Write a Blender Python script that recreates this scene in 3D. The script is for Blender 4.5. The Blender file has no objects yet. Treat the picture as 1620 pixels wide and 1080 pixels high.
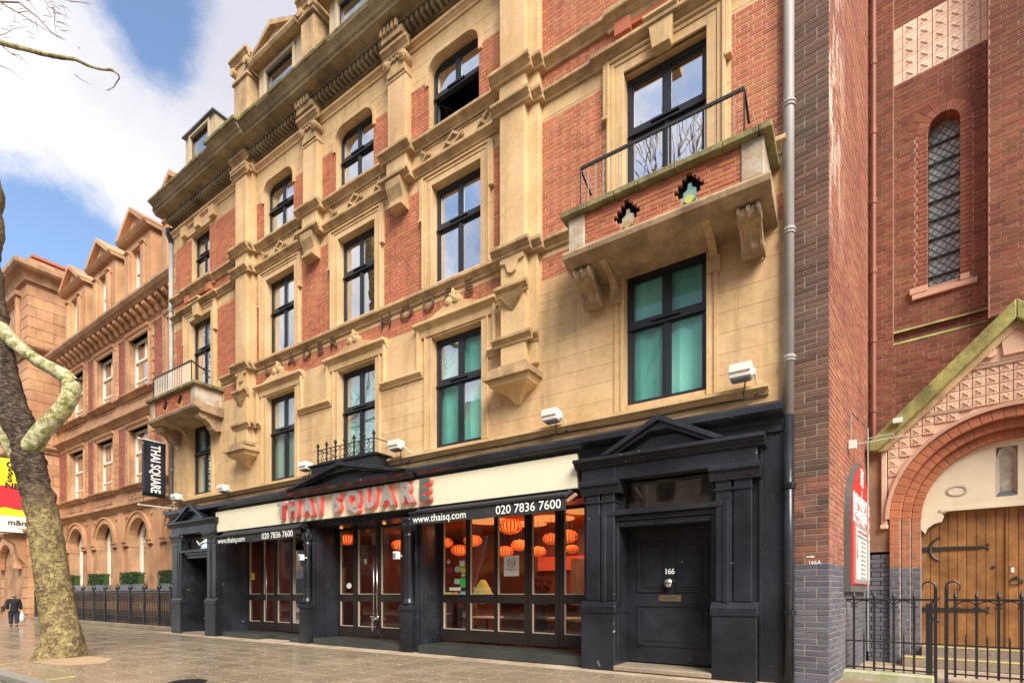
import bpy, bmesh, math, random
from mathutils import Vector, Matrix
random.seed(7)
R = math.radians
SC = bpy.context.scene
COL = SC.collection

# ------------------------------------------------------------------ camera
F, TN, CH, D = 821.0, math.atan(537/821.0), 1.53, 10.0
cam_d = bpy.data.cameras.new('camera'); cam = bpy.data.objects.new('camera', cam_d); COL.objects.link(cam)
cam.location = (0, -D, CH)
cam.rotation_euler = (R(90), 0, TN)
cam_d.sensor_width = 36; cam_d.lens = F/1620*36
cam_d.shift_y = (938-540)/1620
cam_d.clip_start = 0.1; cam_d.clip_end = 3000
SC.camera = cam

# ------------------------------------------------------------------ world, sun, exposure
SUN_EL, SUN_AZ = 42.0, 52.0      # azimuth of the sun, from the street normal (-Y) towards +X
sd = Vector((math.sin(R(SUN_AZ))*math.cos(R(SUN_EL)), -math.cos(R(SUN_AZ))*math.cos(R(SUN_EL)), math.sin(R(SUN_EL))))
world = bpy.data.worlds.new('World'); SC.world = world; world.use_nodes = True
nt = world.node_tree; nt.nodes.clear(); N = nt.nodes.new; L = nt.links.new
out = N('ShaderNodeOutputWorld'); bg = N('ShaderNodeBackground'); L(bg.outputs[0], out.inputs[0])
sky = N('ShaderNodeTexSky'); sky.sky_type = 'NISHITA'; sky.sun_disc = False
sky.sun_elevation = R(SUN_EL); sky.sun_rotation = math.atan2(sd.x, sd.y)
sky.air_density = 1.0; sky.dust_density = 1.2; sky.ozone_density = 1.6
tc = N('ShaderNodeTexCoord')
SKY_S = 0.10
CLOUD = (5.6, 5.45, 5.5, 1)
n1 = N('ShaderNodeTexNoise'); n1.inputs['Scale'].default_value = 2.3; n1.inputs['Detail'].default_value = 9; n1.inputs['Roughness'].default_value = .66
mp = N('ShaderNodeMapping'); mp.inputs['Location'].default_value = (1.7, 4.1, .3); mp.inputs['Scale'].default_value = (1, 1, 1.5)
L(tc.outputs['Generated'], mp.inputs[0]); L(mp.outputs[0], n1.inputs['Vector'])
def wmath(op, a, b=None, c=None):
    m = N('ShaderNodeMath'); m.operation = op
    for i, v in enumerate((a, b, c)):
        if v is None: continue
        if isinstance(v, (int, float)): m.inputs[i].default_value = v
        else: L(v, m.inputs[i])
    return m.outputs[0]
def pixdir(px, py):
    cx, cz = (px-810)/F, (938-py)/F
    v = Vector((cx*math.cos(TN)-math.sin(TN), cx*math.sin(TN)+math.cos(TN), cz)); return v.normalized()
cov = wmath('MULTIPLY_ADD', n1.outputs[0], 1.25, 0.0)
# banks of cloud and the clear gaps between them, each a soft lobe of the sky
for (px, py, sharp, amp) in [(100, 120, 40, .10), (120, 230, 60, .08), (460, 40, 50, .22), (380, 120, 160, .12), (330, 210, 150, .10), (262, 40, 330, -.27), (235, -30, 260, -.2), (262, 130, 700, -.16), (30, 360, 200, -.2), (130, 420, 120, -.2), (215, 350, 200, -.10)]:
    d = pixdir(px, py)
    vm = N('ShaderNodeVectorMath'); vm.operation = 'DOT_PRODUCT'; L(tc.outputs['Generated'], vm.inputs[0]); vm.inputs[1].default_value = d
    e = wmath('MULTIPLY', wmath('SUBTRACT', vm.outputs['Value'], 1.0), float(sharp)); e = wmath('EXPONENT', e)
    cov = wmath('MULTIPLY_ADD', e, amp, cov)
rmp = N('ShaderNodeMapRange'); rmp.interpolation_type = 'SMOOTHSTEP'; rmp.inputs['From Min'].default_value = .47; rmp.inputs['From Max'].default_value = .74
L(cov, rmp.inputs['Value'])
n2 = N('ShaderNodeTexNoise'); n2.inputs['Scale'].default_value = 3.1; n2.inputs['Detail'].default_value = 6
mp2 = N('ShaderNodeMapping'); mp2.inputs['Location'].default_value = (5, 2, 8); L(tc.outputs['Generated'], mp2.inputs[0]); L(mp2.outputs[0], n2.inputs['Vector'])
cr = N('ShaderNodeMix'); cr.data_type = 'RGBA'
cf = N('ShaderNodeMapRange'); cf.inputs['From Min'].default_value = .38; cf.inputs['From Max'].default_value = .62; L(n2.outputs[0], cf.inputs['Value']); L(cf.outputs[0], cr.inputs['Factor'])
cr.inputs['A'].default_value = (CLOUD[0]*.66, CLOUD[1]*.68, CLOUD[2]*.76, 1); cr.inputs['B'].default_value = CLOUD
skm = N('ShaderNodeMix'); skm.data_type = 'RGBA'; skm.blend_type = 'MULTIPLY'; skm.inputs['Factor'].default_value = 1
L(sky.outputs[0], skm.inputs['A']); skm.inputs['B'].default_value = (1.35, 1.35, 1.35, 1)
mx = N('ShaderNodeMix'); mx.data_type = 'RGBA'
L(rmp.outputs[0], mx.inputs['Factor']); L(skm.outputs['Result'], mx.inputs['A']); L(cr.outputs['Result'], mx.inputs['B'])
L(mx.outputs['Result'], bg.inputs[0]); bg.inputs[1].default_value = SKY_S
sl = bpy.data.lights.new('sun', 'SUN'); sl.energy = 3.2; sl.angle = R(32); sl.color = (1, .93, .82)
so = bpy.data.objects.new('sun', sl); COL.objects.link(so); so.rotation_euler = (-sd).to_track_quat('-Z', 'Y').to_euler(); so.location = (10, -20, 30)
SC.view_settings.view_transform = 'Standard'; SC.view_settings.look = 'None'; SC.view_settings.gamma = 1
SC.view_settings.use_curve_mapping = False; SC.view_settings.exposure = 1.04
SC.cycles.max_bounces = 6; SC.cycles.transparent_max_bounces = 12

# ------------------------------------------------------------------ pixel helpers (a pixel of the photo -> a point on a plane of the place)
def X(px, Y=0): return (D+Y)*math.tan(math.atan((px-810)/F)-TN)
def Z(px, py, Y=0):
    t = math.atan((px-810)/F); dz = (D+Y)*math.cos(t)/math.cos(t-TN)
    return CH+(938-py)*dz/F
def Gd(px, py):
    dz = CH*F/(py-938); cx = (px-810)/F*dz
    return Vector((cx*math.cos(TN)-dz*math.sin(TN), cx*math.sin(TN)+dz*math.cos(TN)-D, 0))
def at(px, py, dz):
    cx = (px-810)/F*dz
    return Vector((cx*math.cos(TN)-dz*math.sin(TN), cx*math.sin(TN)+dz*math.cos(TN)-D, CH+(938-py)*dz/F))
def proj(p):
    x, y = p[0], p[1]+D
    dz = -x*math.sin(TN)+y*math.cos(TN); cx = x*math.cos(TN)+y*math.sin(TN)
    if dz < .3: return None
    return 810+F*cx/dz, 938-F*(p[2]-CH)/dz, dz

# ------------------------------------------------------------------ materials
MATS = {}
def mat(name, col, col2=None, rough=.8, piece=.0, big=.35, bigscale=.7, streak=0, fine=.10, finescale=18, bump=.25, spec=.4, metal=0, chips=0, chipcol=(.6,.6,.58,1), emit=None, estr=0, streakcol=None, roughvar=0, speck=0, huevar=0):
    m = bpy.data.materials.new(name); m.use_nodes = True; nt = m.node_tree
    b = nt.nodes['Principled BSDF']; N = nt.nodes.new; L = nt.links.new
    b.inputs['Roughness'].default_value = rough; b.inputs['Metallic'].default_value = metal; b.inputs['Specular IOR Level'].default_value = spec
    g = N('ShaderNodeNewGeometry')
    def noise(scale, detail=4, stretch=None, r=.55, off=0):
        n = N('ShaderNodeTexNoise'); n.inputs['Scale'].default_value = scale; n.inputs['Detail'].default_value = detail; n.inputs['Roughness'].default_value = r
        mp = N('ShaderNodeMapping'); mp.inputs['Scale'].default_value = stretch or (1,1,1); mp.inputs['Location'].default_value = (off, off*.7, off*.3)
        L(g.outputs['Position'], mp.inputs[0]); L(mp.outputs[0], n.inputs['Vector']); return n.outputs[0]
    def ramp(s, a, c):
        r = N('ShaderNodeMapRange'); r.inputs['From Min'].default_value = a; r.inputs['From Max'].default_value = c; L(s, r.inputs['Value']); return r.outputs[0]
    def mix(f, a, c, mode='MIX'):
        x = N('ShaderNodeMix'); x.data_type = 'RGBA'; x.blend_type = mode
        for k, v in (('Factor', f), ('A', a), ('B', c)):
            if isinstance(v, (int, float, tuple)): x.inputs[k].default_value = v if not isinstance(v, tuple) or len(v) == 4 else (*v, 1)
            else: L(v, x.inputs[k])
        return x.outputs['Result']
    def mth(op, a, c=0.0):
        x = N('ShaderNodeMath'); x.operation = op
        for i, v in enumerate((a, c)):
            if isinstance(v, (int, float)): x.inputs[i].default_value = v
            else: L(v, x.inputs[i])
        return x.outputs[0]
    c = (*col, 1)
    if col2: c = mix(mth('MULTIPLY', ramp(noise(bigscale, 5), .38, .66), big/.35*.8 if big < .44 else 1.0), c, (*col2, 1))
    if piece or huevar:
        oi = N('ShaderNodeObjectInfo')
        rnd = mth('FRACT', mth('ADD', mth('MULTIPLY', oi.outputs['Random'], 7.13), g.outputs['Random Per Island']))
        hs = N('ShaderNodeHueSaturation')
        v = N('ShaderNodeMapRange'); v.inputs['To Min'].default_value = 1-piece; v.inputs['To Max'].default_value = 1+piece*.8; L(rnd, v.inputs['Value'])
        h = N('ShaderNodeMapRange'); h.inputs['To Min'].default_value = .5-huevar; h.inputs['To Max'].default_value = .5+huevar; L(mth('FRACT', mth('MULTIPLY', rnd, 5.7)), h.inputs['Value'])
        L(v.outputs[0], hs.inputs['Value']); L(h.outputs[0], hs.inputs['Hue'])
        if isinstance(c, tuple): hs.inputs['Color'].default_value = c
        else: L(c, hs.inputs['Color'])
        c = hs.outputs[0]
    if streak:
        s = ramp(noise(1.0, 6, (2.6, 2.6, .22), .65, 3), .50, .78); c = mix(mth('MULTIPLY', s, streak), c, (*(streakcol or (col[0]*.3, col[1]*.28, col[2]*.28)), 1))
        s2 = ramp(noise(.9, 5, (1.0, 1.0, 1.0), .7, 9), .56, .75); c = mix(mth('MULTIPLY', s2, streak*.6), c, (*(streakcol or (col[0]*.35, col[1]*.33, col[2]*.33)), 1))
    fn = noise(finescale, 6, None, .65, 1)
    if fine: c = mix(1.0, c, mix(fn, (1-fine*2.2,)*3, (1+fine*2.2,)*3), 'MULTIPLY')
    if speck: c = mix(mth('MULTIPLY', ramp(noise(finescale*2.4, 2, None, .5, 5), .64, .70), speck), c, (.9, .85, .75, 1))
    if chips: c = mix(ramp(noise(5.5, 8, (1, 1, 1.6), .7, 2), .69-chips*.04, .705-chips*.04), c, chipcol)
    if isinstance(c, tuple): b.inputs['Base Color'].default_value = c
    else: L(c, b.inputs['Base Color'])
    if roughvar: L(ramp(noise(1.3, 6, None, .6, 7), .5-1/max(roughvar,.01)*.0-.2, .72), (rm := N('ShaderNodeMapRange')).inputs['Value']); rm.inputs['To Min'].default_value = max(.05, rough-roughvar); rm.inputs['To Max'].default_value = rough+roughvar; L(rm.outputs[0], b.inputs['Roughness'])
    if bump:
        bp = N('ShaderNodeBump'); bp.inputs['Strength'].default_value = bump; bp.inputs['Distance'].default_value = .02; L(fn, bp.inputs['Height']); L(bp.outputs[0], b.inputs['Normal'])
    if emit: b.inputs['Emission Color'].default_value = (*emit, 1); b.inputs['Emission Strength'].default_value = estr
    MATS[name] = m; return m
def glass(name, tint, base, mult, rough=0.01):
    m = bpy.data.materials.new(name); m.use_nodes = True; nt = m.node_tree; nt.nodes.clear(); N = nt.nodes.new; L = nt.links.new
    o = N('ShaderNodeOutputMaterial'); mx = N('ShaderNodeMixShader'); t = N('ShaderNodeBsdfTransparent'); gl = N('ShaderNodeBsdfGlossy'); f = N('ShaderNodeFresnel')
    t.inputs[0].default_value = (*tint, 1); gl.inputs['Roughness'].default_value = rough; f.inputs[0].default_value = 1.5
    a = N('ShaderNodeMath'); a.operation = 'MULTIPLY_ADD'; a.use_clamp = True; a.inputs[1].default_value = mult; a.inputs[2].default_value = base; L(f.outputs[0], a.inputs[0])
    nn = N('ShaderNodeTexNoise'); nn.inputs['Scale'].default_value = 1.4; g = N('ShaderNodeNewGeometry'); L(g.outputs['Position'], nn.inputs['Vector'])
    bp = N('ShaderNodeBump'); bp.inputs['Strength'].default_value = .05; bp.inputs['Distance'].default_value = .05; L(nn.outputs[0], bp.inputs['Height']); L(bp.outputs[0], gl.inputs['Normal'])
    L(a.outputs[0], mx.inputs[0]); L(t.outputs[0], mx.inputs[1]); L(gl.outputs[0], mx.inputs[2]); L(mx.outputs[0], o.inputs[0]); MATS[name] = m; return m

STONE = mat('stone', (.64,.445,.235), (.52,.335,.155), .85, piece=.05, big=.4, bigscale=.9, streak=.5, fine=.10, finescale=9, bump=.35, huevar=.006)
STONED = mat('weathered stone', (.54,.37,.19), (.32,.215,.115), .9, piece=.05, big=.5, bigscale=2.2, streak=.7, fine=.16, finescale=8, bump=.5)
CORN = mat('sooty cornice stone', (.36,.29,.18), (.17,.135,.08), .92, big=.5, bigscale=1.1, streak=.6, fine=.2, finescale=7, bump=.6)
MOSS = mat('mossy coping', (.36,.34,.11), (.17,.15,.06), .95, big=.5, bigscale=2.5, streak=.35, fine=.25, finescale=12, bump=.8)
BRICK = mat('red brick', (.47,.165,.080), (.37,.120,.055), .85, piece=.17, big=.4, bigscale=.8, streak=.32, fine=.13, finescale=26, bump=.45, huevar=.010)
MORTAR = mat('pale mortar', (.74,.48,.33), (.62,.38,.25), .95, big=.4, fine=.1)
BRICKC = mat('church red brick', (.25,.088,.045), (.17,.060,.034), .85, piece=.24, big=.45, bigscale=.5, streak=.35, fine=.16, finescale=26, bump=.5, huevar=.012)
BRICKO = mat('side wall orange brick', (.37,.15,.09), (.28,.10,.065), .85, piece=.2, big=.45, bigscale=.5, streak=.2, fine=.16, finescale=26, bump=.5, huevar=.012)
BRICKS_ = mat('soot black brick', (.125,.083,.055), (.19,.085,.052), .8, piece=.3, big=.45, bigscale=.45, streak=.3, fine=.2, finescale=26, bump=.5)
BRICKG = mat('blue grey painted brick', (.105,.11,.14), (.15,.145,.16), .55, piece=.22, big=.4, fine=.15, finescale=20, bump=.3, chips=.25, chipcol=(.5,.47,.42,1))
MORTC = mat('church mortar', (.46,.29,.21), (.34,.2,.145), .95, fine=.12)
MORTD = mat('dark pier mortar', (.36,.30,.25), (.26,.22,.19), .95, fine=.12)
TERRA = mat('orange terracotta', (.57,.32,.165), (.40,.205,.10), .6, piece=.16, big=.45, bigscale=.6, streak=.45, fine=.1, finescale=10, bump=.25, huevar=.008)
TERRAD = mat('weathered terracotta moulding', (.52,.30,.16), (.30,.165,.09), .75, big=.5, bigscale=1.2, streak=.6, fine=.12, bump=.3)
MAROON = mat('maroon brick', (.34,.12,.08), (.27,.09,.06), .85, piece=.2, fine=.12, bump=.3)
BLACK = mat('black gloss paint', (.012,.0128,.0165), (.028,.031,.040), .25, big=.44, bigscale=.8, streak=.0, fine=.2, finescale=6, bump=.12, spec=.42, chips=.5, chipcol=(.36,.36,.36,1), roughvar=.09)
IRON = mat('black iron', (.014,.014,.015), (.03,.028,.026), .45, fine=.2, bump=.15, spec=.5)
FRAME = mat('dark window frame', (.018,.020,.025), (.03,.032,.038), .4, fine=.1, bump=.08)
WHITEF = mat('white window frame', (.72,.68,.58), (.6,.55,.45), .5, fine=.06, bump=.05)
CREAM = mat('cream sign board', (.80,.74,.54), (.75,.69,.49), .45, big=.3, bigscale=.8, fine=.02, bump=.02)
PIPEG = mat('grey pipe', (.38,.36,.33), (.28,.26,.24), .5, streak=.3, fine=.08, bump=.1)
LEAD = mat('lead roof', (.20,.22,.25), (.12,.13,.15), .5, streak=.3, fine=.1)
SLATE = mat('slate', (.07,.075,.085), (.11,.11,.12), .6, piece=.2, fine=.15)
TEAL = mat('teal blind', (.18,.62,.53), (.25,.72,.62), .9, big=.4, bigscale=1.5, fine=.03, bump=0)
TEALG = mat('grey green blind', (.45,.66,.54), (.38,.56,.47), .9, big=.4, bigscale=1.5, fine=.03, bump=0)
BLINDW = mat('pale blind', (.62,.62,.6), (.42,.43,.42), .9, big=.4, bigscale=1.5, fine=.03, bump=0)
DARKSHADE = mat('painted dark shade', (.012,.012,.014), None, .95, fine=.1, bump=0)  # shade of unlit rooms and deep niches put into a near-black colour
GL_SHOP = glass('shop glass', (.95,.95,.94), .07, 1.5)
GL_UP = glass('upper window glass', (.9,.92,.91), .78, 1.3)
GL_F1 = glass('first floor glass', (.97,.98,.97), .02, .60)
GL_TOP = glass('dormer glass', (.9,.92,.93), .62, 1.3)
PAVE = mat('wet paving', (.29,.225,.15), (.35,.28,.19), .20, piece=.07, big=.5, bigscale=.5, fine=.15, finescale=14, bump=.10, spec=.55, roughvar=.16, speck=.35)
PAVEJ = mat('paving joint grit', (.24,.18,.12), (.30,.23,.15), .6, fine=.2)
PAVEP = mat('pale dry paving', (.45,.36,.26), (.30,.22,.15), .75, piece=.08, big=.5, bigscale=1.5, fine=.15, finescale=16, bump=.2, speck=.3)
ROAD = mat('wet asphalt', (.055,.052,.048), (.08,.075,.068), .35, fine=.3, finescale=40, bump=.25, roughvar=.15)
GRANITE = mat('black granite step', (.03,.035,.033), (.05,.055,.05), .3, fine=.35, finescale=40, bump=.05, speck=.2)
STEPST = mat('worn stone step', (.30,.24,.17), (.2,.16,.12), .7, fine=.2, bump=.3)
BRASS = mat('brushed steel', (.62,.60,.56), None, .28, metal=1, fine=.05, bump=0)
GOLDM = mat('worn brass', (.55,.45,.28), None, .35, metal=1, fine=.1, bump=0)
WHITEP = mat('white plastic', (.78,.76,.70), (.66,.63,.56), .5, fine=.05, bump=.05)
def efflo(m):
    nt = m.node_tree; b = nt.nodes['Principled BSDF']; N = nt.nodes.new; L = nt.links.new; src = b.inputs['Base Color'].links[0].from_socket
    g = N('ShaderNodeNewGeometry'); sx = N('ShaderNodeSeparateXYZ'); L(g.outputs['Position'], sx.inputs[0])
    mp = N('ShaderNodeMapping'); mp.inputs['Scale'].default_value = (1, 1.2, .35); L(g.outputs['Position'], mp.inputs[0]); n = N('ShaderNodeTexNoise'); n.inputs['Scale'].default_value = 2.2; n.inputs['Detail'].default_value = 8; n.inputs['Roughness'].default_value = .7; L(mp.outputs[0], n.inputs['Vector'])
    def mr(s, a, c): r = N('ShaderNodeMapRange'); r.inputs['From Min'].default_value = a; r.inputs['From Max'].default_value = c; L(s, r.inputs['Value']); return r.outputs[0]
    def mul(a, c, op='MULTIPLY'): x = N('ShaderNodeMath'); x.operation = op; L(a, x.inputs[0]); L(c, x.inputs[1]); return x.outputs[0]
    f = mul(mul(mr(sx.outputs['Z'], 7.2, 9.2), mr(sx.outputs['Y'], 1.5, .35)), mr(n.outputs[0], .46, .56))
    x = N('ShaderNodeMix'); x.data_type = 'RGBA'; L(f, x.inputs['Factor']); L(src, x.inputs['A']); x.inputs['B'].default_value = (.72,.58,.46,1); L(x.outputs['Result'], b.inputs['Base Color'])
efflo(BRICKO)
BALC = mat('dark brown balcony stone', (.42,.29,.165), (.22,.15,.09), .9, big=.5, bigscale=1.8, streak=.7, fine=.16, finescale=8, bump=.5)  # balcony slab, soffit and brackets coloured a darker brown
MOSSB = mat('mossy balcony coping', (.27,.24,.10), (.13,.105,.055), .95, big=.5, bigscale=3.5, streak=.5, fine=.25, finescale=12, bump=.8)
WHITEL = mat('white lettering', (.8,.8,.78), None, .6, fine=0, bump=0)

# ------------------------------------------------------------------ scene graph helpers
ORG = {}
def org(o):
    while o.parent: o = o.parent
    return ORG.get(o.name, Vector((0,0,0)))
def thing(name, label, cat, loc=(0,0,0), group=None, rot=0, local=False):
    o = bpy.data.objects.new(name, None); COL.objects.link(o); o.location = loc; o.rotation_euler = (0,0,rot)
    o.empty_display_size = .2
    o['label'] = label; o['category'] = cat
    if group: o['group'] = group
    ORG[o.name] = Vector((0,0,0)) if local else Vector(loc)
    return o
def tag(o, label, cat, group=None):
    o['label'] = label; o['category'] = cat
    if group: o['group'] = group
    return o
class MB:
    def __init__(s): s.v = []; s.f = []
    def quad(s, *p): i = len(s.v); s.v += [tuple(q) for q in p]; s.f.append(tuple(range(i, i+len(p)))); return s
    def box(s, x0, x1, y0, y1, z0, z1):
        i = len(s.v)
        s.v += [(x0,y0,z0),(x1,y0,z0),(x1,y1,z0),(x0,y1,z0),(x0,y0,z1),(x1,y0,z1),(x1,y1,z1),(x0,y1,z1)]
        s.f += [(i,i+3,i+2,i+1),(i+4,i+5,i+6,i+7),(i,i+1,i+5,i+4),(i+1,i+2,i+6,i+5),(i+2,i+3,i+7,i+6),(i+3,i,i+4,i+7)]
        return s
    def bar(s, a, b, w, h=None, up=(0,0,1)):
        a, b = Vector(a), Vector(b); h = h or w; d = (b-a).normalized(); u = Vector(up)
        if abs(d.dot(u)) > .98: u = Vector((0,1,0))
        sx = d.cross(u).normalized()*w/2; sy = d.cross(sx).normalized()*h/2
        i = len(s.v)
        for p in (a, b): s.v += [tuple(p-sx-sy), tuple(p+sx-sy), tuple(p+sx+sy), tuple(p-sx+sy)]
        s.f += [(i,i+3,i+2,i+1),(i+4,i+5,i+6,i+7)]+[(i+k, i+(k+1)%4, i+4+(k+1)%4, i+4+k) for k in range(4)]
        return s
    def prism(s, poly, y0, y1):            # poly of (x, z), extruded along y
        n = len(poly); i = len(s.v)
        s.v += [(x,y0,z) for x,z in poly]+[(x,y1,z) for x,z in poly]
        s.f += [tuple(range(i,i+n)), tuple(range(i+2*n-1,i+n-1,-1))]+[(i+k,i+n+k,i+n+(k+1)%n,i+(k+1)%n) for k in range(n)]
        return s
    def prof(s, poly, x0, x1):             # poly of (y, z), extruded along x
        n = len(poly); i = len(s.v)
        s.v += [(x0,y,z) for y,z in poly]+[(x1,y,z) for y,z in poly]
        s.f += [tuple(range(i,i+n)), tuple(range(i+2*n-1,i+n-1,-1))]+[(i+k,i+n+k,i+n+(k+1)%n,i+(k+1)%n) for k in range(n)]
        return s
    def tube(s, pts, rad, seg=8, cap=True):
        pts = [Vector(p) for p in pts]; n = len(pts)
        if isinstance(rad, (int, float)): rad = [rad]*n
        i0 = len(s.v); prev = None
        for k in range(n):
            d = (pts[min(k+1,n-1)]-pts[max(k-1,0)]).normalized()
            if prev is None:
                u = Vector((0,0,1)) if abs(d.z) < .9 else Vector((1,0,0)); sx = d.cross(u).normalized()
            else: sx = (prev-d*prev.dot(d)).normalized()
            prev = sx; sy = d.cross(sx)
            for j in range(seg):
                a = 2*math.pi*j/seg; s.v.append(tuple(pts[k]+(sx*math.cos(a)+sy*math.sin(a))*rad[k]))
        for k in range(n-1):
            for j in range(seg):
                a = i0+k*seg+j; b = i0+k*seg+(j+1)%seg; s.f.append((a, b, b+seg, a+seg))
        if cap: s.f += [tuple(i0+j for j in range(seg))[::-1], tuple(i0+(n-1)*seg+j for j in range(seg))]
        return s
    def lathe(s, c, prof, seg=14):         # prof of (r, z)
        i0 = len(s.v)
        for r, z in prof:
            for j in range(seg): a = 2*math.pi*j/seg; s.v.append((c[0]+r*math.cos(a), c[1]+r*math.sin(a), c[2]+z))
        for k in range(len(prof)-1):
            for j in range(seg): a = i0+k*seg+j; b = i0+k*seg+(j+1)%seg; s.f.append((a, b, b+seg, a+seg))
        s.f += [tuple(i0+j for j in range(seg))[::-1], tuple(i0+(len(prof)-1)*seg+j for j in range(seg))]
        return s
    def disc(s, c, r, y0, y1, seg=16, rz=None):   # cylinder along y
        s.prism([(c[0]+r*math.cos(2*math.pi*k/seg), c[1]+(rz or r)*math.sin(2*math.pi*k/seg)) for k in range(seg)], y0, y1); return s
    def xf(s, fn): s.v = [tuple(fn(Vector(p))) for p in s.v]; return s
    def build(s, name, m, parent=None, smooth=False, label=None, kind=None, bevel=0):
        me = bpy.data.meshes.new(name); o = org(parent) if parent else Vector((0,0,0))
        me.from_pydata([(x-o.x, y-o.y, z-o.z) for x,y,z in s.v] if (o.x or o.y or o.z) else s.v, [], s.f)
        bm = bmesh.new(); bm.from_mesh(me); bmesh.ops.recalc_face_normals(bm, faces=bm.faces); bm.to_mesh(me); bm.free()
        if smooth: me.polygons.foreach_set('use_smooth', [True]*len(me.polygons))
        me.materials.append(m); ob = bpy.data.objects.new(name, me); COL.objects.link(ob)
        if parent: ob.parent = parent
        if label: ob['label'] = label
        if kind: ob['kind'] = kind
        if bevel: md = ob.modifiers.new('bevel', 'BEVEL'); md.width = bevel; md.segments = 1; md.limit_method = 'ANGLE'
        return ob
def alone(o, loc):
    """give a one-mesh thing its origin at loc"""
    l = Vector(loc); o.data.transform(Matrix.Translation(-l)); o.location = l; return o
def sheet(mb, rect, holes, y, depth=0, flip=False):
    """vertical sheet at y with rectangular openings, and reveals of the given depth"""
    x0, x1, z0, z1 = rect
    hs = [h for h in holes if h[0] < x1 and h[1] > x0 and h[2] < z1 and h[3] > z0]
    xs = sorted({x0, x1, *[min(max(h[k], x0), x1) for h in hs for k in (0,1)]}); zs = sorted({z0, z1, *[min(max(h[k], z0), z1) for h in hs for k in (2,3)]})
    for a, b in zip(xs, xs[1:]):
        for c, d in zip(zs, zs[1:]):
            if any(h[0] <= (a+b)/2 <= h[1] and h[2] <= (c+d)/2 <= h[3] for h in hs): continue
            mb.quad((a,y,c),(b,y,c),(b,y,d),(a,y,d))
    if depth:
        for h in hs:
            a, b, c, d = max(h[0],x0), min(h[1],x1), max(h[2],z0), min(h[3],z1)
            mb.quad((a,y,c),(a,y+depth,c),(a,y+depth,d),(a,y,d)); mb.quad((b,y,c),(b,y+depth,c),(b,y+depth,d),(b,y,d))
            if h[3] <= z1: mb.quad((a,y,d),(b,y,d),(b,y+depth,d),(a,y+depth,d))
            if h[2] >= z0: mb.quad((a,y,c),(b,y,c),(b,y+depth,c),(a,y+depth,c))
# pieces of masonry: (x0, x1, z0, z1, y, dep, material key); the largest in the photo become parts, the rest one stuff mesh
def courses(rect, holes, ch, lens, joint, y=0.0, dep=.04, zbase=0.0, jit=.003, keyf=None):
    x0, x1, z0, z1 = rect; res = []; k = math.floor((z0-zbase)/ch)
    while zbase+k*ch < z1-.01:
        a, b = max(z0, zbase+k*ch)+joint/2, min(z1, zbase+(k+1)*ch)-joint/2
        if b-a > ch*.25:
            ivs = [(x0, x1)]
            for h in holes:
                if h[2] < (a+b)/2 < h[3]:
                    nv = []
                    for (p, q) in ivs:
                        if h[1] <= p or h[0] >= q: nv.append((p, q)); continue
                        if h[0] > p: nv.append((p, h[0]))
                        if h[1] < q: nv.append((h[1], q))
                    ivs = nv
            seq = lens[k % len(lens)]; off = seq[0]; ls = seq[1:]
            for (p, q) in ivs:
                per = sum(ls); cx = math.floor((p-off)/per)*per+off; j = 0
                while cx < q:
                    l = ls[j % len(ls)]; s, e = max(cx, p)+joint/2, min(cx+l, q)-joint/2
                    if e-s > ch*.3: res.append((s, e, a, b, y+random.uniform(-jit, jit), dep))
                    cx += l; j += 1
        k += 1
    return res
MESHC = {}
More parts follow.
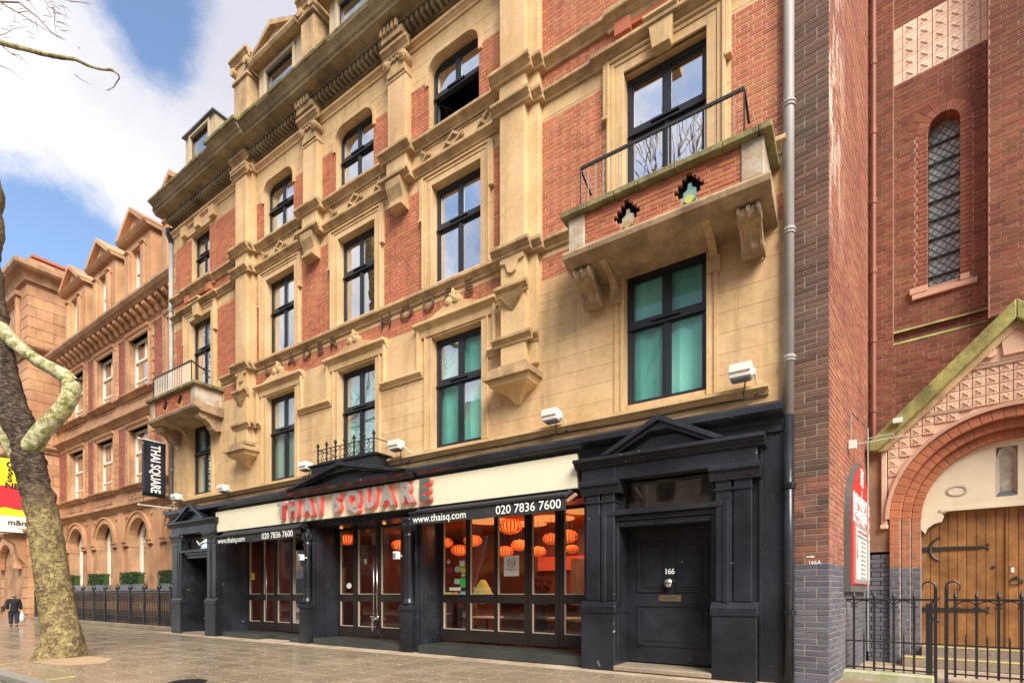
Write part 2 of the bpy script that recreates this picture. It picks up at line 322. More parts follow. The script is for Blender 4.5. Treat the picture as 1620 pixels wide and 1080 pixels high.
def lay(pieces, name, m, parent, cap=300, bevel=0.0, swap=None, minpx=5, label=None):
    """swap: function mapping (x,y,z) of the piece frame to the thing frame"""
    rt = parent
    while rt.parent: rt = rt.parent
    M = Matrix.Translation(rt.location) @ Matrix.Rotation(rt.rotation_euler.z, 4, 'Z')
    o = org(parent)
    sc = []
    for i, p in enumerate(pieces):
        c = Vector(((p[0]+p[1])/2, p[4], (p[2]+p[3])/2)); c = Vector(swap(c)) if swap else c
        w = M @ (c-o); pr = proj(w); s = 0
        if pr and -20 < pr[0] < 1640 and -20 < pr[1] < 1100:
            e = Vector(((p[0]), p[4], (p[2]))); e = Vector(swap(e)) if swap else e
            e2 = Vector(((p[1]), p[4], (p[3]))); e2 = Vector(swap(e2)) if swap else e2
            a, b = proj(M @ (e-o)), proj(M @ (e2-o))
            if a and b: s = abs(a[0]-b[0])*(p[3]-p[2])*F/pr[2]
        sc.append((s, i))
    sc.sort(reverse=True); top = {i for s, i in sc[:cap] if s > minpx}
    rest = MB()
    for i, p in enumerate(pieces):
        x0, x1, z0, z1, y, dep = p
        if i in top:
            w, h = round(x1-x0, 2), round(z1-z0, 2); key = (m.name, w, h, dep, id(swap) if swap else 0)
            me = MESHC.get(key)
            if me is None:
                b = MB(); bw = min(bevel or .004, w*.2, h*.2)
                b.v = [(-w/2+bw,0,-h/2+bw),(w/2-bw,0,-h/2+bw),(w/2-bw,0,h/2-bw),(-w/2+bw,0,h/2-bw),(-w/2,bw,-h/2),(w/2,bw,-h/2),(w/2,bw,h/2),(-w/2,bw,h/2),(-w/2,dep,-h/2),(w/2,dep,-h/2),(w/2,dep,h/2),(-w/2,dep,h/2)]
                b.f = [(0,1,2,3),(0,4,5,1),(1,5,6,2),(2,6,7,3),(3,7,4,0),(4,8,9,5),(5,9,10,6),(6,10,11,7),(7,11,8,4)]
                if swap:
                    z = Vector(swap(Vector((0,0,0)))); b.v = [tuple(Vector(swap(Vector(q)))-z) for q in b.v]
                me = bpy.data.meshes.new(name); me.from_pydata(b.v, [], b.f); me.materials.append(m); MESHC[key] = me
            c = Vector(((x0+x1)/2, y, (z0+z1)/2)); c = Vector(swap(c)) if swap else c
            ob = bpy.data.objects.new(name, me); COL.objects.link(ob); ob.parent = parent; ob.location = c-o
            if label: ob['label'] = label
        else:
            i0 = len(rest.v); q = [(x0,y,z0),(x1,y,z0),(x1,y,z1),(x0,y,z1),(x0,y+dep,z0),(x1,y+dep,z0),(x1,y+dep,z1),(x0,y+dep,z1)]
            rest.v += [tuple(swap(Vector(t))) for t in q] if swap else q
            rest.f += [(i0,i0+1,i0+2,i0+3),(i0,i0+4,i0+5,i0+1),(i0+1,i0+5,i0+6,i0+2),(i0+2,i0+6,i0+7,i0+3),(i0+3,i0+7,i0+4,i0)]
    if rest.f:
        me = bpy.data.meshes.new(name+'_courses'); me.from_pydata([(a-o.x, b-o.y, c-o.z) for a,b,c in rest.v], [], rest.f); me.materials.append(m)
        ob = bpy.data.objects.new(name+'_courses', me); COL.objects.link(ob); ob.parent = parent; ob['kind'] = 'stuff'
FONTS = {}
def text(s, size, m, parent, name, M, extrude=.004, align='CENTER', bold=0, sx=1.0, label=None, shear=0, spacing=1.0):
    """text mesh; M maps text space (x right, y up, z towards the viewer) to the thing's frame"""
    cu = bpy.data.curves.new('t', 'FONT'); cu.body = s; cu.size = size; cu.extrude = extrude; cu.align_x = align; cu.align_y = 'CENTER'; cu.offset = bold; cu.shear = shear; cu.space_character = spacing
    cu.resolution_u = 3
    ob = bpy.data.objects.new('t', cu); COL.objects.link(ob)
    dg = bpy.context.evaluated_depsgraph_get(); me = bpy.data.meshes.new_from_object(ob.evaluated_get(dg))
    bpy.data.objects.remove(ob); bpy.data.curves.remove(cu)
    me.transform(M @ Matrix.Diagonal((sx, 1, 1, 1)))
    o = org(parent) if parent else Vector((0,0,0)); me.transform(Matrix.Translation(-o))
    me.materials.clear(); me.materials.append(m); me.name = name
    r = bpy.data.objects.new(name, me); COL.objects.link(r)
    if parent: r.parent = parent
    if label: r['label'] = label
    return r
def facing(x, y, z): return Matrix.Translation((x, y, z)) @ Matrix.Rotation(R(90), 4, 'X')   # reads from -Y
# ------------------------------------------------------------------ the large structure: the restaurant building
CX = -11.85
def mir(x): return 2*CX-x
XL, XR = -22.77, -0.93
house = thing('brick_and_stone_building', 'four storey red brick and tan stone building with black shopfront and lettering across its front', 'building', (CX, 0, 0))
CW = [-8.21, -11.88, -15.56]          # centre windows
SW = [-3.04, mir(-3.04)]              # windows of the two end bays
holes = []
for c in CW: holes += [(c-.79, c+.79, 5.22, 8.05), (c-.78, c+.78, 9.44, 11.93), (c-.88, c+.72, 13.24, 15.17)]
for c in SW: holes += [(c-.80, c+.80, 5.30, 7.96), (c-.80, c+.80, 9.1, 12.0), (c-.66, c+.66, 13.36, 15.30)]
mb = MB(); sheet(mb, (XL, XR, 4.3, 16.4), holes, .0065); mb.build('wall', MORTAR, house)
for a, b, c_, d in holes:
    mb = MB(); mb.quad((a,.007,c_),(a,.43,c_),(a,.43,d),(a,.007,d)); mb.quad((b,.007,c_),(b,.43,c_),(b,.43,d),(b,.007,d)); mb.quad((a,.007,d),(b,.007,d),(b,.43,d),(a,.43,d)); mb.quad((a,.007,c_),(b,.007,c_),(b,.43,c_),(a,.43,c_)); mb.build('window_reveal', STONE, house)
mb = MB(); mb.box(XL, XL+.25, .0, 8, 4.3, 16.4); mb.box(XR-.25, XR-.01, .5, 8, 0, 16.4); mb.box(XL, XR, 7.8, 8, 0, 16.4); mb.box(XL, XR-.02, .43, 8, 16.3, 16.42); mb.build('rear_walls', STONED, house)
BL, BR = (XL, -17.95), (-5.75, XR)     # end bays
CB = (-16.95, -6.75)                   # centre bay
full = (XL, XR)
brick_regions = [(CB[0], CB[1], 8.45, 8.93), (BR[0], -4.7, 8.45, 8.93), (mir(-4.7), BL[1], 8.45, 8.93), (-1.1, XR, 7.95, 8.45), (XL, mir(-1.1), 7.95, 8.45)]
bp = []
BRK = [(0, .29, .145), (.215, .29, .145)]
def brk(r, h=holes): return courses(r, h, .0955, BRK, .014, zbase=.01, jit=.002)
for r in brick_regions: bp += brk(r)
arch_c = [(c-1.2, c+1.2, 9.2, 12.4) for c in CW]
hoods = [(c-1.28, c+1.28, 7.1, 8.47) for c in CW]
bp += brk((CB[0], CB[1], 9.3, 12.0), holes+[(c-1.15, c+1.15, 9.2, 12.4) for c in CW])
bp += brk((CB[0], CB[1], 13.18, 14.69))
for (a, b), sgn in ((BR, 1), (BL, -1)):
    c = -3.04 if sgn == 1 else mir(-3.04)
    A = [(c-1.22, c+1.22, 9.0, 12.4)]
    bp += brk((a, b, 9.32, 11.95), holes+A); bp += brk((a, b, 12.58, 13.18)); bp += brk((a, b, 13.3, 15.2), holes)
lay(bp, 'brick', BRICK, house, 300)
bricks_r = brick_regions+[(CB[0], CB[1], 9.3, 12.0), (CB[0], CB[1], 13.18, 14.69), (BR[0], BR[1], 9.32, 11.95), (BL[0], BL[1], 9.32, 11.95), (BR[0], BR[1], 12.58, 13.18), (BL[0], BL[1], 12.58, 13.18), (BR[0], BR[1], 13.3, 15.2), (BL[0], BL[1], 13.3, 15.2)]
fill_st = [(c-1.15, c+1.15, 9.3, 12.0) for c in CW]   # stone architrave zones inside brick storeys
sp = []
SB = [(0, 1.15, .95, 1.3), (.55, .95, 1.25, 1.0)]
def stn(r, h): return courses(r, h, .375, SB, .005, dep=.05, zbase=4.75, jit=.001)
for r in [(XL, XR, 4.75, 8.45), (XL, XR, 8.45, 9.3), (XL, XR, 11.95, 13.3), (XL, XR, 14.69, 16.3)]:
    hh = holes+[b for b in bricks_r if b[2] < r[3] and b[3] > r[2]]
    # long strips: split the storey bands at the brick edges
    zs = sorted({r[2], r[3], *[z for b in bricks_r for z in (b[2], b[3]) if r[2] < z < r[3]]})
    for a, b in zip(zs, zs[1:]): sp += stn((r[0], r[1], a, b), holes+[q for q in bricks_r if q[2] <= a+.001 and q[3] >= b-.001])
for c in CW:
    for s in (-1, 1):
        x0, x1 = sorted((c+s*.78, c+s*1.15)); sp += stn((x0, x1, 9.3, 12.0), [])
    sp += stn((c-.78, c+.78, 11.93, 12.0), [])
for c in SW:
    for s in (-1, 1):
        x0, x1 = sorted((c+s*.80, c+s*1.22)); sp += stn((x0, x1, 9.32, 11.95), [])
lay(sp, 'stone_block', STONE, house, 300, bevel=.003)
mb = MB(); sheet(mb, (XL, XR, 4.76, 16.3), holes+bricks_r, .005)
for c in CW:
    for s in (-1, 1): x0, x1 = sorted((c+s*.78, c+s*1.15)); mb.quad((x0, .004, 9.3), (x1, .004, 9.3), (x1, .004, 12), (x0, .004, 12))
for c in SW:
    for s in (-1, 1): x0, x1 = sorted((c+s*.80, c+s*1.22)); mb.quad((x0, .004, 9.3), (x1, .004, 9.3), (x1, .004, 11.95), (x0, .004, 11.95))
mb.build('stone_bedding', STONE, house)

# mouldings
def pl(z0, z1, p, q=0.0):              # sill course profile (y, z)
    h = z1-z0
    return [(q, z0), (-p*.28, z0), (-p*.34, z0+h*.25), (-p*.62, z0+h*.42), (-p*.66, z0+h*.55), (-p*.97, z0+h*.62), (-p, z0+h*.68), (-p, z0+h*.93), (-p*.9, z1), (q, z1+.015)]
mb = MB()
PB = [(-6.68, -6.02), (mir(-6.02), mir(-6.68))]    # giant pilaster fronts
PS = [(-6.80, -5.74), (mir(-5.74), mir(-6.80))]    # their backing strips
IP = [(-10.41, -9.70), (-14.09, -13.38)]            # small pilasters of the third storey
def run(mbx, z0, z1, p, xs, brk1=.30, brk2=.15, small=0):
    for a, b in xs: mbx.prof(pl(z0, z1, p), a, b)
    for a, b in PB:
        mbx.prof([(y-brk1 if y < 0 else y, z+.004) for y, z in pl(z0, z1, p)], a-p, b+p)
    for a, b in PS:
        mbx.prof([(y-brk2 if y < 0 else y, z+.002) for y, z in pl(z0, z1, p)], a-p*.7, b+p*.7)
    if small:
        for a, b in IP: mbx.prof([(y-small if y < 0 else y, z+.004) for y, z in pl(z0, z1, p)], a-p, b+p)
mb = MB(); run(mb, 9.06, 9.29, .17, [(mir(-4.66), -4.66), (-1.12, XR), (XL, mir(-1.12))]); mb.build('string_course', STONED, house)
mb = MB(); run(mb, 12.32, 12.53, .17, [(XL, XR)], small=.2); mb.build('string_course', STONED, house)
mb = MB(); run(mb, 13.00, 13.23, .20, [(XL, XR)], small=.2); mb.build('sill_course', STONED, house)
mb = MB(); run(mb, 15.72, 15.93, .13, [(XL, XR)]); mb.build('string_course', STONE, house)
mb = MB(); mb.prof([(0, 4.98), (-.05, 4.98), (-.10, 5.06), (-.17, 5.08), (-.17, 5.14), (0, 5.19)], mir(-1.2), -1.2); mb.build('stone_ledge', STONE, house)
# thin upper bead at the shoulder of the third storey windows
# main cornice
def cprof(dy, dz=0): return [(.1, 16.32+dz), (-.10-dy, 16.32+dz), (-.13-dy, 16.37+dz), (-.30-dy, 16.38+dz), (-.32-dy, 16.42+dz), (-.62-dy, 16.44+dz), (-.64-dy, 16.51+dz), (-.69-dy, 16.53+dz), (-.73-dy, 16.60+dz), (-.84-dy, 16.68+dz), (-.86-dy, 16.75+dz), (.1, 16.79+dz)]
mb = MB(); mb.prof(cprof(0), XL-.08, XR+.02)
for a, b in PS: mb.prof(cprof(.14, .003), a-.35, b+.35)
mb.build('main_cornice', CORN, house)
mb = MB()
segs = [XL-.12]+[x for a, b in sorted(PS) for x in (a-.4, b+.4)]+[XR+.03]
for i in range(0, len(segs), 1):
    if i+1 < len(segs):
        dy = .14 if i % 2 == 1 else 0; x = segs[i]
        while x < segs[i+1]-.02:
            e = min(x+random.uniform(.5, 1.1), segs[i+1]); t = random.uniform(-.015, .02)
            mb.prof([(-.60, 16.78), (-.875-dy+t, 16.70+t), (-.89-dy+t, 16.77), (-.84-dy, 16.815+t), (-.6, 16.85)], x, e+.001 if e < segs[i+1] else e); x = e
mb.build('mossy_top', MOSSB, house)
mb = MB(); x = XL+.05
while x < XR: mb.box(x, x+.085, -.30, -.05, 16.17, 16.315); x += .17
mb.box(XL, XR, -.06, .0, 16.13, 16.33)
mb.build('dentils', CORN, house, kind='stuff')
for a, b in IP+[(c-.3, c+.3) for c in []]:
    mb = MB(); mb.box(a-.02, b+.02, -.40, -.06, 16.0, 16.16); x = a
    while x < b-.06: mb.box(x, x+.07, -.47, -.39, 16.16, 16.34); x += .135
    mb.build('dentil_block', STONED, house)
# giant pilasters
for k, (a, b) in enumerate(PB):
    s = PS[k]
    mb = MB(); mb.box(a, b, -.30, .02, 9.33, 16.32); mb.box(s[0], s[1], -.15, .02, 9.33, 16.32)
    mb.box(a, b, -.27, .02, 6.55, 9.12); mb.box(s[0]+.06, s[1]-.06, -.12, .02, 6.62, 9.12)
    mb.box(a-.03, b+.03, -.285, .02, 12.53, 13.02)
    pil = mb.build('pilaster', STONE, house, bevel=.012)
    mb = MB(); mb.prof([(y-.30, z) for y, z in pl(15.62, 15.82, .12)]+[], a-.12, b+.12); mb.prof([(y-.30, z) for y, z in pl(16.05, 16.3, .18)], a-.14, b+.14)
    mb.build('capital', STONED, pil)
    # hanging apron, two string mouldings and a pyramid drop
    mb = MB(); c = (a+b)/2
    mb.prism([(a+.02, 9.08), (b-.02, 9.08), (b-.02, 8.95), (b-.16, 8.92), (c+.1, 8.72), (c, 8.68), (c-.1, 8.72), (a+.16, 8.92), (a+.02, 8.95)], -.325, -.26)
    mb.build('apron', STONE, pil)
    def drop(mb, hw, z0, z1, yo, zt):
        mb.v += [(c-hw, -.28, z1), (c+hw, -.28, z1), (c+hw, yo, z1), (c-hw, yo, z1), (c, -.27, z0)]; i = len(mb.v)-5
        mb.f += [(i,i+1,i+2,i+3), (i,i+4,i+1), (i+1,i+4,i+2), (i+2,i+4,i+3), (i+3,i+4,i)]
    mb = MB(); mb.prof([(y-.26, z) for y, z in pl(8.20, 8.42, .15)], c-.42, c+.42); drop(mb, .30, 7.84, 8.19, -.44, 0); mb.build('drop_ornament', STONED, pil)
    mb = MB(); mb.prof([(y-.26, z) for y, z in pl(7.10, 7.30, .13)], c-.52, c+.52); mb.prof([(y-.11, z+.003) for y, z in pl(7.10, 7.30, .13)], c-.60, c+.60); mb.build('moulding', STONED, pil)
    mb = MB(); mb.box(a-.04, b+.04, -.32, .02, 6.56, 6.66)
    # corbel: rough slab on an inverted pyramid
    n = 14; top = [(c-.62+1.24*i/n, 6.42+.10*math.sin(math.pi*i/n)+random.uniform(-.02, .02)) for i in range(n+1)]
    mb.prism([(c-.62, 6.30), (c+.62, 6.30)]+top[::-1], -.58, .02)
    mb.build('corbel_slab', STONED, pil)
    mb = MB(); i = len(mb.v)
    for (hw, y, z) in [(.55, -.50, 6.29), (.50, -.46, 6.17), (.20, -.22, 6.02)]:
        mb.v += [(c-hw, .015, z), (c+hw, .015, z), (c+hw, y, z), (c-hw, y, z)]
    mb.v += [(c-.05, .015, 5.82), (c+.05, .015, 5.82), (c+.05, -.06, 5.82), (c-.05, -.06, 5.82)]
    for k2 in range(3):
        for j in range(4): mb.f.append((i+k2*4+j, i+k2*4+(j+1)%4, i+k2*4+4+(j+1)%4, i+k2*4+4+j))
    mb.f += [(i,i+1,i+2,i+3), (i+12,i+13,i+14,i+15)]
    mb.build('corbel', STONE, pil)
# small pilasters between the third storey windows, with scrolled capitals and brackets below
for a, b in IP:
    c = (a+b)/2
    mb = MB(); mb.box(a+.02, b-.02, -.20, .02, 13.22, 15.25); mb.box(a-.01, b+.01, -.22, .02, 12.53, 13.02); mb.box(a, b, -.17, .02, 15.92, 16.13); pil = mb.build('pilaster', STONE, house, bevel=.01)
    mb = MB(); mb.box(a, b, -.22, .02, 15.10, 15.16); mb.box(a+.04, b-.04, -.24, .02, 15.2, 15.62)
    mb.prof([(y-.2, z) for y, z in pl(15.70, 15.96, .16)], a-.12, b+.12)
    for s in (-1, 1):
        for r_, y0 in ((.13, -.30), (.08, -.335), (.04, -.36)): mb.disc((c+s*(.29), 15.52), r_, y0, .0, 12)
    for j in range(5): mb.disc((c-.16+.08*j, 15.55+.03*(j%2)), .045, -.29, -.2, 8)
    mb.build('capital', STONED, pil, bevel=.008)
    mb = MB(); mb.prof([(.02, 12.37), (-.36, 12.36), (-.34, 12.18), (-.22, 11.92), (-.22, 11.80), (-.30, 11.78), (-.30, 11.70), (.02, 11.66)], a+.10, b-.10)
    mb.prof([(y-.18, z-.004) for y, z in pl(12.32, 12.50, .2)], a-.10, b+.10); mb.build('bracket', STONED, pil)
# frieze ornaments: raised diamonds and chevrons on a sunk panel
for x0, x1 in [(CB[0]+.25, IP[1][0]-.2), (IP[1][1]+.2, IP[0][0]-.2), (IP[0][1]+.2, CB[1]-.25)]:
    mb = MB(); mb.box(x0, x1, -.022, .01, 12.94, 12.98); mb.box(x0, x1, -.022, .01, 12.58, 12.62)
    mb.build('frieze_panel', STONED, house)
    c = (x0+x1)/2
    for cc, half in ((c, 0), (x0+.2, 1), (x1-.2, -1)):
        mb = MB(); r1, r2 = .19, .13
        if half == 0:
            for d in ((1,1),(1,-1),(-1,-1),(-1,1)):
                mb.prism([(cc+d[0]*.26, 12.78), (cc, 12.78+d[1]*.19), (cc, 12.78+d[1]*.12), (cc+d[0]*.17, 12.78)], -.075, -.0)
            mb.disc((cc-.27, 12.78), .055, -.05, 0, 8); mb.disc((cc+.27, 12.78), .055, -.05, 0, 8)
        else:
            for d in (1, -1): mb.prism([(cc+half*.22, 12.78), (cc, 12.78+d*.19), (cc-half*.02, 12.78+d*.12), (cc+half*.12, 12.78)], -.075, 0)
            mb.disc((cc+half*.25, 12.78), .055, -.05, 0, 8)
        mb.build('frieze_ornament', STONED, house)
# architraves of the second storey
def architrave(cx, hw, z0, z1, w, p, ears=0, keystone=False):
    mb = MB()
    for s in (-1, 1):
        for (o, wd, pr) in ((0, w*.55, p*.6), (w*.55, w*.27, p), (w*.82, w*.18, p*1.7)):
            xa, xb = sorted((cx+s*(hw+o), cx+s*(hw+o+wd))); mb.box(xa, xb, -pr, .01, z0, z1+o+wd)
        if ears:
            xa, xb = sorted((cx+s*(hw+w), cx+s*(hw+w+.09))); mb.box(xa, xb, -p*1.5, .01, z1-.75, z1+w-.003); mb.box(xa-.01, xb+.02, -p*2.1, .01, z1-.83, z1-.755)
    for (o, wd, pr) in ((0, w*.55, p*.6), (w*.55, w*.27, p), (w*.82, w*.18, p*1.7)):
        e = 0 if o+wd < w-.01 else (.09 if ears else 0)
        mb.box(cx-hw-o, cx+hw+o, -pr+.002, .01, z1+o, z1+o+wd-.002)
    if keystone:
        mb.prism([(cx-.17, z1-.03), (cx+.17, z1-.03), (cx+.24, z1+w+.12), (cx-.24, z1+w+.12)], -p*3.4, .01)
        mb.prof([(y-.12, z) for y, z in pl(z1+w+.1, z1+w+.27, .16)], cx-.33, cx+.33)
    return mb.build('architrave', STONE, house, bevel=.01)
for c in CW: architrave(c, .78, 9.36, 11.93, .30, .05, ears=1)
for c in SW:
    architrave(c, .80, 9.1, 12.0, .34, .06, ears=1, keystone=True)
    mb = MB(); mb.prof(pl(12.30, 12.515, .24), c-1.45, c+1.45); mb.build('window_cornice', STONED, house)
    # corbel blocks of brick and stone under the upper sill
    mb = MB()
    for s in (-1, 1): mb.box(*sorted((c+s*.62, c+s*.95)), -.14, .01, 12.72, 12.98)
    mb.box(c-.62, c+.62, -.07, .01, 12.82, 12.98); mb.build('brick_corbel', BRICK, house)
    mb = MB(); mb.prof(pl(12.93, 13.25, .26), c-1.12, c+1.12); mb.build('window_sill', STONED, house)
    # upper entablature with three blocks
    mb = MB(); mb.box(c-.95, c+.95, -.05, .01, 15.3, 15.66)
    mb.prof(pl(15.5, 15.70, .12), c-.75, c-.2); mb.prof(pl(15.62, 15.8, .12), c+.1, c+.85)
    for dx in (-1.05, 0, 1.05): mb.box(c+dx-.16, c+dx+.16, -.16, .01, 15.35, 15.71)
    mb.build('window_head', STONE, house)
# rounded heads of the third storey windows
for c in CW:
    c = c-.08; mb = MB(); hw, zt, r = .80, 15.17, .36
    for s in (-1, 1):
        arc = [(c+s*(hw-r+r*math.sin(t)), zt-r+r*math.cos(t)*.8+.07) for t in [math.pi/2*k/6 for k in range(7)]]
        mb.prism([(c+s*(hw+.01), zt+.01), (c+s*(hw-r), zt+.01)]+arc, .0, .4)
    outer = [(c-hw-.10, 14.55)]+[(c-hw+r-(r+.1)*math.cos(t), zt-r+(r+.1)*math.sin(t)) for t in [math.pi/2*k/6 for k in range(7)]]
    outer += [(2*c-x, z) for x, z in outer[::-1]]
    inner = [(c-hw-.01, 14.55)]+[(c-hw+r-(r+.01)*math.cos(t), zt-r+(r+.01)*math.sin(t)) for t in [math.pi/2*k/6 for k in range(7)]]
    inner += [(2*c-x, z) for x, z in inner[::-1]]
    for k in range(len(outer)-1): mb.prism([outer[k], outer[k+1], inner[k+1], inner[k]], -.05, .01)
    mb.build('window_head', STONE, house)
# first storey: architrave, hood with curved top and two scrolls, linking ledges
for c in CW:
    architrave(c, .79, 5.2, 8.05, .22, .03)
    mb = MB()
    for s in (-1, 1):
        for (o, wd, pr) in ((1.12, .05, .05), (1.17, .08, .10)):
            mb.box(*sorted((c+s*o, c+s*(o+wd))), -pr, .01, 7.26, 8.36)
    mb.prof(pl(8.24, 8.46, .19), c-1.30, c+1.30)
    mb.prof([(.01, 8.10), (-.05, 8.10), (-.07, 8.24), (.01, 8.25)], c-1.12, c+1.12)
    L_ = [(-1.25, 8.47), (-1.20, 8.52), (-.95, 8.50), (-.7, 8.53), (-.45, 8.62), (-.28, 8.68), (-.2, 8.66)]
    mb.prism([(c+x, z) for x, z in L_]+[(c-x, z) for x, z in L_[::-1]], -.12, .01)
    for s in (-1, 1):
        for r_, y0 in ((.12, -.13), (.085, -.16), (.04, -.18)): mb.disc((c+s*.125, 8.74), r_, y0, 0, 14)
    mb.prism([(c-.05, 8.8), (c+.05, 8.8), (c+.035, 8.98), (c, 9.04), (c-.035, 8.98)], -.14, 0)
    for s in (-1, 1): mb.prism([(c+s*.04, 8.84), (c+s*.13, 8.9), (c+s*.12, 8.95), (c+s*.03, 8.92)], -.12, 0)
    mb.build('window_hood', STONE, house, bevel=.008)
for xa, xb in ((CW[2]+1.25, CW[1]-1.25), (CW[1]+1.25, CW[0]-1.25)):
    mb = MB(); mb.prof(pl(7.10, 7.28, .14), xa-.18, xb+.18); mb.box(xa-.02, xb+.02, -.03, .01, 7.27, 8.25); mb.build('stone_panel', STONE, house, bevel=.008)
for xa, xb in ((CW[0]+1.02, -6.85), (mir(-6.85), CW[2]-1.02)):
    mb = MB(); mb.prof(pl(7.10, 7.28, .14), xa, xb); mb.build('stone_panel', STONE, house)
for c in SW:
    for s in (-1, 1):
        for a, b in ((.80, .87), (.93, 1.0)): mb = MB(); mb.box(*sorted((c+s*a, c+s*b)), -.025, .01, 5.2, 7.95); mb.build('window_surround', STONE, house)

# windows
def casement(cx, z0, z1, hw, y, gl, up, lo, tr=.60, opened=False, par=None, panel=None):
    par = par or house
    mb = MB(); ft = .085
    mb.box(cx-hw, cx-hw+ft, y, y+.09, z0, z1); mb.box(cx+hw-ft, cx+hw, y, y+.09, z0, z1)
    mb.box(cx-hw+ft, cx+hw-ft, y, y+.09, z1-.11, z1); mb.box(cx-hw+ft, cx+hw-ft, y, y+.09, z0, z0+.09)
    zt = z0+(z1-z0)*tr
    mb.box(cx-hw+ft, cx+hw-ft, y-.01, y+.09, zt-.07, zt+.07); mb.box(cx-.30, cx+.26, y-.07, y-.011, zt-.01, zt+.03); mb.box(cx-hw+.01, cx+hw-.01, y-.045, y-.011, zt-.085, zt-.05)
    mb.box(cx-.055, cx+.055, y+.01, y+.09, zt+.07, z1-.11)
    if not opened: mb.box(cx-.06, cx+.06, y+.005, y+.09, z0+.09, zt-.07); mb.box(cx-.018, cx+.018, y-.015, y+.005, z0+.09, zt-.07)
    fr = mb.build('window', FRAME, par)
    for s in (-1, 1):
        for (a, b, k) in ((zt+.07, z1-.11, 1), (z0+.09, zt-.07, 0)):
            if opened and k == 0: continue
            xa, xb = sorted((cx+s*.055, cx+s*(hw-ft)))
            m2 = MB(); t = .035
            m2.box(xa, xa+t, y+.02, y+.06, a, b); m2.box(xb-t, xb, y+.02, y+.06, a, b); m2.box(xa+t, xb-t, y+.02, y+.06, a, a+t); m2.box(xa+t, xb-t, y+.02, y+.06, b-t, b); m2.build('sash', FRAME, fr)
            m2 = MB(); e = random.uniform(-.004, .004); m2.quad((xa+t, y+.04, a+t), (xb-t, y+.04+e, a+t), (xb-t, y+.045+e, b-t), (xa+t, y+.045, b-t)); m2.build('pane', gl, fr)
    if opened:
        def swing(hx, sgn, ang):
            m2 = MB(); w = hw-ft-.03; b = zt-.08; a = z0+.1; t = .055
            m2.box(0, t, 0, .05, a, b); m2.box(w-t, w, 0, .05, a, b); m2.box(t, w-t, 0, .05, a, a+t); m2.box(t, w-t, 0, .05, b-t, b)
            f = lambda p: Vector((hx+sgn*(p.x*math.cos(ang)), y+.05+p.x*math.sin(ang)+p.y, p.z))
            m2.xf(f); sh = m2.build('open_sash', FRAME, fr)
            m2 = MB(); m2.quad((t, .025, a+t), (w-t, .025, a+t), (w-t, .025, b-t), (t, .025, b-t)); m2.xf(f); m2.build('pane', gl, fr)
        swing(cx-hw+ft, 1, R(62)); swing(cx+hw-ft, -1, R(84))
        m2 = MB(); m2.box(cx-1.4, cx+1.4, 3.4, 3.45, z0-.3, z1+.1); m2.box(cx-1.4, cx-1.36, y+.2, 3.4, z0-.3, z1+.1); m2.box(cx+1.36, cx+1.4, y+.2, 3.4, z0-.3, z1+.1); m2.box(cx-1.4, cx+1.4, y+.2, 3.4, z1+.0, z1+.05); m2.build('room_interior', DARKSHADE, fr)
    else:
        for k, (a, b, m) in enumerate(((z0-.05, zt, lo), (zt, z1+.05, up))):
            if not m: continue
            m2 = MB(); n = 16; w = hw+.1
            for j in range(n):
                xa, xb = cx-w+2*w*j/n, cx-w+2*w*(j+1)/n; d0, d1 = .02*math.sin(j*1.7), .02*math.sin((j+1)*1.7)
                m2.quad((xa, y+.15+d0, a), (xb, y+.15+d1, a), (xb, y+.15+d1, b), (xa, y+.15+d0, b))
            m2.build('pane_backing', m, fr)  # the dark ones are sheets coloured as the room's shade, not blinds
    return fr
YW = .19
for i, c in enumerate(CW):
    casement(c, 5.23, 8.04, .78, YW, GL_F1, (TEAL, TEAL, TEALG)[i], (TEAL, TEAL, TEALG)[i], .60)
    casement(c, 9.45, 11.92, .77, YW, GL_UP, BLINDW, DARKSHADE, .60)
    casement(c-.08, 13.25, 15.16, .79, YW, GL_UP, BLINDW, DARKSHADE, .58, opened=(i == 0))
for i, c in enumerate(SW):
    casement(c, 5.31, 7.95, .79, YW, GL_F1, (TEAL, TEALG)[i], (TEAL, TEALG)[i], .62)
    casement(c, 9.11, 11.99, .79, YW, GL_UP, BLINDW, BLINDW if i == 0 else DARKSHADE, .62)
    casement(c, 13.37, 15.29, .65, YW, GL_UP, BLINDW, DARKSHADE, .58)

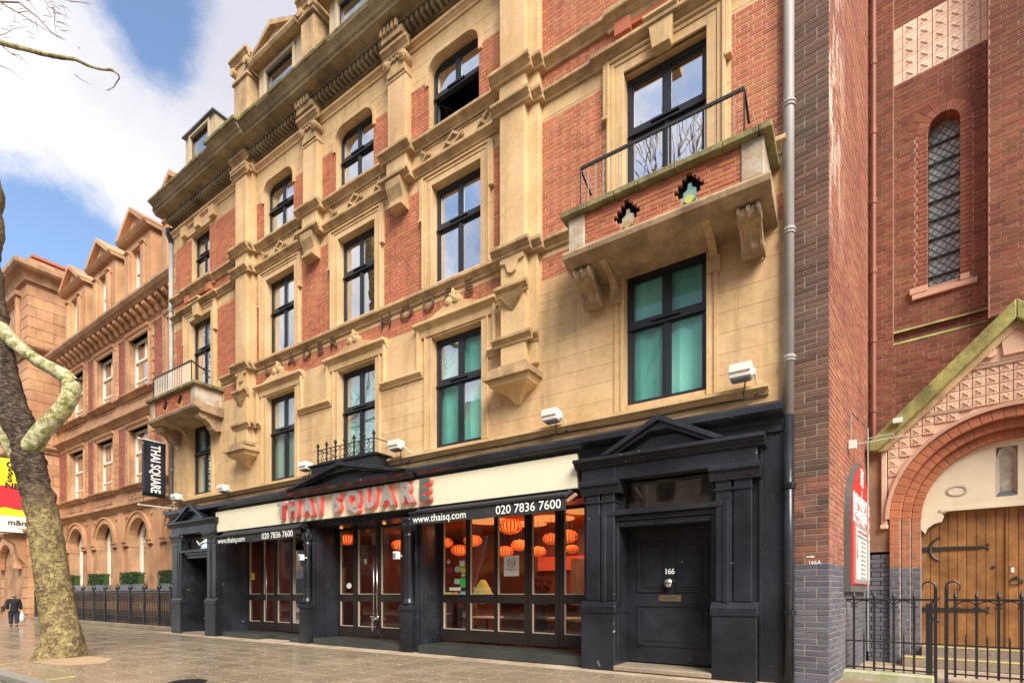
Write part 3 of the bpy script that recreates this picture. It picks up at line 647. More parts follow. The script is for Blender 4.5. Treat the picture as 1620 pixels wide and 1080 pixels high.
# balconies
def balcony(sgn):
    f = (lambda x: x) if sgn > 0 else mir
    def bx(mb, a, b, *r): mb.box(*sorted((f(a), f(b))), *r); return mb
    c = f(-3.04)
    e0, e1 = -4.62, -1.16; yd = -.95
    mb = MB(); bx(mb, e0, e1, -.90, .0, 8.0, 8.19)
    bal = mb.build('balcony', BALC, house)
    mb = MB(); mb.prof([(.0, 7.86), (-.80, 7.92), (-.86, 7.98), (-.98, 8.02), (-1.0, 8.10), (-.97, 8.16), (0, 8.195)], *sorted((f(e0-.10), f(e1+.10)))); mb.build('lower_cornice', BALC, bal)
    mb = MB(); x = e0-.13
    while x < e1+.1:
        e = min(x+random.uniform(.45, .8), e1+.13); t = random.uniform(-.008, .012); bx(mb, x, e-.004, -1.04+t, .0, 8.80+t, 8.915+t); x = e
    mb.build('mossy_coping', MOSSB, bal, bevel=.015)
    # end posts
    for a in (e0+.0, e1-.34): mb = MB(); bx(mb, a, a+.34, -.93, .0, 8.18, 8.81); mb.build('end_post', WHITESTONE, bal, bevel=.015)
    # brick parapet with stepped openings
    a0, a1 = e0+.34, e1-.34
    cross = []
    for q in (.30, .70):
        xc = a0+(a1-a0)*q
        for k, (w, zz) in enumerate([(.05, 8.66), (.12, 8.58), (.19, 8.50), (.25, 8.42), (.19, 8.34), (.12, 8.26), (.12, 8.20)]):
            xa, xb = sorted((f(xc-w), f(xc+w))); cross.append((xa, xb, zz-.001, zz+.081))
    xa, xb = sorted((f(a0), f(a1)))
    mb = MB(); sheet(mb, (xa, xb, 8.18, 8.80), cross, -.895); mb.build('parapet_core', MORTAR, bal)
    lay(courses((xa, xb, 8.185, 8.80), cross, .081, [(0, .27, .14), (.2, .27, .14)], .012, y=-.905, dep=.1, zbase=8.18, jit=.004), 'brick', BRICK, bal, 90)
    m2 = MB(); m2.box(xa+.01, xb-.01, -.74, -.72, 8.20, 8.78); m2.build('niche_back', DARKSHADE, bal)  # niche darkness is put into the colour of this backing
    for j, q in enumerate((.30, .70)):
        xc = f(a0+(a1-a0)*q)
        m2 = MB(); m2.prism([(xc-.17, 8.20), (xc+.17, 8.20), (xc+.17, 8.36), (xc+.11, 8.40), (xc+.11, 8.48), (xc+.04, 8.52), (xc+.03, 8.60), (xc-.03, 8.60), (xc-.04, 8.5), (xc-.11, 8.46), (xc-.11, 8.4), (xc-.17, 8.36)], -.83, -.76)
        m2.build('glazed_ornament', TEALTILE if (j == 1 and sgn > 0) else (WHITESTONE if sgn > 0 else STONED), bal)
        m2 = MB(); m2.disc((xc, 8.31), .085, -.86, -.83, 10, .07); m2.build('ornament_boss', LIMETILE if (j == 1 and sgn > 0) else STONED, bal)
    # soffit ribs
    for x in (-4.0, -2.1):
        m2 = MB(); m2.prof([(0, 7.62), (-.10, 7.66), (-.30, 7.84), (-.75, 7.90), (-.75, 7.93), (0, 7.93)], *sorted((f(x-.07), f(x+.07)))); m2.box(*sorted((f(x-.11), f(x+.11))), -.10, .01, 7.40, 7.66); m2.build('soffit_rib', STONED, bal)
    # scrolled brackets
    for x in (-4.42, -1.42):
        m2 = MB()
        prof = [(0, 7.9), (-.70, 7.92), (-.76, 7.86), (-.76, 7.78), (-.70, 7.70), (-.60, 7.69), (-.52, 7.66), (-.42, 7.58), (-.36, 7.50), (-.33, 7.42), (-.26, 7.37), (-.16, 7.35), (-.06, 7.38), (0, 7.42)]
        m2.prof(prof, *sorted((f(x-.13), f(x+.13))))
        for o in (-.15, 0, .15): m2.prof([(y*1.04-.01, z) for y, z in prof[1:-1]]+[(0, 7.38)], *sorted((f(x+o-.025), f(x+o+.025))))
        for (yy, zz, rr) in ((-.64, 7.80, .125), (-.20, 7.43, .09)):
            n = 14; i = len(m2.v); m2.prof([(yy+rr*math.cos(2*math.pi*k/n), zz+rr*math.sin(2*math.pi*k/n)) for k in range(n)], *sorted((f(x-.19), f(x+.19))))
        m2.build('scroll_bracket', BALC, bal, bevel=.006)
    # railing
    m2 = MB(); r0, r1 = -4.35, -1.45; zt = 9.68
    m2.bar((f(r0), -.93, zt), (f(r1), -.93, zt), .04, .05)
    for x in (r0, r1): m2.bar((f(x), -.91, zt-.012), (f(x), -.45, zt-.2), .035, .045); m2.bar((f(x), -.93, 8.9), (f(x), -.93, zt), .025)
    rl = m2.build('handrail', IRON, bal)
    n = 19 if sgn > 0 else 22
    for k in range(1, n): m2 = MB(); x = f(r0+(r1-r0)*k/n); m2.bar((x, -.93, 8.9), (x, -.93, zt), .013 if sgn > 0 else .02); m2.build('baluster', PIPEG if sgn > 0 else WHITEF, bal)
WHITESTONE = mat('flaking painted stone', (.52,.46,.36), (.36,.25,.15), .85, big=.5, bigscale=3, streak=.3, fine=.15, bump=.4)
TEALTILE = mat('teal glazed tile', (.10,.38,.42), (.35,.42,.30), .25, big=.5, bigscale=6, fine=.1)
LIMETILE = mat('lime glazed tile', (.50,.52,.12), None, .25, fine=.1)
balcony(1); balcony(-1)

# lettering on the stone band
LETM = mat('rust brown metal letter', (.13,.075,.05), (.09,.05,.035), .6, fine=.1)
for ch, px in zip('LEADERHOUSE', (423.5, 443, 462, 486, 507, 528, 611, 643.5, 678.5, 710, 742)):
    text(ch, .50, LETM, house, 'letter', facing(X(px, -.03), -.045, 8.93), .022, bold=-.008, sx=1.25)

# dormers and roof piers above the cornice
def pedi(mb, c, hw, z, h, y0, y1, t=.12):
    mb.prism([(c-hw, z), (c+hw, z), (c, z+h)], y0+.14, y1)
    mb.prof([(y1, z-.10), (y0+.05, z-.10), (y0, z-.02), (y0, z+.045), (y1, z+.05)], c-hw-.10, c+hw+.10)
    for s in (-1, 1):
        p = [(c+s*(hw+.14), z+.04), (c+s*(hw-.12), z+.04), (c, z+h-t*.2), (c, z+h+t*1.2)]
        mb.prism(p, y0-.0+.004*s, y1)
DORM = mat('pale dormer stone', (.52,.42,.28), (.40,.31,.20), .85, big=.4, bigscale=.8, streak=.4, fine=.1)
for c, hw, wz0, wz1, top in ((CW[2], .74, 17.35, 18.85, 'p'), (CW[1], .74, 17.35, 18.85, 'p'), (CW[0], .74, 17.35, 18.85, 'p'), (SW[1], .66, 17.3, 19.05, 'f'), (SW[0], .66, 17.3, 19.05, 'f')):
    d = thing  # dormers are parts of the building
    mb = MB(); g = hw+.42; zt = wz1+.35 if top == 'p' else wz1+.16
    hs = [(c-hw, c+hw, wz0, wz1)]
    sheet(mb, (c-g, c+g, 16.7, zt), hs, -.02, .3)
    mb.box(c-g, c-g+.1, .0, 1.9, 17.0, zt-.01); mb.box(c+g-.1, c+g, .0, 1.9, 17.0, zt-.01); mb.box(c-g+.1, c+g-.1, .0, 1.9, zt-.08, zt-.012)
    mb.box(c-g+.11, c+g-.11, 1.7, 1.9, 17.0, zt-.1)
    for s in (-1, 1): mb.box(*sorted((c+s*hw, c+s*(hw+.12))), -.07, -.021, 17.0, wz1+.1)
    mb.box(c-hw-.12, c+hw+.12, -.072, -.021, wz1, wz1+.11)
    dm = mb.build('dormer', DORM if 'DORM' in globals() else STONED, house, bevel=.01)
    if top == 'p':
        mb = MB(); pedi(mb, c, g+.02, zt-.02, .55, -.35, 1.9); mb.build('dormer_pediment', STONED, dm)
    else:
        mb = MB(); mb.prism([(c-g-.08, zt), (c+g+.08, zt), (c+g+.08, zt+.05), (c-g-.08, zt+.05)], -.14, 2.0)
        mb.prism([(c-g-.04, zt+.05), (c+g+.04, zt+.05), (c, zt+.12)], -.1, 1.9); mb.build('dormer_roof', LEAD, dm)
    mb = MB(); t = .06
    mb.box(c-hw, c-hw+t, .02, .1, wz0, wz1); mb.box(c+hw-t, c+hw, .02, .1, wz0, wz1); mb.box(c-hw+t, c+hw-t, .02, .1, wz1-t, wz1); mb.box(c-hw+t, c+hw-t, .02, .1, (wz0+wz1)/2-.5, (wz0+wz1)/2-.45)
    w_ = mb.build('dormer_window', FRAME, dm)
    mb = MB(); mb.quad((c-hw+t, .06, wz0), (c+hw-t, .06, wz0), (c+hw-t, .06, wz1-t), (c-hw+t, .06, wz1-t)); mb.build('dormer_pane', GL_TOP, dm)
    mb = MB(); mb.quad((c-hw, .5, wz0), (c+hw, .5, wz0), (c+hw, .5, wz1), (c-hw, .5, wz1)); mb.build('dormer_blind', BLINDW, dm)
for c, h in ((mir(-6.35), 19.75), ((CW[2]+CW[1])/2, 19.5), ((CW[1]+CW[0])/2, 19.5), (-6.35, 19.75)):
    mb = MB(); w = .42 if h > 19.6 else .3
    mb.box(c-w, c+w, -.30, .9, 17.0, h-.7); mb.box(c-w-.05, c+w+.05, -.36, .95, 18.9, 19.0)
    mb.box(c-w+.02, c+w-.02, -.27, .88, h-.7, h-.2); mb.prof([(y-.27, z) for y, z in pl(h-.28, h, .18)]+[], c-w-.12, c+w+.12); mb.box(c-w-.10, c+w+.10, -.269, .98, h-.11, h-.01)
    for s in (-1, 1): mb.disc((c+s*(w-.02), h-.4), .13, -.40, .9, 12)
    mb.build('roof_pier', STONED, house, bevel=.012)
mb = MB(); mb.prof([(.3, 17.0), (.32, 17.3), (3.2, 18.0), (7.9, 18.0), (7.9, 17.0)], XL+.1, XR-.1); mb.build('roof', SLATE, house)
mb = MB(); c = at(362, 172, 26); mb.lathe((-19.0, 1.2, 18.0), [(.13, 0), (.13, 1.35), (.17, 1.4), (.17, 1.5), (.09, 1.55), (.09, 1.7)], 12); mb.build('flue', LEAD, house)
# ------------------------------------------------------------------ the black shopfront (part of the building)
def portal(sgn):
    f = (lambda x: x) if sgn > 0 else mir
    def bx(mb, a, b, *r): mb.box(*sorted((f(a), f(b))), *r)
    mb = MB()
    bx(mb, -4.66, -3.92, -.27, .02, 3.78, 4.12); bx(mb, -3.93, -1.35, -.265, .02, 3.78, 4.118)
    bx(mb, -4.45, -4.08, -.19, .5, 0, 3.4); bx(mb, -1.94, -1.56, -.19, .5, 0, 3.4)
    bx(mb, -1.56, -1.0, -.04, .5, 0, 4.5); bx(mb, -4.66, -1.56, -.02, .5, 3.72, 4.5) if False else None
    bx(mb, -4.70, -4.449, -.05, .86, 0, 4.4)
    bx(mb, -1.36, -1.30, -.07, .0, 0, 4.1)
    po = mb.build('entrance_surround', BLACK, house, bevel=.012)
    # plinths
    for a, b in ((-4.66, -3.93), (-2.10, -1.36)):
        m2 = MB(); bx(m2, a, b, -.28, .42, 0, 1.13); pn = m2.build('plinth', BLACK, house, bevel=.012)
        m2 = MB(); m2.prof([(.42, 1.13), (-.30, 1.13), (-.30, 1.28), (-.20, 1.38), (.42, 1.38)], *sorted((f(a-.02), f(b+.02)))); m2.build('plinth_cap', BLACK, pn, bevel=.01)
    # paired shafts and capitals
    for a, b in ((-4.58, -4.28), (-4.24, -3.96), (-2.04, -1.78), (-1.74, -1.44)):
        inner = a in (-4.24, -2.04); m2 = MB(); bx(m2, a, b, -.22, .1 if not inner else .40, 1.38, 3.55); pn = m2.build('shaft', BLACK, house, bevel=.012)
        m2 = MB(); bx(m2, a-.02, b+.02, -.25, .1, 3.36, 3.40); m2.build('necking', BLACK, pn)
    for a, b in ((-4.62, -3.93), (-2.08, -1.40)):
        m2 = MB(); m2.prof([(y-.22 if y < 0 else .38, z) for y, z in pl(3.53, 3.80, .13)], *sorted((f(a-.06), f(b+.10)))); m2.build('capital', BLACK, house)
    m2 = MB(); m2.prof([(y-.26 if y < 0 else .05, z) for y, z in pl(4.06, 4.25, .18)], *sorted((f(-4.78), f(-1.22)))); m2.build('entablature', BLACK, house)
    # pediment
    m2 = MB(); c = f(-3.02); hw = 1.12
    m2.prism([(c-hw, 4.25), (c+hw, 4.25), (c, 4.80)], -.20, .05)
    for s in (-1, 1):
        for (o, y0) in ((0, -.44), (.075, -.36)):
            m2.prism([(c+s*(hw+.06-o*1.9), 4.255), (c+s*(hw-.12-o*1.9), 4.255), (c, 4.76-o), (c, 4.87-o)], y0+.003*s, .04)
    m2.build('pediment', BLACK, house, bevel=.008)
    # architrave round the door
    m2 = MB()
    for (o, w, p) in ((0, .12, -.10), (.12, .10, -.15), (.22, .10, -.24)):
        bx(m2, -3.92-o-w, -3.92-o, p, .03, 1.36 if o > .1 else .0, 2.86+o+w); bx(m2, -2.14+o, -2.14+o+w, p, .03, 1.36 if o > .1 else 0, 2.86+o+w); bx(m2, -3.92-o, -2.14+o, p+.002, .03, 2.86+o, 2.86+o+w-.002)
    m2.build('door_architrave', BLACK, house, bevel=.012)
    # recess and fanlight
    m2 = MB(); bx(m2, -3.97, -3.921, -.09, .46, 0, 3.2); bx(m2, -2.139, -2.1, -.09, .46, 0, 3.2); bx(m2, -3.92, -2.14, -.0, .46, 2.862, 2.95); bx(m2, -3.95, -2.05, .10, .16, 3.12, 3.24); bx(m2, -3.99, -3.86, .08, .2, 3.2, 3.8); bx(m2, -2.18, -2.03, .08, .2, 3.2, 3.8)
    m2.build('door_reveal', BLACK, house)
    m2 = MB(); m2.quad(*[(f(x), .14, z) for x, z in ((-3.95, 3.2), (-2.05, 3.2), (-2.05, 3.8), (-3.95, 3.8))]); m2.build('fanlight', GL_SHOP, house)
    m2 = MB(); bx(m2, -3.9, -2.1, .5, .52, 3.2, 3.85); m2.build('fanlight_backing', FANB, house)
    return f, bx
FANB = mat('pale painted fanlight backing', (.45,.40,.30), (.12,.10,.08), .9, big=.5, bigscale=2, fine=.05)  # the fanlight's pale look is put into this backing's colour
f, bx = portal(1)
# door 166
m2 = MB(); bx(m2, -3.92, -2.14, .43, .47, .12, 2.862)
for a, b, c_, d in ((-3.71, -3.14, 1.55, 2.58), (-2.92, -2.30, 1.55, 2.58), (-3.71, -2.30, .46, 1.30)):
    for (xa, xb, za, zb) in ((a, b, d-.035, d), (a, b, c_, c_+.035), (a, a+.035, c_+.036, d-.036), (b-.035, b, c_+.036, d-.036)): m2.box(xa, xb, .405, .431, za, zb)
    m2.box(a+.10, b-.10, .418, .431, c_+.10, d-.10)
door = m2.build('entrance_door', BLACK, house, label='black four panel entrance door numbered 166', bevel=.006)
door['label'] = 'black panelled entrance door numbered 166'
m2 = MB(); m2.lathe((0,0,0), [(.03, 0), (.035, .03), (.085, .05), (.10, .09), (.08, .13), (.02, .145)], 16); m2.xf(lambda p: Vector((-3.05+p.x, .43-p.z, 1.735+p.y))); m2.build('door_knob', BRASS, door, True)
m2 = MB(); m2.box(-3.27, -2.82, .418, .43, 1.37, 1.50); lb = m2.build('letter_plate', GOLDM, door, bevel=.004)
text('LETTERS', .07, IRON, door, 'letter_plate_engraving', facing(-3.045, .416, 1.435), .001)
text('166', .155, WHITEL, door, 'door_number', facing(-3.05, .428, 1.965), .003, bold=.003, spacing=.86)
mb = MB(); mb.box(-3.96, -2.10, -.30, .44, 0, .10); mb.build('door_step', STEPST, house, bevel=.02)
f2_, bx2 = portal(-1)
m2 = MB(); m2.box(mir(-2.14), mir(-3.1), .0, .02, 0, .0) if False else None
xa, xb = mir(-2.14), mir(-3.92)
m2 = MB(); m2.box(xa, xb, 1.30, 1.34, .05, 2.86); m2.box(xa, xa+.05, .4, 1.3, 0, 2.9); m2.box(xa, xb, .45, 1.3, 2.9, 2.95); m2.box(xb-.62, xb-.56, .55, 1.3, 0.05, 2.86)
m2.build('side_door', BLACK, house, label='black side entrance door in the left doorway')
m2 = MB(); m2.box(xb-.65, xb-.62, .6, .66, 1.5, 1.75); m2.box(xb-.66, xb-.63, .8, .9, 1.4, 1.46); m2.build('side_door_handle', BRASS, house)
m2 = MB(); m2.box(mir(-2.1), mir(-3.96), -.2, 1.3, 0, .04); m2.build('doorway_floor', STEPST, house)

# fascia zone
mb = MB(); mb.prof([(.1, 4.42), (-.12, 4.42), (-.15, 4.50), (-.30, 4.56), (-.36, 4.60), (-.36, 4.70), (-.30, 4.76), (.1, 4.79)], XL+.02, XR-.02); mb.prof([(.1, 4.30), (-.10, 4.30), (-.11, 4.425), (.1, 4.43)], XL+.03, XR-.03); mb.build('shop_cornice', BLACK, house)
mb = MB(); mb.box(mir(-4.66), -4.66, -.08, .30, 3.62, 4.31); mb.box(mir(-4.66), -4.66, .02, .88, 3.55, 3.62); mb.build('shop_lintel', BLACK, house)
mb = MB(); mb.box(-1.01, XR-.01, -.06, .5, 0, 4.45); mb.box(XL, XL+.45, -.05, .4, 0, 4.4); mb.build('end_pier', BLACK, house)
# centre pediment of the fascia
mb = MB(); c = -11.83; hw = 2.35
mb.prism([(c-hw, 4.60), (c+hw, 4.60), (c, 5.06)], -.42, .0)
for s in (-1, 1):
    for (o, y0) in ((0, -.66), (.08, -.56)):
        mb.prism([(c+s*(hw+.16-o*2.2), 4.64), (c+s*(hw-.22-o*2.2), 4.64), (c, 5.06-o), (c, 5.17-o)], y0+.003*s, .0)
mb.build('pediment', BLACK, house, bevel=.008)
mb = MB(); mb.prof([(.05, 4.47), (-.38, 4.47), (-.42, 4.52), (-.56, 4.56), (-.58, 4.64), (.05, 4.66)], c-hw-.14, c+hw+.14); mb.build('pediment_base', BLACK, house)
mb = MB(); mb.box(c-1.35, c+1.35, -.55, -.02, 4.9, 5.19); mb.box(c-1.45, c+1.45, -.60, -.02, 5.19, 5.23); mb.build('roof_box', BLACK, house)
# cresting railing
mb = MB(); x0, x1, y = c-1.0, c+1.32, -.57; zt = 5.62; zb = 5.235
mb.bar((x0, y, zt), (x1, y, zt), .022); mb.bar((x0, y, zb+.02), (x1, y, zb+.02), .022)
for xx in (x0, x1): mb.bar((xx, y, zt), (xx, -.02, zt), .02)
crest = mb.build('cresting', IRON, house)
n = 7
for k in range(n):
    x = x0+(x1-x0)*k/(n-1); m2 = MB(); m2.bar((x, y, zb), (x, y, zt+.07), .035); m2.lathe((x, y, zt+.07), [(.012, 0), (.045, .03), (.05, .06), (.03, .09), (.035, .1), (.01, .13)], 8); m2.build('finial_post', IRON, crest)
m2 = MB(); w = (x1-x0)/(n-1)
for k in range(n-1):
    for h in (0, 1):
        xc = x0+w*(k+.25+.5*h); zc = (zt+zb)/2
        ring = [(xc+.085*math.cos(2*math.pi*j/12), y, zc+.10*math.sin(2*math.pi*j/12)) for j in range(13)]; m2.tube(ring, .010, 4, False)
        for s in (-1, 1):
            for t in (-1, 1): m2.bar((xc+s*.055, y, zc+t*.08), (xc+s*w*.25, y, zc+t*.185), .014)
m2.build('cresting_scrollwork', IRON, crest)

# shopfronts
RX = .88
FLOOR = .12
def front(xl, xr, xs, name, splits, door_idx=(), handle=None, y=RX, z0=.16, label=None):
    """glazed screen: xs is a list of pane edges"""
    mb = MB(); ztop = 3.62; rail = (1.28, 1.50)
    zb = z0+.30
    mb.box(xl, xr, y, y+.07, z0, zb); mb.box(xl, xr, y+.002, y+.07, rail[0], rail[1]); mb.box(xl, xr, y, y+.07, ztop-.12, ztop)
    ed = [xl]+[e for p in xs for e in p]+[xr]
    for a, b in zip(ed[0::2], ed[1::2]):
        if b-a > .01: mb.box(a, b, y-.003, y+.072, zb, rail[0]); mb.box(a, b, y-.003, y+.072, rail[1], ztop-.12)
    for xx in splits: mb.box(xx-.012, xx+.012, y-.02, y-.003, z0, ztop-.1)
    fr = mb.build(name, BROWNF, house, label=label)
    for a, b in xs:
        for c_, d in ((zb, rail[0]), (rail[1], ztop-.12)):
            m2 = MB(); m2.quad((a, y+.035, c_), (b, y+.035, c_), (b, y+.035, d), (a, y+.035, d)); m2.build('pane', GL_SHOP, fr)
            m2 = MB(); t = .022
            m2.box(a, a+t, y-.012, y+.03, c_, d); m2.box(a+t, b, y-.012, y+.03, c_, c_+t); m2.build('glazing_bead', BEAD, fr)
    return fr
BROWNF = mat('dark brown black joinery', (.022,.017,.015), (.035,.028,.024), .35, fine=.15, bump=.08, roughvar=.1)
BEAD = mat('pale glazing bead', (.42,.36,.28), None, .5, fine=.1)
def pan(p): return [(X(a, RX), X(b, RX)) for a, b in p]
fr1 = front(-9.47, -4.70, pan([(702,737),(744.5,781.5),(788,829.5),(842.5,878),(893.5,930)]), 'shop_screen', [X(784.5,RX), X(836,RX), X(884,RX)], z0=.26, label='five light glazed folding screen right of the entrance')
fr2 = front(-13.77, -10.02, pan([(539,558.6),(567,594.5),(603.7,634)]), 'entrance_screen', [X(562,RX), X(599,RX)], z0=.2, label='glazed double doors of the restaurant entrance')
fr3 = front(-18.95, -14.38, pan([(395.5,412),(418,433.5),(440,459),(464,480)]), 'shop_screen', [X(415,RX), X(436,RX), X(461.5,RX)], z0=.2, label='four light glazed screen left of the entrance')
# deep side panels of the recesses
for x in (-9.50, -13.80, mir(-4.72)+.05): mb = MB(); mb.box(x-.10, x, .0, RX+.08, 0, 3.63); mb.build('side_panel', BLACK, house, bevel=.01)
for x in (-10.0, -14.36, -4.68): mb = MB(); mb.box(x, x+.08, .02, RX+.08, 0, 3.63); mb.build('side_panel', BLACK, house, bevel=.01)
# columns on plinths
for c, r_ in ((-9.78, .15), (-14.10, .15)):
    mb = MB(); mb.box(c-.22, c+.20, -.16, .25, 0, 1.08); col = mb.build('column', BLACK, house, bevel=.012)
    m2 = MB(); m2.prof([(.24, 1.08), (-.18, 1.08), (-.18, 1.17), (-.10, 1.24), (.24, 1.24)], c-.24, c+.22); m2.build('plinth_cap', BLACK, col)
    m2 = MB(); m2.lathe((c-.01, .0, 1.24), [(.16, 0), (.17, .05), (.13, .10), (.125, .2), (.115, 1.75), (.15, 1.78), (.15, 1.82), (.12, 1.85), (.13, 1.9), (.17, 2.05), (.21, 2.2), (.21, 2.28)], 18); m2.build('shaft', BLACK, col, True)
    m2 = MB()
    for k in range(8): a = 2*math.pi*k/8; m2.lathe((c-.01+.16*math.cos(a), .16*math.sin(a), 3.28), [(.01, -.1), (.05, -.04), (.06, .04), (.03, .1)], 6)
    m2.build('capital_leaves', BLACK, col)
    m2 = MB(); m2.box(c+.20, c+.38, .06, .3, 0, 3.6); m2.build('pilaster_strip', BLACK, col, bevel=.01)
# steps
for (a, b, y0, z1) in ((-9.36, -4.72, -.12, .20), (-13.70, -10.05, -.10, .17), (-18.9, -16.6, -.10, .17)):
    mb = MB(); mb.box(a, b, y0, RX+.1, 0, z1); st = mb.build('granite_step', GRANITE, house, bevel=.01)
mb = MB(); mb.box(-16.59, -14.4, .25, RX+.1, 0, .15); mb.box(-14.95, -14.36, -.08, .3, 0, .10); mb.build('granite_step', GRANITE, house, bevel=.01)
# restaurant interior: a warm room behind the glass
ROOMW = mat('warm brown wall', (.30,.10,.045), (.16,.05,.03), .8, big=.5, fine=.1)
ROOMC = mat('amber ceiling', (.50,.26,.10), None, .8, fine=.05)
mb = MB(); mb.box(-19.5, -1.5, 5.4, 5.45, .1, 3.7); mb.box(-19.5, -19.45, 1.0, 5.4, .1, 3.7); mb.box(-1.55, -1.5, 1.0, 5.4, .1, 3.7); mb.box(-4.66, -4.6, 1.0, 4.0, .1, 3.6); mb.build('room_walls', ROOMW, house)
mb = MB(); mb.box(-19.5, -1.5, .97, 5.4, 3.58, 3.62); mb.build('room_ceiling', ROOMC, house)
for x, e in ((-7.2, 45), (-12, 14), (-16.6, 14)):      # added warm fill lights that brighten the room under its lit ceiling
    al = bpy.data.lights.new('room_fill_light', 'AREA'); al.energy = e; al.size = 2.4; al.color = (1, .42, .20); ao = bpy.data.objects.new('room_fill_light', al); COL.objects.link(ao); ao.location = (x, 3.2, 3.5)
mb = MB(); mb.box(-19.5, -1.5, .97, 5.4, .08, .11); mb.build('room_floor', mat('dark timber floor', (.06,.035,.025), None, .4), house)
mb = MB(); mb.box(-9.3, -5.0, 3.6, 4.2, .11, 1.25); mb.box(-9.4, -4.9, 3.5, 4.3, 1.25, 1.31); mb.build('bar_counter', mat('bar timber', (.12,.05,.03), None, .3), house)
mb = MB(); mb.box(-8.9, -5.2, 5.2, 5.39, 2.3, 2.75); mb.build('red_shelf', mat('red lit shelf', (.55,.06,.03), None, .4, emit=(1,.12,.04), estr=.15), house)
CLOTH = mat('white table linen', (.7,.66,.6), None, .8); CHW = mat('dark chair timber', (.07,.03,.02), None, .4)
def dining(x, y, lab):
    t = thing('dining_table', 'round table with pale cloth inside the restaurant, '+lab, 'table', (x, y, .11), group='tables inside the restaurant')
    m2 = MB(); m2.lathe((x, y, .11), [(.05, .70), (.48, .72), (.50, .74), (.49, .76), (.02, .77)], 20); m2.build('tabletop', CLOTH, t); m2 = MB(); m2.lathe((x, y, .11), [(.25, 0), (.25, .03), (.04, .06), (.04, .70)], 12); m2.build('pedestal', CHW, t)
    for s, l2 in ((-1, 'left'), (1, 'right')):
        cx_ = x+s*.72; c = thing('dining_chair', 'dark chair %s of the table %s' % (l2, lab), 'chair', (cx_, y, .11), group='chairs inside the restaurant')
        m2 = MB(); m2.box(cx_-.21, cx_+.21, y-.21, y+.21, .53, .58); m2.build('seat', CHW, c)
        for a in (-1, 1):
            for b in (-1, 1): m2 = MB(); m2.bar((cx_+a*.19, y+b*.19, .11), (cx_+a*.18, y+b*.18, .53), .035); m2.build('leg', CHW, c)
        m2 = MB(); xx = cx_+s*.20; m2.box(min(xx, xx+s*.03), max(xx, xx+s*.03), y-.2, y+.2, .75, 1.08)
        for b in (-.18, .18): m2.bar((xx+s*.015, y+b, .58), (xx+s*.03, y+b, .76), .03)
        m2.build('backrest', CHW, c)
dining(-8.7, 2.0, 'nearest the left end of the wide window'); dining(-6.5, 2.6, 'near the middle of the wide window'); dining(-11.6, 3.1, 'behind the double doors'); dining(-16.6, 2.2, 'behind the left screen')
for x, w_ in ((-6.05, .55), (-17.0, .8)):
    mb = MB(); mb.box(x-w_, x+w_, 3.1, 3.14, 1.2, 2.5); mb.build('pale_screen', mat('pale folding screen', (.5,.42,.32), (.3,.25,.2), .7, big=.5), house)
# ------------------------------------------------------------------ ground
mb = MB(); mb.quad((-400,-600,-.13),(400,-600,-.13),(400,500,-.13),(-400,500,-.13)); g = mb.build('ground', ROAD); g['kind'] = 'structure'
KY = -6.86
mb = MB(); mb.box(-90, 12, KY, 9, -.12, -.018); pav = mb.build('pavement', PAVEJ); pav['kind'] = 'structure'
def flat(v): return Vector((v.x, v.z, -v.y))
def gcourses(x0, x1, y0, y1, ch, lens, joint): return courses((x0, x1, y0, y1), [], ch, lens, joint, y=.012, dep=.03, zbase=y0, jit=.0016)
pv = gcourses(-50, 6, KY, -.55, .62, [(0, .95, .8, .7), (.4, .8, 1.05, .75), (.2, .7, .9, .9)], .009)
lay(pv, 'paving_slab', PAVE, pav, 300, bevel=.006, swap=flat)
pv = gcourses(-23, -.4, -.55, 1.35, .55, [(0, .9, .7, 1.1), (.3, .8, .8, .8)], .009)
lay(pv, 'pale_paving_slab', PAVEP, pav, 80, bevel=.006, swap=flat)
pv = gcourses(-50, -23, -.55, .3, .55, [(0, .9, .7, 1.1)], .009); lay(pv, 'paving_slab', PAVE, pav, 20, swap=flat)
KERB = mat('granite kerb', (.30,.28,.24), (.2,.19,.16), .5, piece=.12, fine=.25, finescale=40, speck=.3)
kb = [( -50+.95*k, -50+.95*(k+1)-.012, KY-.17, KY-.004, .012, .13) for k in range(60)]
lay(kb, 'kerb_stone', KERB, pav, 60, bevel=.012, swap=flat)
YELL = mat('worn yellow line paint', (.62,.55,.18), (.35,.32,.15), .5, big=.5, bigscale=8, fine=.2)
mb = MB()
for a, b in ((Gd(75,1074), Gd(121,1068)), (Gd(-10,1051), Gd(34,1046))): mb.bar((a.x, a.y, -.008), (b.x, b.y, -.008), .09, .006)
mb.build('painted_strip', YELL, pav)
mb = MB()
for o in (.35, .58): mb.quad((-60, KY-o, -.126), (12, KY-o, -.126), (12, KY-o-.10, -.126), (-60, KY-o-.10, -.126))
yl = mb.build('yellow_road_lines', YELL); yl['kind'] = 'structure'
c = Gd(296, 1078)
mh = thing('manhole_cover', 'round black iron drain cover in the paving at the bottom edge of the photo', 'manhole cover', (c.x, c.y, -.01))
mb = MB(); mb.lathe(c, [(.30, -.02), (.30, .004), (.27, .006), (.01, .006)], 24); mb.build('rim', IRON, mh)
mb = MB()
for k in range(-4, 5): w = math.sqrt(max(.0, .26**2-(k*.055)**2)); mb.box(c.x-w, c.x+w, c.y+k*.055-.012, c.y+k*.055+.012, .006, .014)
mb.build('raised_bars', IRON, mh)
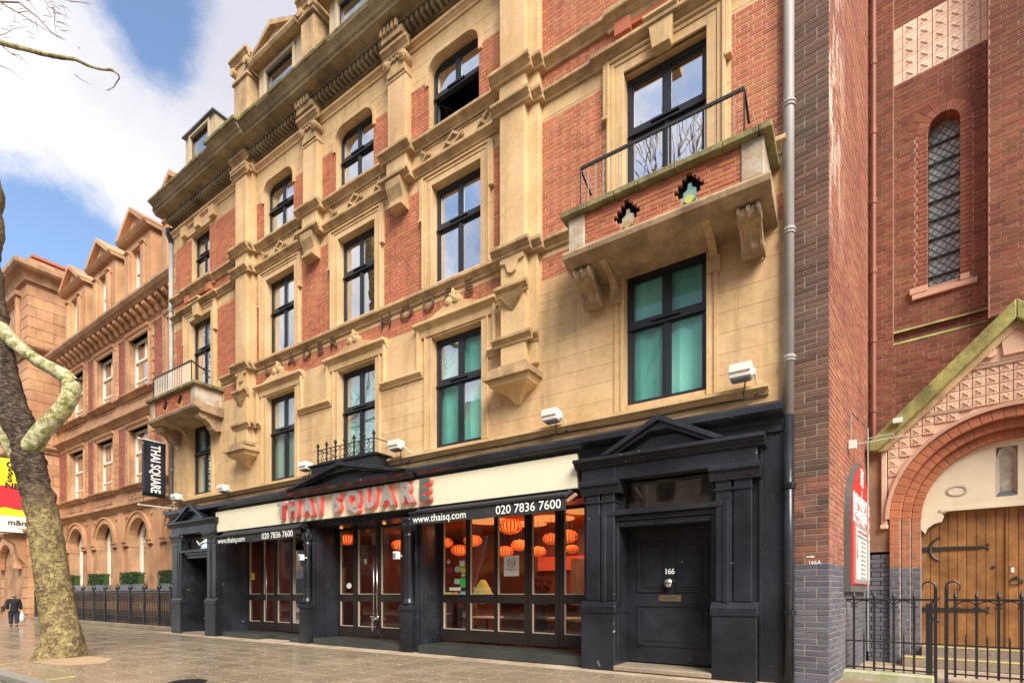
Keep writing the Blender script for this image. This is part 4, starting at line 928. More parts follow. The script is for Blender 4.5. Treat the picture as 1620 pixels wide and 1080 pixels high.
# litter of small plane seeds and grit on the wet paving, and the sandy tree pit
SAND = mat('sandy tree pit gravel', (.48,.33,.20), (.35,.24,.15), .95, fine=.3, finescale=50, bump=.6)
tb = Gd(112, 1042)
mb = MB(); n = 28; rr = [1.0+random.uniform(-.12, .12) for _ in range(n)]
ctr = tb+Vector((.25, .0, 0)); i = 0
mb.v = [(ctr.x, ctr.y, .05)]+[(ctr.x+1.15*rr[k]*math.cos(2*math.pi*k/n), ctr.y+.62*rr[k]*math.sin(2*math.pi*k/n), -.010) for k in range(n)]+[(ctr.x+.7*rr[k]*math.cos(2*math.pi*k/n), ctr.y+.4*rr[k]*math.sin(2*math.pi*k/n), .03) for k in range(n)]
mb.f = [(0, 1+n+k, 1+n+(k+1)%n) for k in range(n)]+[(1+k, 1+(k+1)%n, 1+n+(k+1)%n, 1+n+k) for k in range(n)]
sp_ = mb.build('tree_pit', SAND, None, True, kind='structure')
mb = MB()
for k in range(900):
    px, py = random.uniform(0, 1240), 990+90*random.random()**.8
    p = Gd(px, py)
    if p.y > -.05: continue
    s = random.uniform(.006, .016); a = random.random()*3.14
    mb.v += [(p.x+s*math.cos(a), p.y+s*math.sin(a), -.009), (p.x-s*math.sin(a), p.y+s*math.cos(a), -.009), (p.x-s*math.cos(a), p.y-s*math.sin(a), -.009), (p.x, p.y, .002)]
    i = len(mb.v)-4; mb.f += [(i,i+1,i+3), (i+1,i+2,i+3), (i+2,i,i+3)]
mb.build('fallen_seeds', mat('pale seed litter', (.55,.45,.30), None, .9, fine=0, bump=0), kind='stuff')

# ------------------------------------------------------------------ neighbouring terracotta building (left)
NB = 1.5
XA, XB = -40.85, -22.79
nb = thing('terracotta_building', 'orange terracotta office building with arched ground floor windows left of the restaurant', 'building', (-32, NB, 0))
NC = [-29.72, -33.82, -37.9, -25.6]
nh = []
for c in NC: nh += [(c-1.12, c+1.12, 7.0, 9.8), (c-1.12, c+1.12, 11.75, 14.35), (c-1.10, c+1.10, 1.6, 5.29)]
mb = MB(); sheet(mb, (XA, XB, -.1, 16.0), nh, NB+.014, .45); mb.build('wall', TERRAD, nb)
mb = MB(); mb.box(XA+.1, XB, NB+4, NB+4.2, -.1, 16); mb.build('rear_wall', MAROON, nb)
tp = []
for c in NC:
    for s in (-1, 1):
        for z0, z1 in ((6.95, 10.1), (11.55, 14.7)):
            x0, x1 = sorted((c+s*1.13, c+s*1.60)); tp += courses((x0, x1, z0, z1), [], .30, [(0, .5), (.0, .3, .2)], .02, y=NB-.05, dep=.09, zbase=z0)
gx = [(c-1.60, c+1.60) for c in NC]
tp += courses((XA, XB, .35, 4.2), [(c-1.1, c+1.1, 1.6, 5.3) for c in NC], .42, [(0, .7, .5), (.3, .6, .6)], .014, y=NB, dep=.06, zbase=.35)
lay(tp, 'terracotta_block', TERRA, nb, 300, minpx=2)
mr = []
xs = sorted([XA]+[e for g_ in gx for e in g_]+[XB])
for a, b in zip(xs[0::2], xs[1::2]):
    if b-a > .1:
        for z0, z1 in ((6.95, 10.1), (11.55, 14.7)): mr += courses((a, b, z0, z1), [], .095, BRK, .012, y=NB+.0, dep=.05)
lay(mr, 'maroon_brick', MAROON, nb, 120, minpx=2)
# arches at ground level
for c in NC:
    mb = MB(); R0, R1, zs = 1.10, 1.46, 4.2
    hw = 2.04 if c != NC[3] else 1.9
    def arcp(r, k, n=12, cc=c): a = math.pi*k/n; return (cc-r*math.cos(a), zs+r*math.sin(a))
    for k in range(12):
        p, q = arcp(R0, k), arcp(R0, k+1); P, Q = arcp(R1, k), arcp(R1, k+1)
        mb.prism([p, q, Q, P], NB-.10, NB+.3)
        p2, q2 = arcp(R1-.1, k), arcp(R1-.1, k+1); mb.prism([p2, q2, Q, P], NB-.16, NB-.09)
    ar = mb.build('arch', TERRA, nb)
    mb = MB()
    for k in range(12):                                  # spandrel
        P, Q = arcp(R1, k), arcp(R1, k+1); mb.prism([P, Q, (Q[0], 5.72), (P[0], 5.72)], NB-.02, NB+.1)
    for s in (-1, 1): mb.box(*sorted((c+s*1.46, c+s*hw)), NB-.021, NB+.1, 4.2, 5.72); mb.lathe((0,0,0), [(.0, 0), (.09, .0), (.06, .05), (.01, .08)], 8) if False else mb.disc((c+s*1.42, 5.45), .10, NB-.09, NB, 10)
    mb.build('spandrel', TERRA, ar)
    mb = MB()
    for s in (-1, 1):
        mb.prof([(NB+.4, 3.9), (NB-.10, 3.9), (NB-.14, 4.0), (NB-.14, 4.05), (NB-.20, 4.12), (NB-.20, 4.2), (NB+.4, 4.2)], *sorted((c+s*1.06, c+s*1.66)))
        for k in range(5): mb.disc((c+s*(1.12+.12*k), 3.98), .06, NB-.19, NB-.1, 7)
        mb.prof([(NB+.4, .3), (NB-.06, .3), (NB-.06, 3.9), (NB+.4, 3.9)], *sorted((c+s*1.08, c+s*1.11)))
        for k in range(4): mb.box(*sorted((c+s*(1.14+.13*k), c+s*(1.21+.13*k))), NB-.07, NB, 1.7, 3.88)
    mb.build('capital_and_flutes', TERRAD, ar)
    # window behind the arch
    mb = MB(); y = NB+.42
    mb.box(c-1.1, c-.88, y, y+.08, 1.6, 4.2); mb.box(c+.88, c+1.1, y, y+.08, 1.6, 4.2); mb.box(c-.8, c+.8, y, y+.08, 4.12, 4.24); mb.box(c-.8, c+.8, y, y+.08, 1.6, 1.72); mb.box(c-.03, c+.03, y, y+.08, 4.24, 5.1)
    for k in range(12): p, q = arcp(1.12, k), arcp(1.12, k+1); P, Q = arcp(.92, k), arcp(.92, k+1); mb.prism([p, q, Q, P], y, y+.08)
    wf = mb.build('window', WHITEF, nb)
    mb = MB(); mb.quad((c-1.1, y+.05, 1.6), (c+1.1, y+.05, 1.6), (c+1.1, y+.05, 5.3), (c-1.1, y+.05, 5.3)); mb.build('pane', GL_UP, wf)
    mb = MB(); mb.quad((c-1.1, y+.15, 1.6), (c+1.1, y+.15, 1.6), (c+1.1, y+.15, 4.2), (c-1.1, y+.15, 4.2)); mb.build('pane_backing', BLINDW, wf)
    # pilaster between arches
    mb = MB(); mb.box(c+1.68, c+2.38 if c > -38 else c+2.3, NB-.09, NB, .35, 5.72); mb.build('pilaster', TERRA, nb, bevel=.02)
def sashwin(c, z0, z1, hw=1.12, yy=None):
    mb = MB(); y = (NB if yy is None else yy)+.24; t = .10
    mb.box(c-hw, c-hw+t, y, y+.1, z0, z1); mb.box(c+hw-t, c+hw, y, y+.1, z0, z1); mb.box(c-hw+t, c+hw-t, y, y+.1, z1-t, z1); mb.box(c-hw+t, c+hw-t, y, y+.1, z0, z0+t)
    zm = z0+(z1-z0)*.60; mb.box(c-hw+t, c+hw-t, y-.03, y+.09, zm-.06, zm+.06); zl = z0+(z1-z0)*.22; mb.box(c-hw+t, c+hw-t, y-.0, y+.08, zl-.04, zl+.04); mb.box(c-.025, c+.025, y+.01, y+.08, zm+.06, z1-t)
    w = mb.build('sash_window', WHITEF, nb)
    for a, b in ((z0+t, zl-.04), (zl+.04, zm-.06), (zm+.06, z1-t)):
        m2 = MB(); m2.quad((c-hw+t, y+.05, a), (c+hw-t, y+.05, a), (c+hw-t, y+.05, b), (c-hw+t, y+.05, b)); m2.build('pane', GL_UP, w)
    m2 = MB(); k = random.uniform(.3, .9); m2.quad((c-hw, y+.2, z0), (c+hw, y+.2, z0), (c+hw, y+.2, z1), (c-hw, y+.2, z1)); m2.build('pane_backing', BLINDW if k > .5 else DARKSHADE, w)  # the dark variant is a sheet coloured as room shade
for c in NC:
    for z0, z1 in ((7.0, 9.8), (11.75, 14.35)):
        sashwin(c, z0, z1)
        mb = MB(); mb.prof([(NB+.3, z1), (NB-.10, z1), (NB-.10, z1+.12), (NB-.17, z1+.16), (NB-.22, z1+.28), (NB+.0, z1+.32)], c-1.30, c+1.30)
        for s in (-1, 1): mb.box(*sorted((c+s*1.12, c+s*1.22)), NB-.10, NB+.0, z0, z1+.2)
        mb.build('window_architrave', TERRA, nb, bevel=.01)
def npl(z0, z1, p): return [(y+NB, z) for y, z in pl(z0, z1, p)]
for z0, z1, p, nm in ((11.30, 11.55, .28, 'sill_course'), (10.25, 10.62, .34, 'cornice'), (6.72, 6.95, .26, 'sill_course'), (5.72, 6.08, .34, 'cornice')):
    mb = MB(); mb.prof(npl(z0, z1, p), XA, XB)
    if p < .3:
        for c in NC: mb.prof([(y-.08 if y < NB else y, z+.003) for y, z in npl(z0, z1, p)], c-1.62, c+1.62)
    mb.build(nm, TERRAD, nb)
mb = MB(); mb.box(XA, XB, NB-.06, NB+.01, 10.60, 11.31); mb.box(XA, XB, NB-.06, NB+.01, 6.07, 6.73); mb.box(XA, XB, NB-.02, NB+.01, 10.05, 10.26); mb.box(XA, XB, NB-.02, NB+.01, 14.6, 15.0); mb.build('plain_band', TERRA, nb)
for c in NC:
    for z0, z1 in ((6.16, 6.64), (10.72, 11.2)):
        mb = MB()
        for (a, b, cc, d) in ((c-1.2, c+1.2, z1-.04, z1), (c-1.2, c+1.2, z0, z0+.04), (c-1.2, c-1.15, z0+.04, z1-.04), (c+1.15, c+1.2, z0+.04, z1-.04)): mb.box(a, b, NB-.10, NB-.05, cc, d)
        if z0 < 7:
            for k in range(9):
                x = c-1.0+.25*k; mb.disc((x, 6.4+.06*(-1)**k), .11, NB-.12, NB-.05, 8); mb.disc((x+.1, 6.4-.08*(-1)**k), .05, NB-.14, NB-.05, 6)
        mb.build('relief_panel', TERRAD, nb)
# bracketed cornice and dormers
mb = MB(); mb.prof([(NB+.1, 15.35), (NB-.55, 15.40), (NB-.62, 15.48), (NB-.70, 15.52), (NB-.80, 15.66), (NB-.80, 15.78), (NB+.1, 15.95)], XA-.0, XB); mb.prof([(NB, 15.0), (NB-.10, 15.02), (NB-.16, 15.14), (NB+.0, 15.15)], XA, XB)
mb.build('bracketed_cornice', TERRAD, nb)
x = XA+.3
while x < XB-.2:
    mb = MB(); mb.prof([(NB, 15.34), (NB-.55, 15.36), (NB-.55, 15.20), (NB-.42, 15.12), (NB-.30, 15.08), (NB-.18, 14.86), (NB, 14.80)], x-.12, x+.12); mb.build('cornice_bracket', TERRA, nb); x += .66
for c in NC:
    mb = MB(); g_ = 1.45; y = NB-.12
    sheet(mb, (c-g_, c+g_, 15.9, 19.2), [(c-.62, c+.62, 16.5, 18.75)], y, .35)
    mb.box(c-g_, c-g_+.1, y+.02, NB+2.4, 15.9, 19.18); mb.box(c+g_-.1, c+g_, y+.02, NB+2.4, 15.9, 19.18); mb.box(c-g_+.1, c+g_-.1, y+.5, NB+2.4, 19.0, 19.17)
    for s in (-1, 1):
        mb.box(*sorted((c+s*.66, c+s*1.02)), y-.12, y, 16.4, 18.5); mb.prof([(v+y, z) for v, z in pl(18.45, 18.68, .2)], *sorted((c+s*.62, c+s*1.08)))
    d = mb.build('dormer', TERRA, nb, bevel=.015)
    mb = MB(); y = NB+.1; hw = .62
    mb.box(c-hw, c-hw+.08, y, y+.08, 16.5, 18.75); mb.box(c+hw-.08, c+hw, y, y+.08, 16.5, 18.75); mb.box(c-hw+.08, c+hw-.08, y, y+.08, 17.6, 17.72); mb.box(c-.03, c+.03, y, y+.08, 16.5, 18.7); mb.build('dormer_window', WHITEF, d)
    mb = MB(); mb.quad((c-hw, y+.05, 16.5), (c+hw, y+.05, 16.5), (c+hw, y+.05, 18.75), (c-hw, y+.05, 18.75)); mb.build('dormer_pane', GL_UP, d)
    mb = MB(); mb.quad((c-hw, y+.25, 16.5), (c+hw, y+.25, 16.5), (c+hw, y+.25, 18.75), (c-hw, y+.25, 18.75)); mb.build('dormer_blind', BLINDW, d)
    mb = MB(); z = 19.15; y0 = NB-.42
    mb.prism([(c-1.4, z+.1), (c+1.4, z+.1), (c, z+1.15)], y0+.2, NB+2.4)
    mb.prof([(NB+2.4, z), (y0+.1, z), (y0, z+.12), (y0-.05, z+.2), (NB+2.4, z+.22)], c-1.65, c+1.65)
    for s in (-1, 1): mb.prism([(c+s*1.68, z+.2), (c+s*1.3, z+.2), (c, z+1.12), (c, z+1.38)], y0-.04+.004*s, NB+2.4)
    mb.build('dormer_pediment', TERRA, d, bevel=.01)
mb = MB(); mb.prof([(NB+.3, 15.9), (NB+1.0, 18.9), (NB+1.3, 19.3), (NB+4, 19.3), (NB+4, 15.9)], XA, XB-.02); mb.build('slate_mansard', SLATE, nb)
# low glazed lantern on the roof at the far end
mb = MB(); c = -37.6; i = 0
mb.v = [(c-1.9, 2.4, 19.2), (c+1.9, 2.4, 19.2), (c+1.9, 5.5, 19.2), (c-1.9, 5.5, 19.2), (c-1.0, 3.2, 21.6), (c+1.0, 3.2, 21.6), (c+1.0, 4.8, 21.6), (c-1.0, 4.8, 21.6)]
mb.f = [(0,1,5,4), (1,2,6,5), (2,3,7,6), (3,0,4,7), (4,5,6,7), (3,2,1,0)]; mb.build('lead_roof_turret', LEAD, nb)
# rainwater pipe at the junction
def pipe(name, x, y, z0, z1, r, m, label, coll=3.2, top=None, m2_=None, zsplit=None):
    p = thing(name, label, 'drainpipe', (x, y, z0))
    mb = MB(); mb.tube([(x, y, z0 if zsplit is None else zsplit), (x, y, z1)], r, 12); mb.build('pipe', m, p, True)
    if zsplit is not None: mb = MB(); mb.tube([(x, y, z0), (x, y, zsplit)], r, 12); mb.build('painted_lower_pipe', m2_, p, True)
    z = z0+1.2
    while z < z1:
        mb = MB(); mb.tube([(x, y, z-.05), (x, y, z+.05)], r*1.22, 12); mb.tube([(x, y, z-.005), (x, y, z+.015)], r*1.4, 12); mb.build('collar', m2_ if (zsplit and z < zsplit) else m, p); z += coll
    if top: mb = MB(); mb.lathe((x, y, z1), [(r, 0), (r*1.2, .1), (r*2.3, .35), (r*2.3, .55), (r*2.0, .56)], 10); mb.build('hopper_head', IRON, p)
    return p
pipe('drainpipe', -22.98, .0, 5.3, 15.6, .085, PIPEG, 'slim pale downpipe with hopper between the two buildings', top=1)
# projecting wing at the far left
wg = thing('corner_wing', 'projecting orange stone corner block of the terracotta building behind the tree', 'building', (-44, 1, 0))
WX, WY = -40.86, .03
mb = MB(); mb.box(-56, WX-.02, WY+.02, 9, -.1, 20.3); mb.box(-56, WX-.1, WY+.1, 9, 20.3, 21.5)
wcore = mb.build('core', TERRAD, wg)
side = lambda v: Vector((WX-v.y, WY+v.x, v.z))
wp = courses((0, 2.2, .3, 20.2), [], .62, [(0, .75, .8), (.4, .8, .7)], .045, y=-.0, dep=.06, jit=.002)
lay(wp, 'terracotta_block', TERRA, wg, 120, swap=side, minpx=2)
wh = [(-45.6, -42.4, 16.6, 19.4), (-45.2, -42.9, 10.5, 14.5), (-45.2, -42.9, 5.4, 9.6), (-45.6, -42.0, .3, 4.6)]
wp = courses((-50, WX, .3, 20.2), wh, .62, [(0, .75, .8), (.4, .8, .7)], .045, y=WY-.03, dep=.06)
lay(wp, 'terracotta_block', TERRA, wg, 120, minpx=2)
for z0, z1, p in ((20.0, 20.9, .75), (15.6, 16.3, .5), (10.0, 10.4, .3), (4.9, 5.3, .3)):
    mb = MB()
    for f_, o in ((0, 0), (.35, .3), (.7, .75), (1, 1)):
        zz = z0+(z1-z0)*f_; 
    lv = [(0, z0), (p*.25, z0), (p*.4, z0+(z1-z0)*.4), (p*.85, z0+(z1-z0)*.55), (p, z0+(z1-z0)*.7), (p, z1)]
    i = 0
    for o, z in lv: mb.v += [(-56, WY-o, z), (WX+o, WY-o, z), (WX+o, 9, z), (-56, 9, z)]
    for k in range(len(lv)-1):
        for j in range(3): a = k*4+j; mb.f.append((a, a+1, a+5, a+4))
    k = (len(lv)-1)*4; mb.f.append((k, k+1, k+2, k+3)); mb.f.append((3,2,1,0)); mb.build('cornice', TERRAD, wg)
mb = MB(); mb.box(-56, WX-.35, WY+.4, 9, 20.9, 21.7); mb.box(-56, WX-.2, WY+.25, 9, 21.7, 21.85); mb.build('parapet', mat('red parapet brick', (.45,.13,.07), (.4,.16,.09), .8, fine=.15), wg)
for h in wh[:3]:
    mb = MB(); x0, x1, z0, z1 = h; y = WY+.1
    mb.quad((x0, y, z0), (x1, y, z0), (x1, y, z1), (x0, y, z1)); w = mb.build('window', GL_UP, wg)
    mb = MB(); mb.box((x0+x1)/2-.06, (x0+x1)/2+.06, y-.06, y-.005, z0, z1); mb.box(x0, x0+.12, y-.06, y-.005, z0, z1); mb.box(x1-.12, x1, y-.06, y-.005, z0, z1); mb.box(x0+.12, x1-.12, y-.061, y-.005, (z0+z1)/2-.06, (z0+z1)/2+.06); mb.build('window_frame', WHITEF, w)
    mb = MB()
    for s in (x0-.35, x1): mb.box(s, s+.35, WY-.22, WY-.02, z0-.2, z1)
    mb.prof([(WY, z1), (WY-.30, z1+.05), (WY-.36, z1+.3), (WY, z1+.35)], x0-.5, x1+.5); mb.build('window_surround', TERRA, wg, bevel=.03)
mb = MB()
for k in range(12):
    a0, a1 = math.pi*k/12, math.pi*(k+1)/12; c, zc = -43.8, 3.0
    P = lambda r, a: (c-r*math.cos(a), zc+r*math.sin(a)); mb.prism([P(1.5, a0), P(1.5, a1), P(2.0, a1), P(2.0, a0)], WY-.35, WY)
mb.prof([(WY, 5.0), (WY-1.0, 5.0), (WY-1.0, 4.8), (WY-.5, 4.4), (WY-.3, 3.6), (WY, 3.2)], -41.6, -41.1)
mb.build('porch_arch', TERRA, wg, bevel=.03)
mb = MB(); mb.box(-45.3, -42.3, WY+.03, WY+.06, .2, 4.4); mb.build('arched_window', FRAME, wg)

# railings on the street in front of the neighbour
rl = thing('iron_railings', 'ornate black cast iron railings with finials in front of the terracotta building', 'railing', (-31, .22, 0))
RY = .22
mb = MB(); mb.box(-40.5, -22.95, RY-.16, RY+.16, -.01, .16); mb.build('stone_plinth', STEPST, rl, bevel=.015)
mb = MB()
for z in (.24, .78, 1.10, 1.50): mb.bar((-40.5, RY, z), (-22.95, RY, z), .045, .03)
mb.build('rail', IRON, rl)
k = 0; x = -23.15
while x > -40.4:
    big = k % 9 == 0 or k in (2,)
    m2 = MB(); w = .075 if big else .03
    m2.bar((x, RY, .16), (x, RY, 1.56 if not big else 1.66), w)
    if big: m2.lathe((x, RY, 1.62), [(.05, 0), (.08, .02), (.04, .06), (.09, .12), (.10, .18), (.06, .25), (.03, .29), (.035, .32), (.005, .35)], 8)
    else: m2.lathe((x, RY, 1.50), [(.02, 0), (.05, .05), (.02, .09), (.045, .14), (.03, .19), (.005, .24)], 6)
    m2.build('post' if big else 'baluster', IRON, rl); x -= .155; k += 1
mb = MB(); x = -23.2
while x > -40.3:
    for z0, n_ in ((.30, 3), (1.16, 2)):
        for j in range(n_):
            zc = z0+.07+.15*j
            for s in (-1, 1): mb.bar((x-.0775-.06, RY, zc-.06*s), (x-.0775+.06, RY, zc+.06*s), .016)
            mb.tube([(x-.0775+.045*math.cos(a*math.pi/3), RY-.01, zc+.045*math.sin(a*math.pi/3)) for a in range(7)], .009, 3, False)
    x -= .155
mb.build('scrollwork', IRON, rl, kind='stuff')
mb = MB(); mb.tube([(-23.2, .3, 1.62), (-23.7, .5, 1.9), (-24.4, .9, 1.85), (-24.9, 1.3, 1.5)], .02, 6); mb.build('curved_handrail', IRON, rl)

# clipped hedges in window boxes
LEAF = mat('box hedge leaf', (.055,.10,.025), (.03,.06,.015), .6, piece=.4, fine=.1, bump=0, huevar=.03)
for i, (c, lab) in enumerate(zip(NC, ('clipped box hedge in grey trough under the arch nearest the hanging banner', 'clipped box hedge in grey trough under the middle arch', 'clipped box hedge in grey trough beside the tree trunk', 'dark clipped hedge half hidden behind the black doorway'))):
    h = thing('window_box_hedge', lab, 'hedge', (c, NB-.25, 1.5), group='hedges under the arched windows')
    mb = MB(); mb.box(c-1.0, c+1.0, NB-.5, NB-.12, 1.55, 1.98); mb.build('trough', LEAD, h, bevel=.01)
    mb = MB(); mb.box(c-1.1, c+1.1, NB-.42, NB+.0, .4, 1.55); mb.build('ledge', TERRA, h)
    mb = MB()
    mb.box(c-.90, c+.90, NB-.44, NB-.16, 1.99, 2.46)
    for k in range(2600):
        f_ = random.random(); p = Vector((c+random.uniform(-.98, .98), NB-.30+random.uniform(-.22, .2), random.uniform(1.98, 2.58)))
        if f_ < .5: p.y = NB-.52+random.uniform(-.02, .07)
        elif f_ < .75: p.z = 2.5+random.gauss(0, .035)
        s = random.uniform(.018, .04); a = Vector((random.uniform(-1,1), random.uniform(-1,1), random.uniform(-1,1))).normalized(); b = a.cross(Vector((random.random(), random.random(), random.random()))).normalized()
        mb.quad(p+a*s, p+b*s*.6, p-a*s, p-b*s*.6)
    mb.build('foliage', LEAF, h, kind='stuff')
# bus-stop like ticket posts are not there; glazed area behind the arches stays dark
# ------------------------------------------------------------------ church on the right, set at a slight angle
CA = R(7.6); P1 = Vector((.351, 4.69, 0)); cr_, ci_ = Vector((math.cos(CA), -math.sin(CA))), Vector((math.sin(CA), math.cos(CA)))
church = thing('brick_church', 'red brick church with green coped gable over an arched wooden doorway', 'church', P1, rot=-CA, local=True)
def CZ(px, py, off=0):
    """pixel -> (along, z) on the church front plane shifted inwards by off"""
    t = math.atan((px-810)/F)-TN; d = (math.sin(t), math.cos(t)); ox = P1.x+off*ci_.x; oy = P1.y+off*ci_.y+10
    det = d[0]*(-cr_.y)-d[1]*(-cr_.x); k = (ox*(-cr_.y)-oy*(-cr_.x))/det; u = (d[0]*oy-d[1]*ox)/det
    dz = k*math.cos(math.atan((px-810)/F)); return -u if False else u, CH+(938-py)*dz/F
def cz(px, py, off=0):
    u, z = CZ(px, py, off); return u, z
def loc2(px, py, off=0): u, z = cz(px, py, off); return Vector((u, off, z))
CB_ = [(0, .33, .165), (.25, .33, .165)]
def cbr(r, h=[], y=0.0, b=.1): return courses(r, h, b, CB_, .014, y=y, jit=.003)
HT = 17.0
SL = (1.06, 1.60, 8.30, 12.0)
# main wall strip, recessed panel, right pier
mb = MB(); sheet(mb, (-.2, .45, 0, HT), [], .006); sheet(mb, (.45, 2.04, 7.14, HT), [(.45, 2.04, 13.12, 14.40), (SL[0], SL[1], SL[2], 12.02)], .106, .0); sheet(mb, (.45, 6.5, 3.0, 7.14), [(1.0, 6.0, 2.9, 5.4)], .006); sheet(mb, (2.04, 6.5, 7.14, HT), [], -.244); mb.quad((.45, .012, 7.14), (.45, .3, 7.14), (.45, .3, HT), (.45, .012, HT)); mb.quad((2.04, -.24, 7.14), (2.04, .3, 7.14), (2.04, .3, HT), (2.04, -.24, HT)); mb.quad((2.04, -.24, 7.14), (6.5, -.24, 7.14), (6.5, .02, 7.14), (2.04, .02, 7.14))
mb.box(-.2, 7.5, 1.2, 1.3, 0, HT)
mb.build('wall', MORTC, church)
cp = cbr((-.1, .45, 2.09, HT))+cbr((.45, 2.04, 7.16, HT), [(.45, 2.04, 13.1, 14.42), (SL[0]-.20, SL[1]+.20, 8.1, 12.25)], .10)+cbr((.45, 6.0, 3.2, 7.14), [(1.0, 6.0, 3.2, 5.6)])+cbr((2.05, 6.5, 7.14, HT), [], -.25)
lay(cp, 'brick', BRICKC, church, 300)
gp = cbr((-.1, .45, 0, 2.09)); lay(gp, 'grey_brick', BRICKG, church, 60)
mb = MB()
for z in (7.16, 7.42): mb.quad((.45, .0, z), (2.04, .0, z), (2.04, .10, z+.09), (.45, .10, z+.09))
mb.build('weathered_ledge', MOSS, church)
# slit window: rubbed brick arch, splayed reveal, leaded glass
c = (SL[0]+SL[1])/2; hw = .27; zs = 11.75
RUB = mat('rubbed orange brick', (.30,.105,.058), (.24,.08,.048), .8, piece=.15, fine=.12, bump=.3)
n = 11
for k in range(n):
    a0, a1 = math.pi*(k+.04)/n, math.pi*(k+.96)/n; P = lambda r, a: (c-r*math.cos(a), zs+r*math.sin(a))
    m2 = MB(); m2.prism([P(hw, a0), P(hw, a1), P(hw+.20, a1), P(hw+.20, a0)], .09, .5); m2.build('arch_brick', RUB, church)
    m2 = MB(); m2.prism([P(hw+.21, a0), P(hw+.21, a1), P(hw+.40, a1), P(hw+.40, a0)], .095, .2); m2.build('arch_brick', BRICKC, church)
jb = []
for s in (-1, 1): jb += courses((*sorted((c+s*hw, c+s*(hw+.2))), 8.3, zs), [], .1, [(0, .2), (.1, .2)], .012, y=.09, dep=.4)
lay(jb, 'jamb_brick', RUB, church, 90)
mb = MB(); mb.box(c-hw-.28, c+hw+.28, .03, .3, 8.08, 8.20); mb.box(c-hw-.32, c-hw+.0, .02, .3, 8.2, 8.33); mb.box(c+hw, c+hw+.16, .02, .3, 8.2, 8.33); mb.build('stone_sill', mat('pink sandstone', (.62,.36,.25), (.5,.28,.19), .85, fine=.1), church, bevel=.008)
mb = MB(); mb.quad((c-hw, .42, 8.2), (c+hw, .42, 8.2), (c+hw, .42, 12.1), (c-hw, .42, 12.1)); sw = mb.build('slit_window', GL_LEAD, church) if False else None
GLL = mat('old leaded glass', (.40,.43,.36), (.22,.26,.22), .15, big=.5, bigscale=6, fine=.1, spec=.8)
mb = MB(); mb.quad((c-hw, .42, 8.2), (c+hw, .42, 8.2), (c+hw, .42, 12.1), (c-hw, .42, 12.1)); sw = mb.build('slit_window', GLL, church)
mb = MB(); z = 8.2
LEADC = mat('lead came', (.20,.20,.19), None, .6)
k = -4
while 8.2+k*.17 < 12.1:
    for s in (-1, 1):
        za, zb = 8.2+k*.17, 8.2+k*.17+.62
        mb.bar((c-hw, .41, za if s > 0 else zb), (c+hw, .41, zb if s > 0 else za), .014)
    k += 1
mb.build('lead_lattice', LEADC, sw)
mb = MB()
for k in range(1, 9): mb.bar((c-hw, .38, 8.2+.42*k), (c+hw, .38, 8.2+.42*k), .035)
mb.build('saddle_bar', IRON, sw)
# terracotta panel of moulded squares
TP = mat('pale moulded terracotta', (.72,.50,.36), (.62,.38,.26), .75, piece=.08, fine=.12, finescale=30, bump=.5)
TPC = mat('cream moulded terracotta', (.84,.66,.50), (.74,.50,.36), .75, piece=.08, fine=.12, finescale=30, bump=.5)
def rosette(u0, z0, s, y, m, par, name='terracotta_tile'):
    key = ('ros', round(s, 2), m.name); me = MESHC.get(key)
    if me is None:
        b = MB(); t = .012
        b.box(0, s-t, 0, .04, 0, s-t); h = (s-t)
        for (a, w) in ((0, .06), (h-.02, .0)): pass
        cc = h/2
        for k in range(4):
            an = math.pi/4+k*math.pi/2
            px_, pz_ = cc+math.cos(an)*h*.40, cc+math.sin(an)*h*.40
            pa = (cc+math.cos(an+.45)*h*.24, cc+math.sin(an+.45)*h*.24); pb = (cc+math.cos(an-.45)*h*.24, cc+math.sin(an-.45)*h*.24)
            i = len(b.v); b.v += [(cc, -.02, cc), (pa[0], -.002, pa[1]), (px_, -.018, pz_), (pb[0], -.002, pb[1])]; b.f += [(i,i+1,i+2), (i,i+2,i+3)]
        b.disc((cc, cc), h*.09, -.03, 0, 6)
        me = bpy.data.meshes.new(name); me.from_pydata(b.v, [], b.f); me.materials.append(m); MESHC[key] = me
    o = bpy.data.objects.new(name, me); COL.objects.link(o); o.parent = par; o.location = (u0, y, z0)
mb = MB(); mb.quad((.45, .135, 13.1), (2.04, .135, 13.1), (2.04, .135, 14.42), (.45, .135, 14.42)); tpan = mb.build('terracotta_panel', TP, church)
s = .262
for i in range(7):
    for j in range(5):
        u0 = .48+s*i-(.12)
        if u0 < .45 or u0+s > 2.06: 
            b = MB(); ua, ub = max(u0, .455), min(u0+s-.012, 2.035)
            if ub-ua > .03: b.box(ua, ub, .10, .14, 13.12+j*s*.98, 13.12+(j+1)*s*.98-.012); b.build('terracotta_tile', TPC, tpan)
            continue
        rosette(u0, 13.12+j*s*.98, s*.985, .10, TPC, tpan)
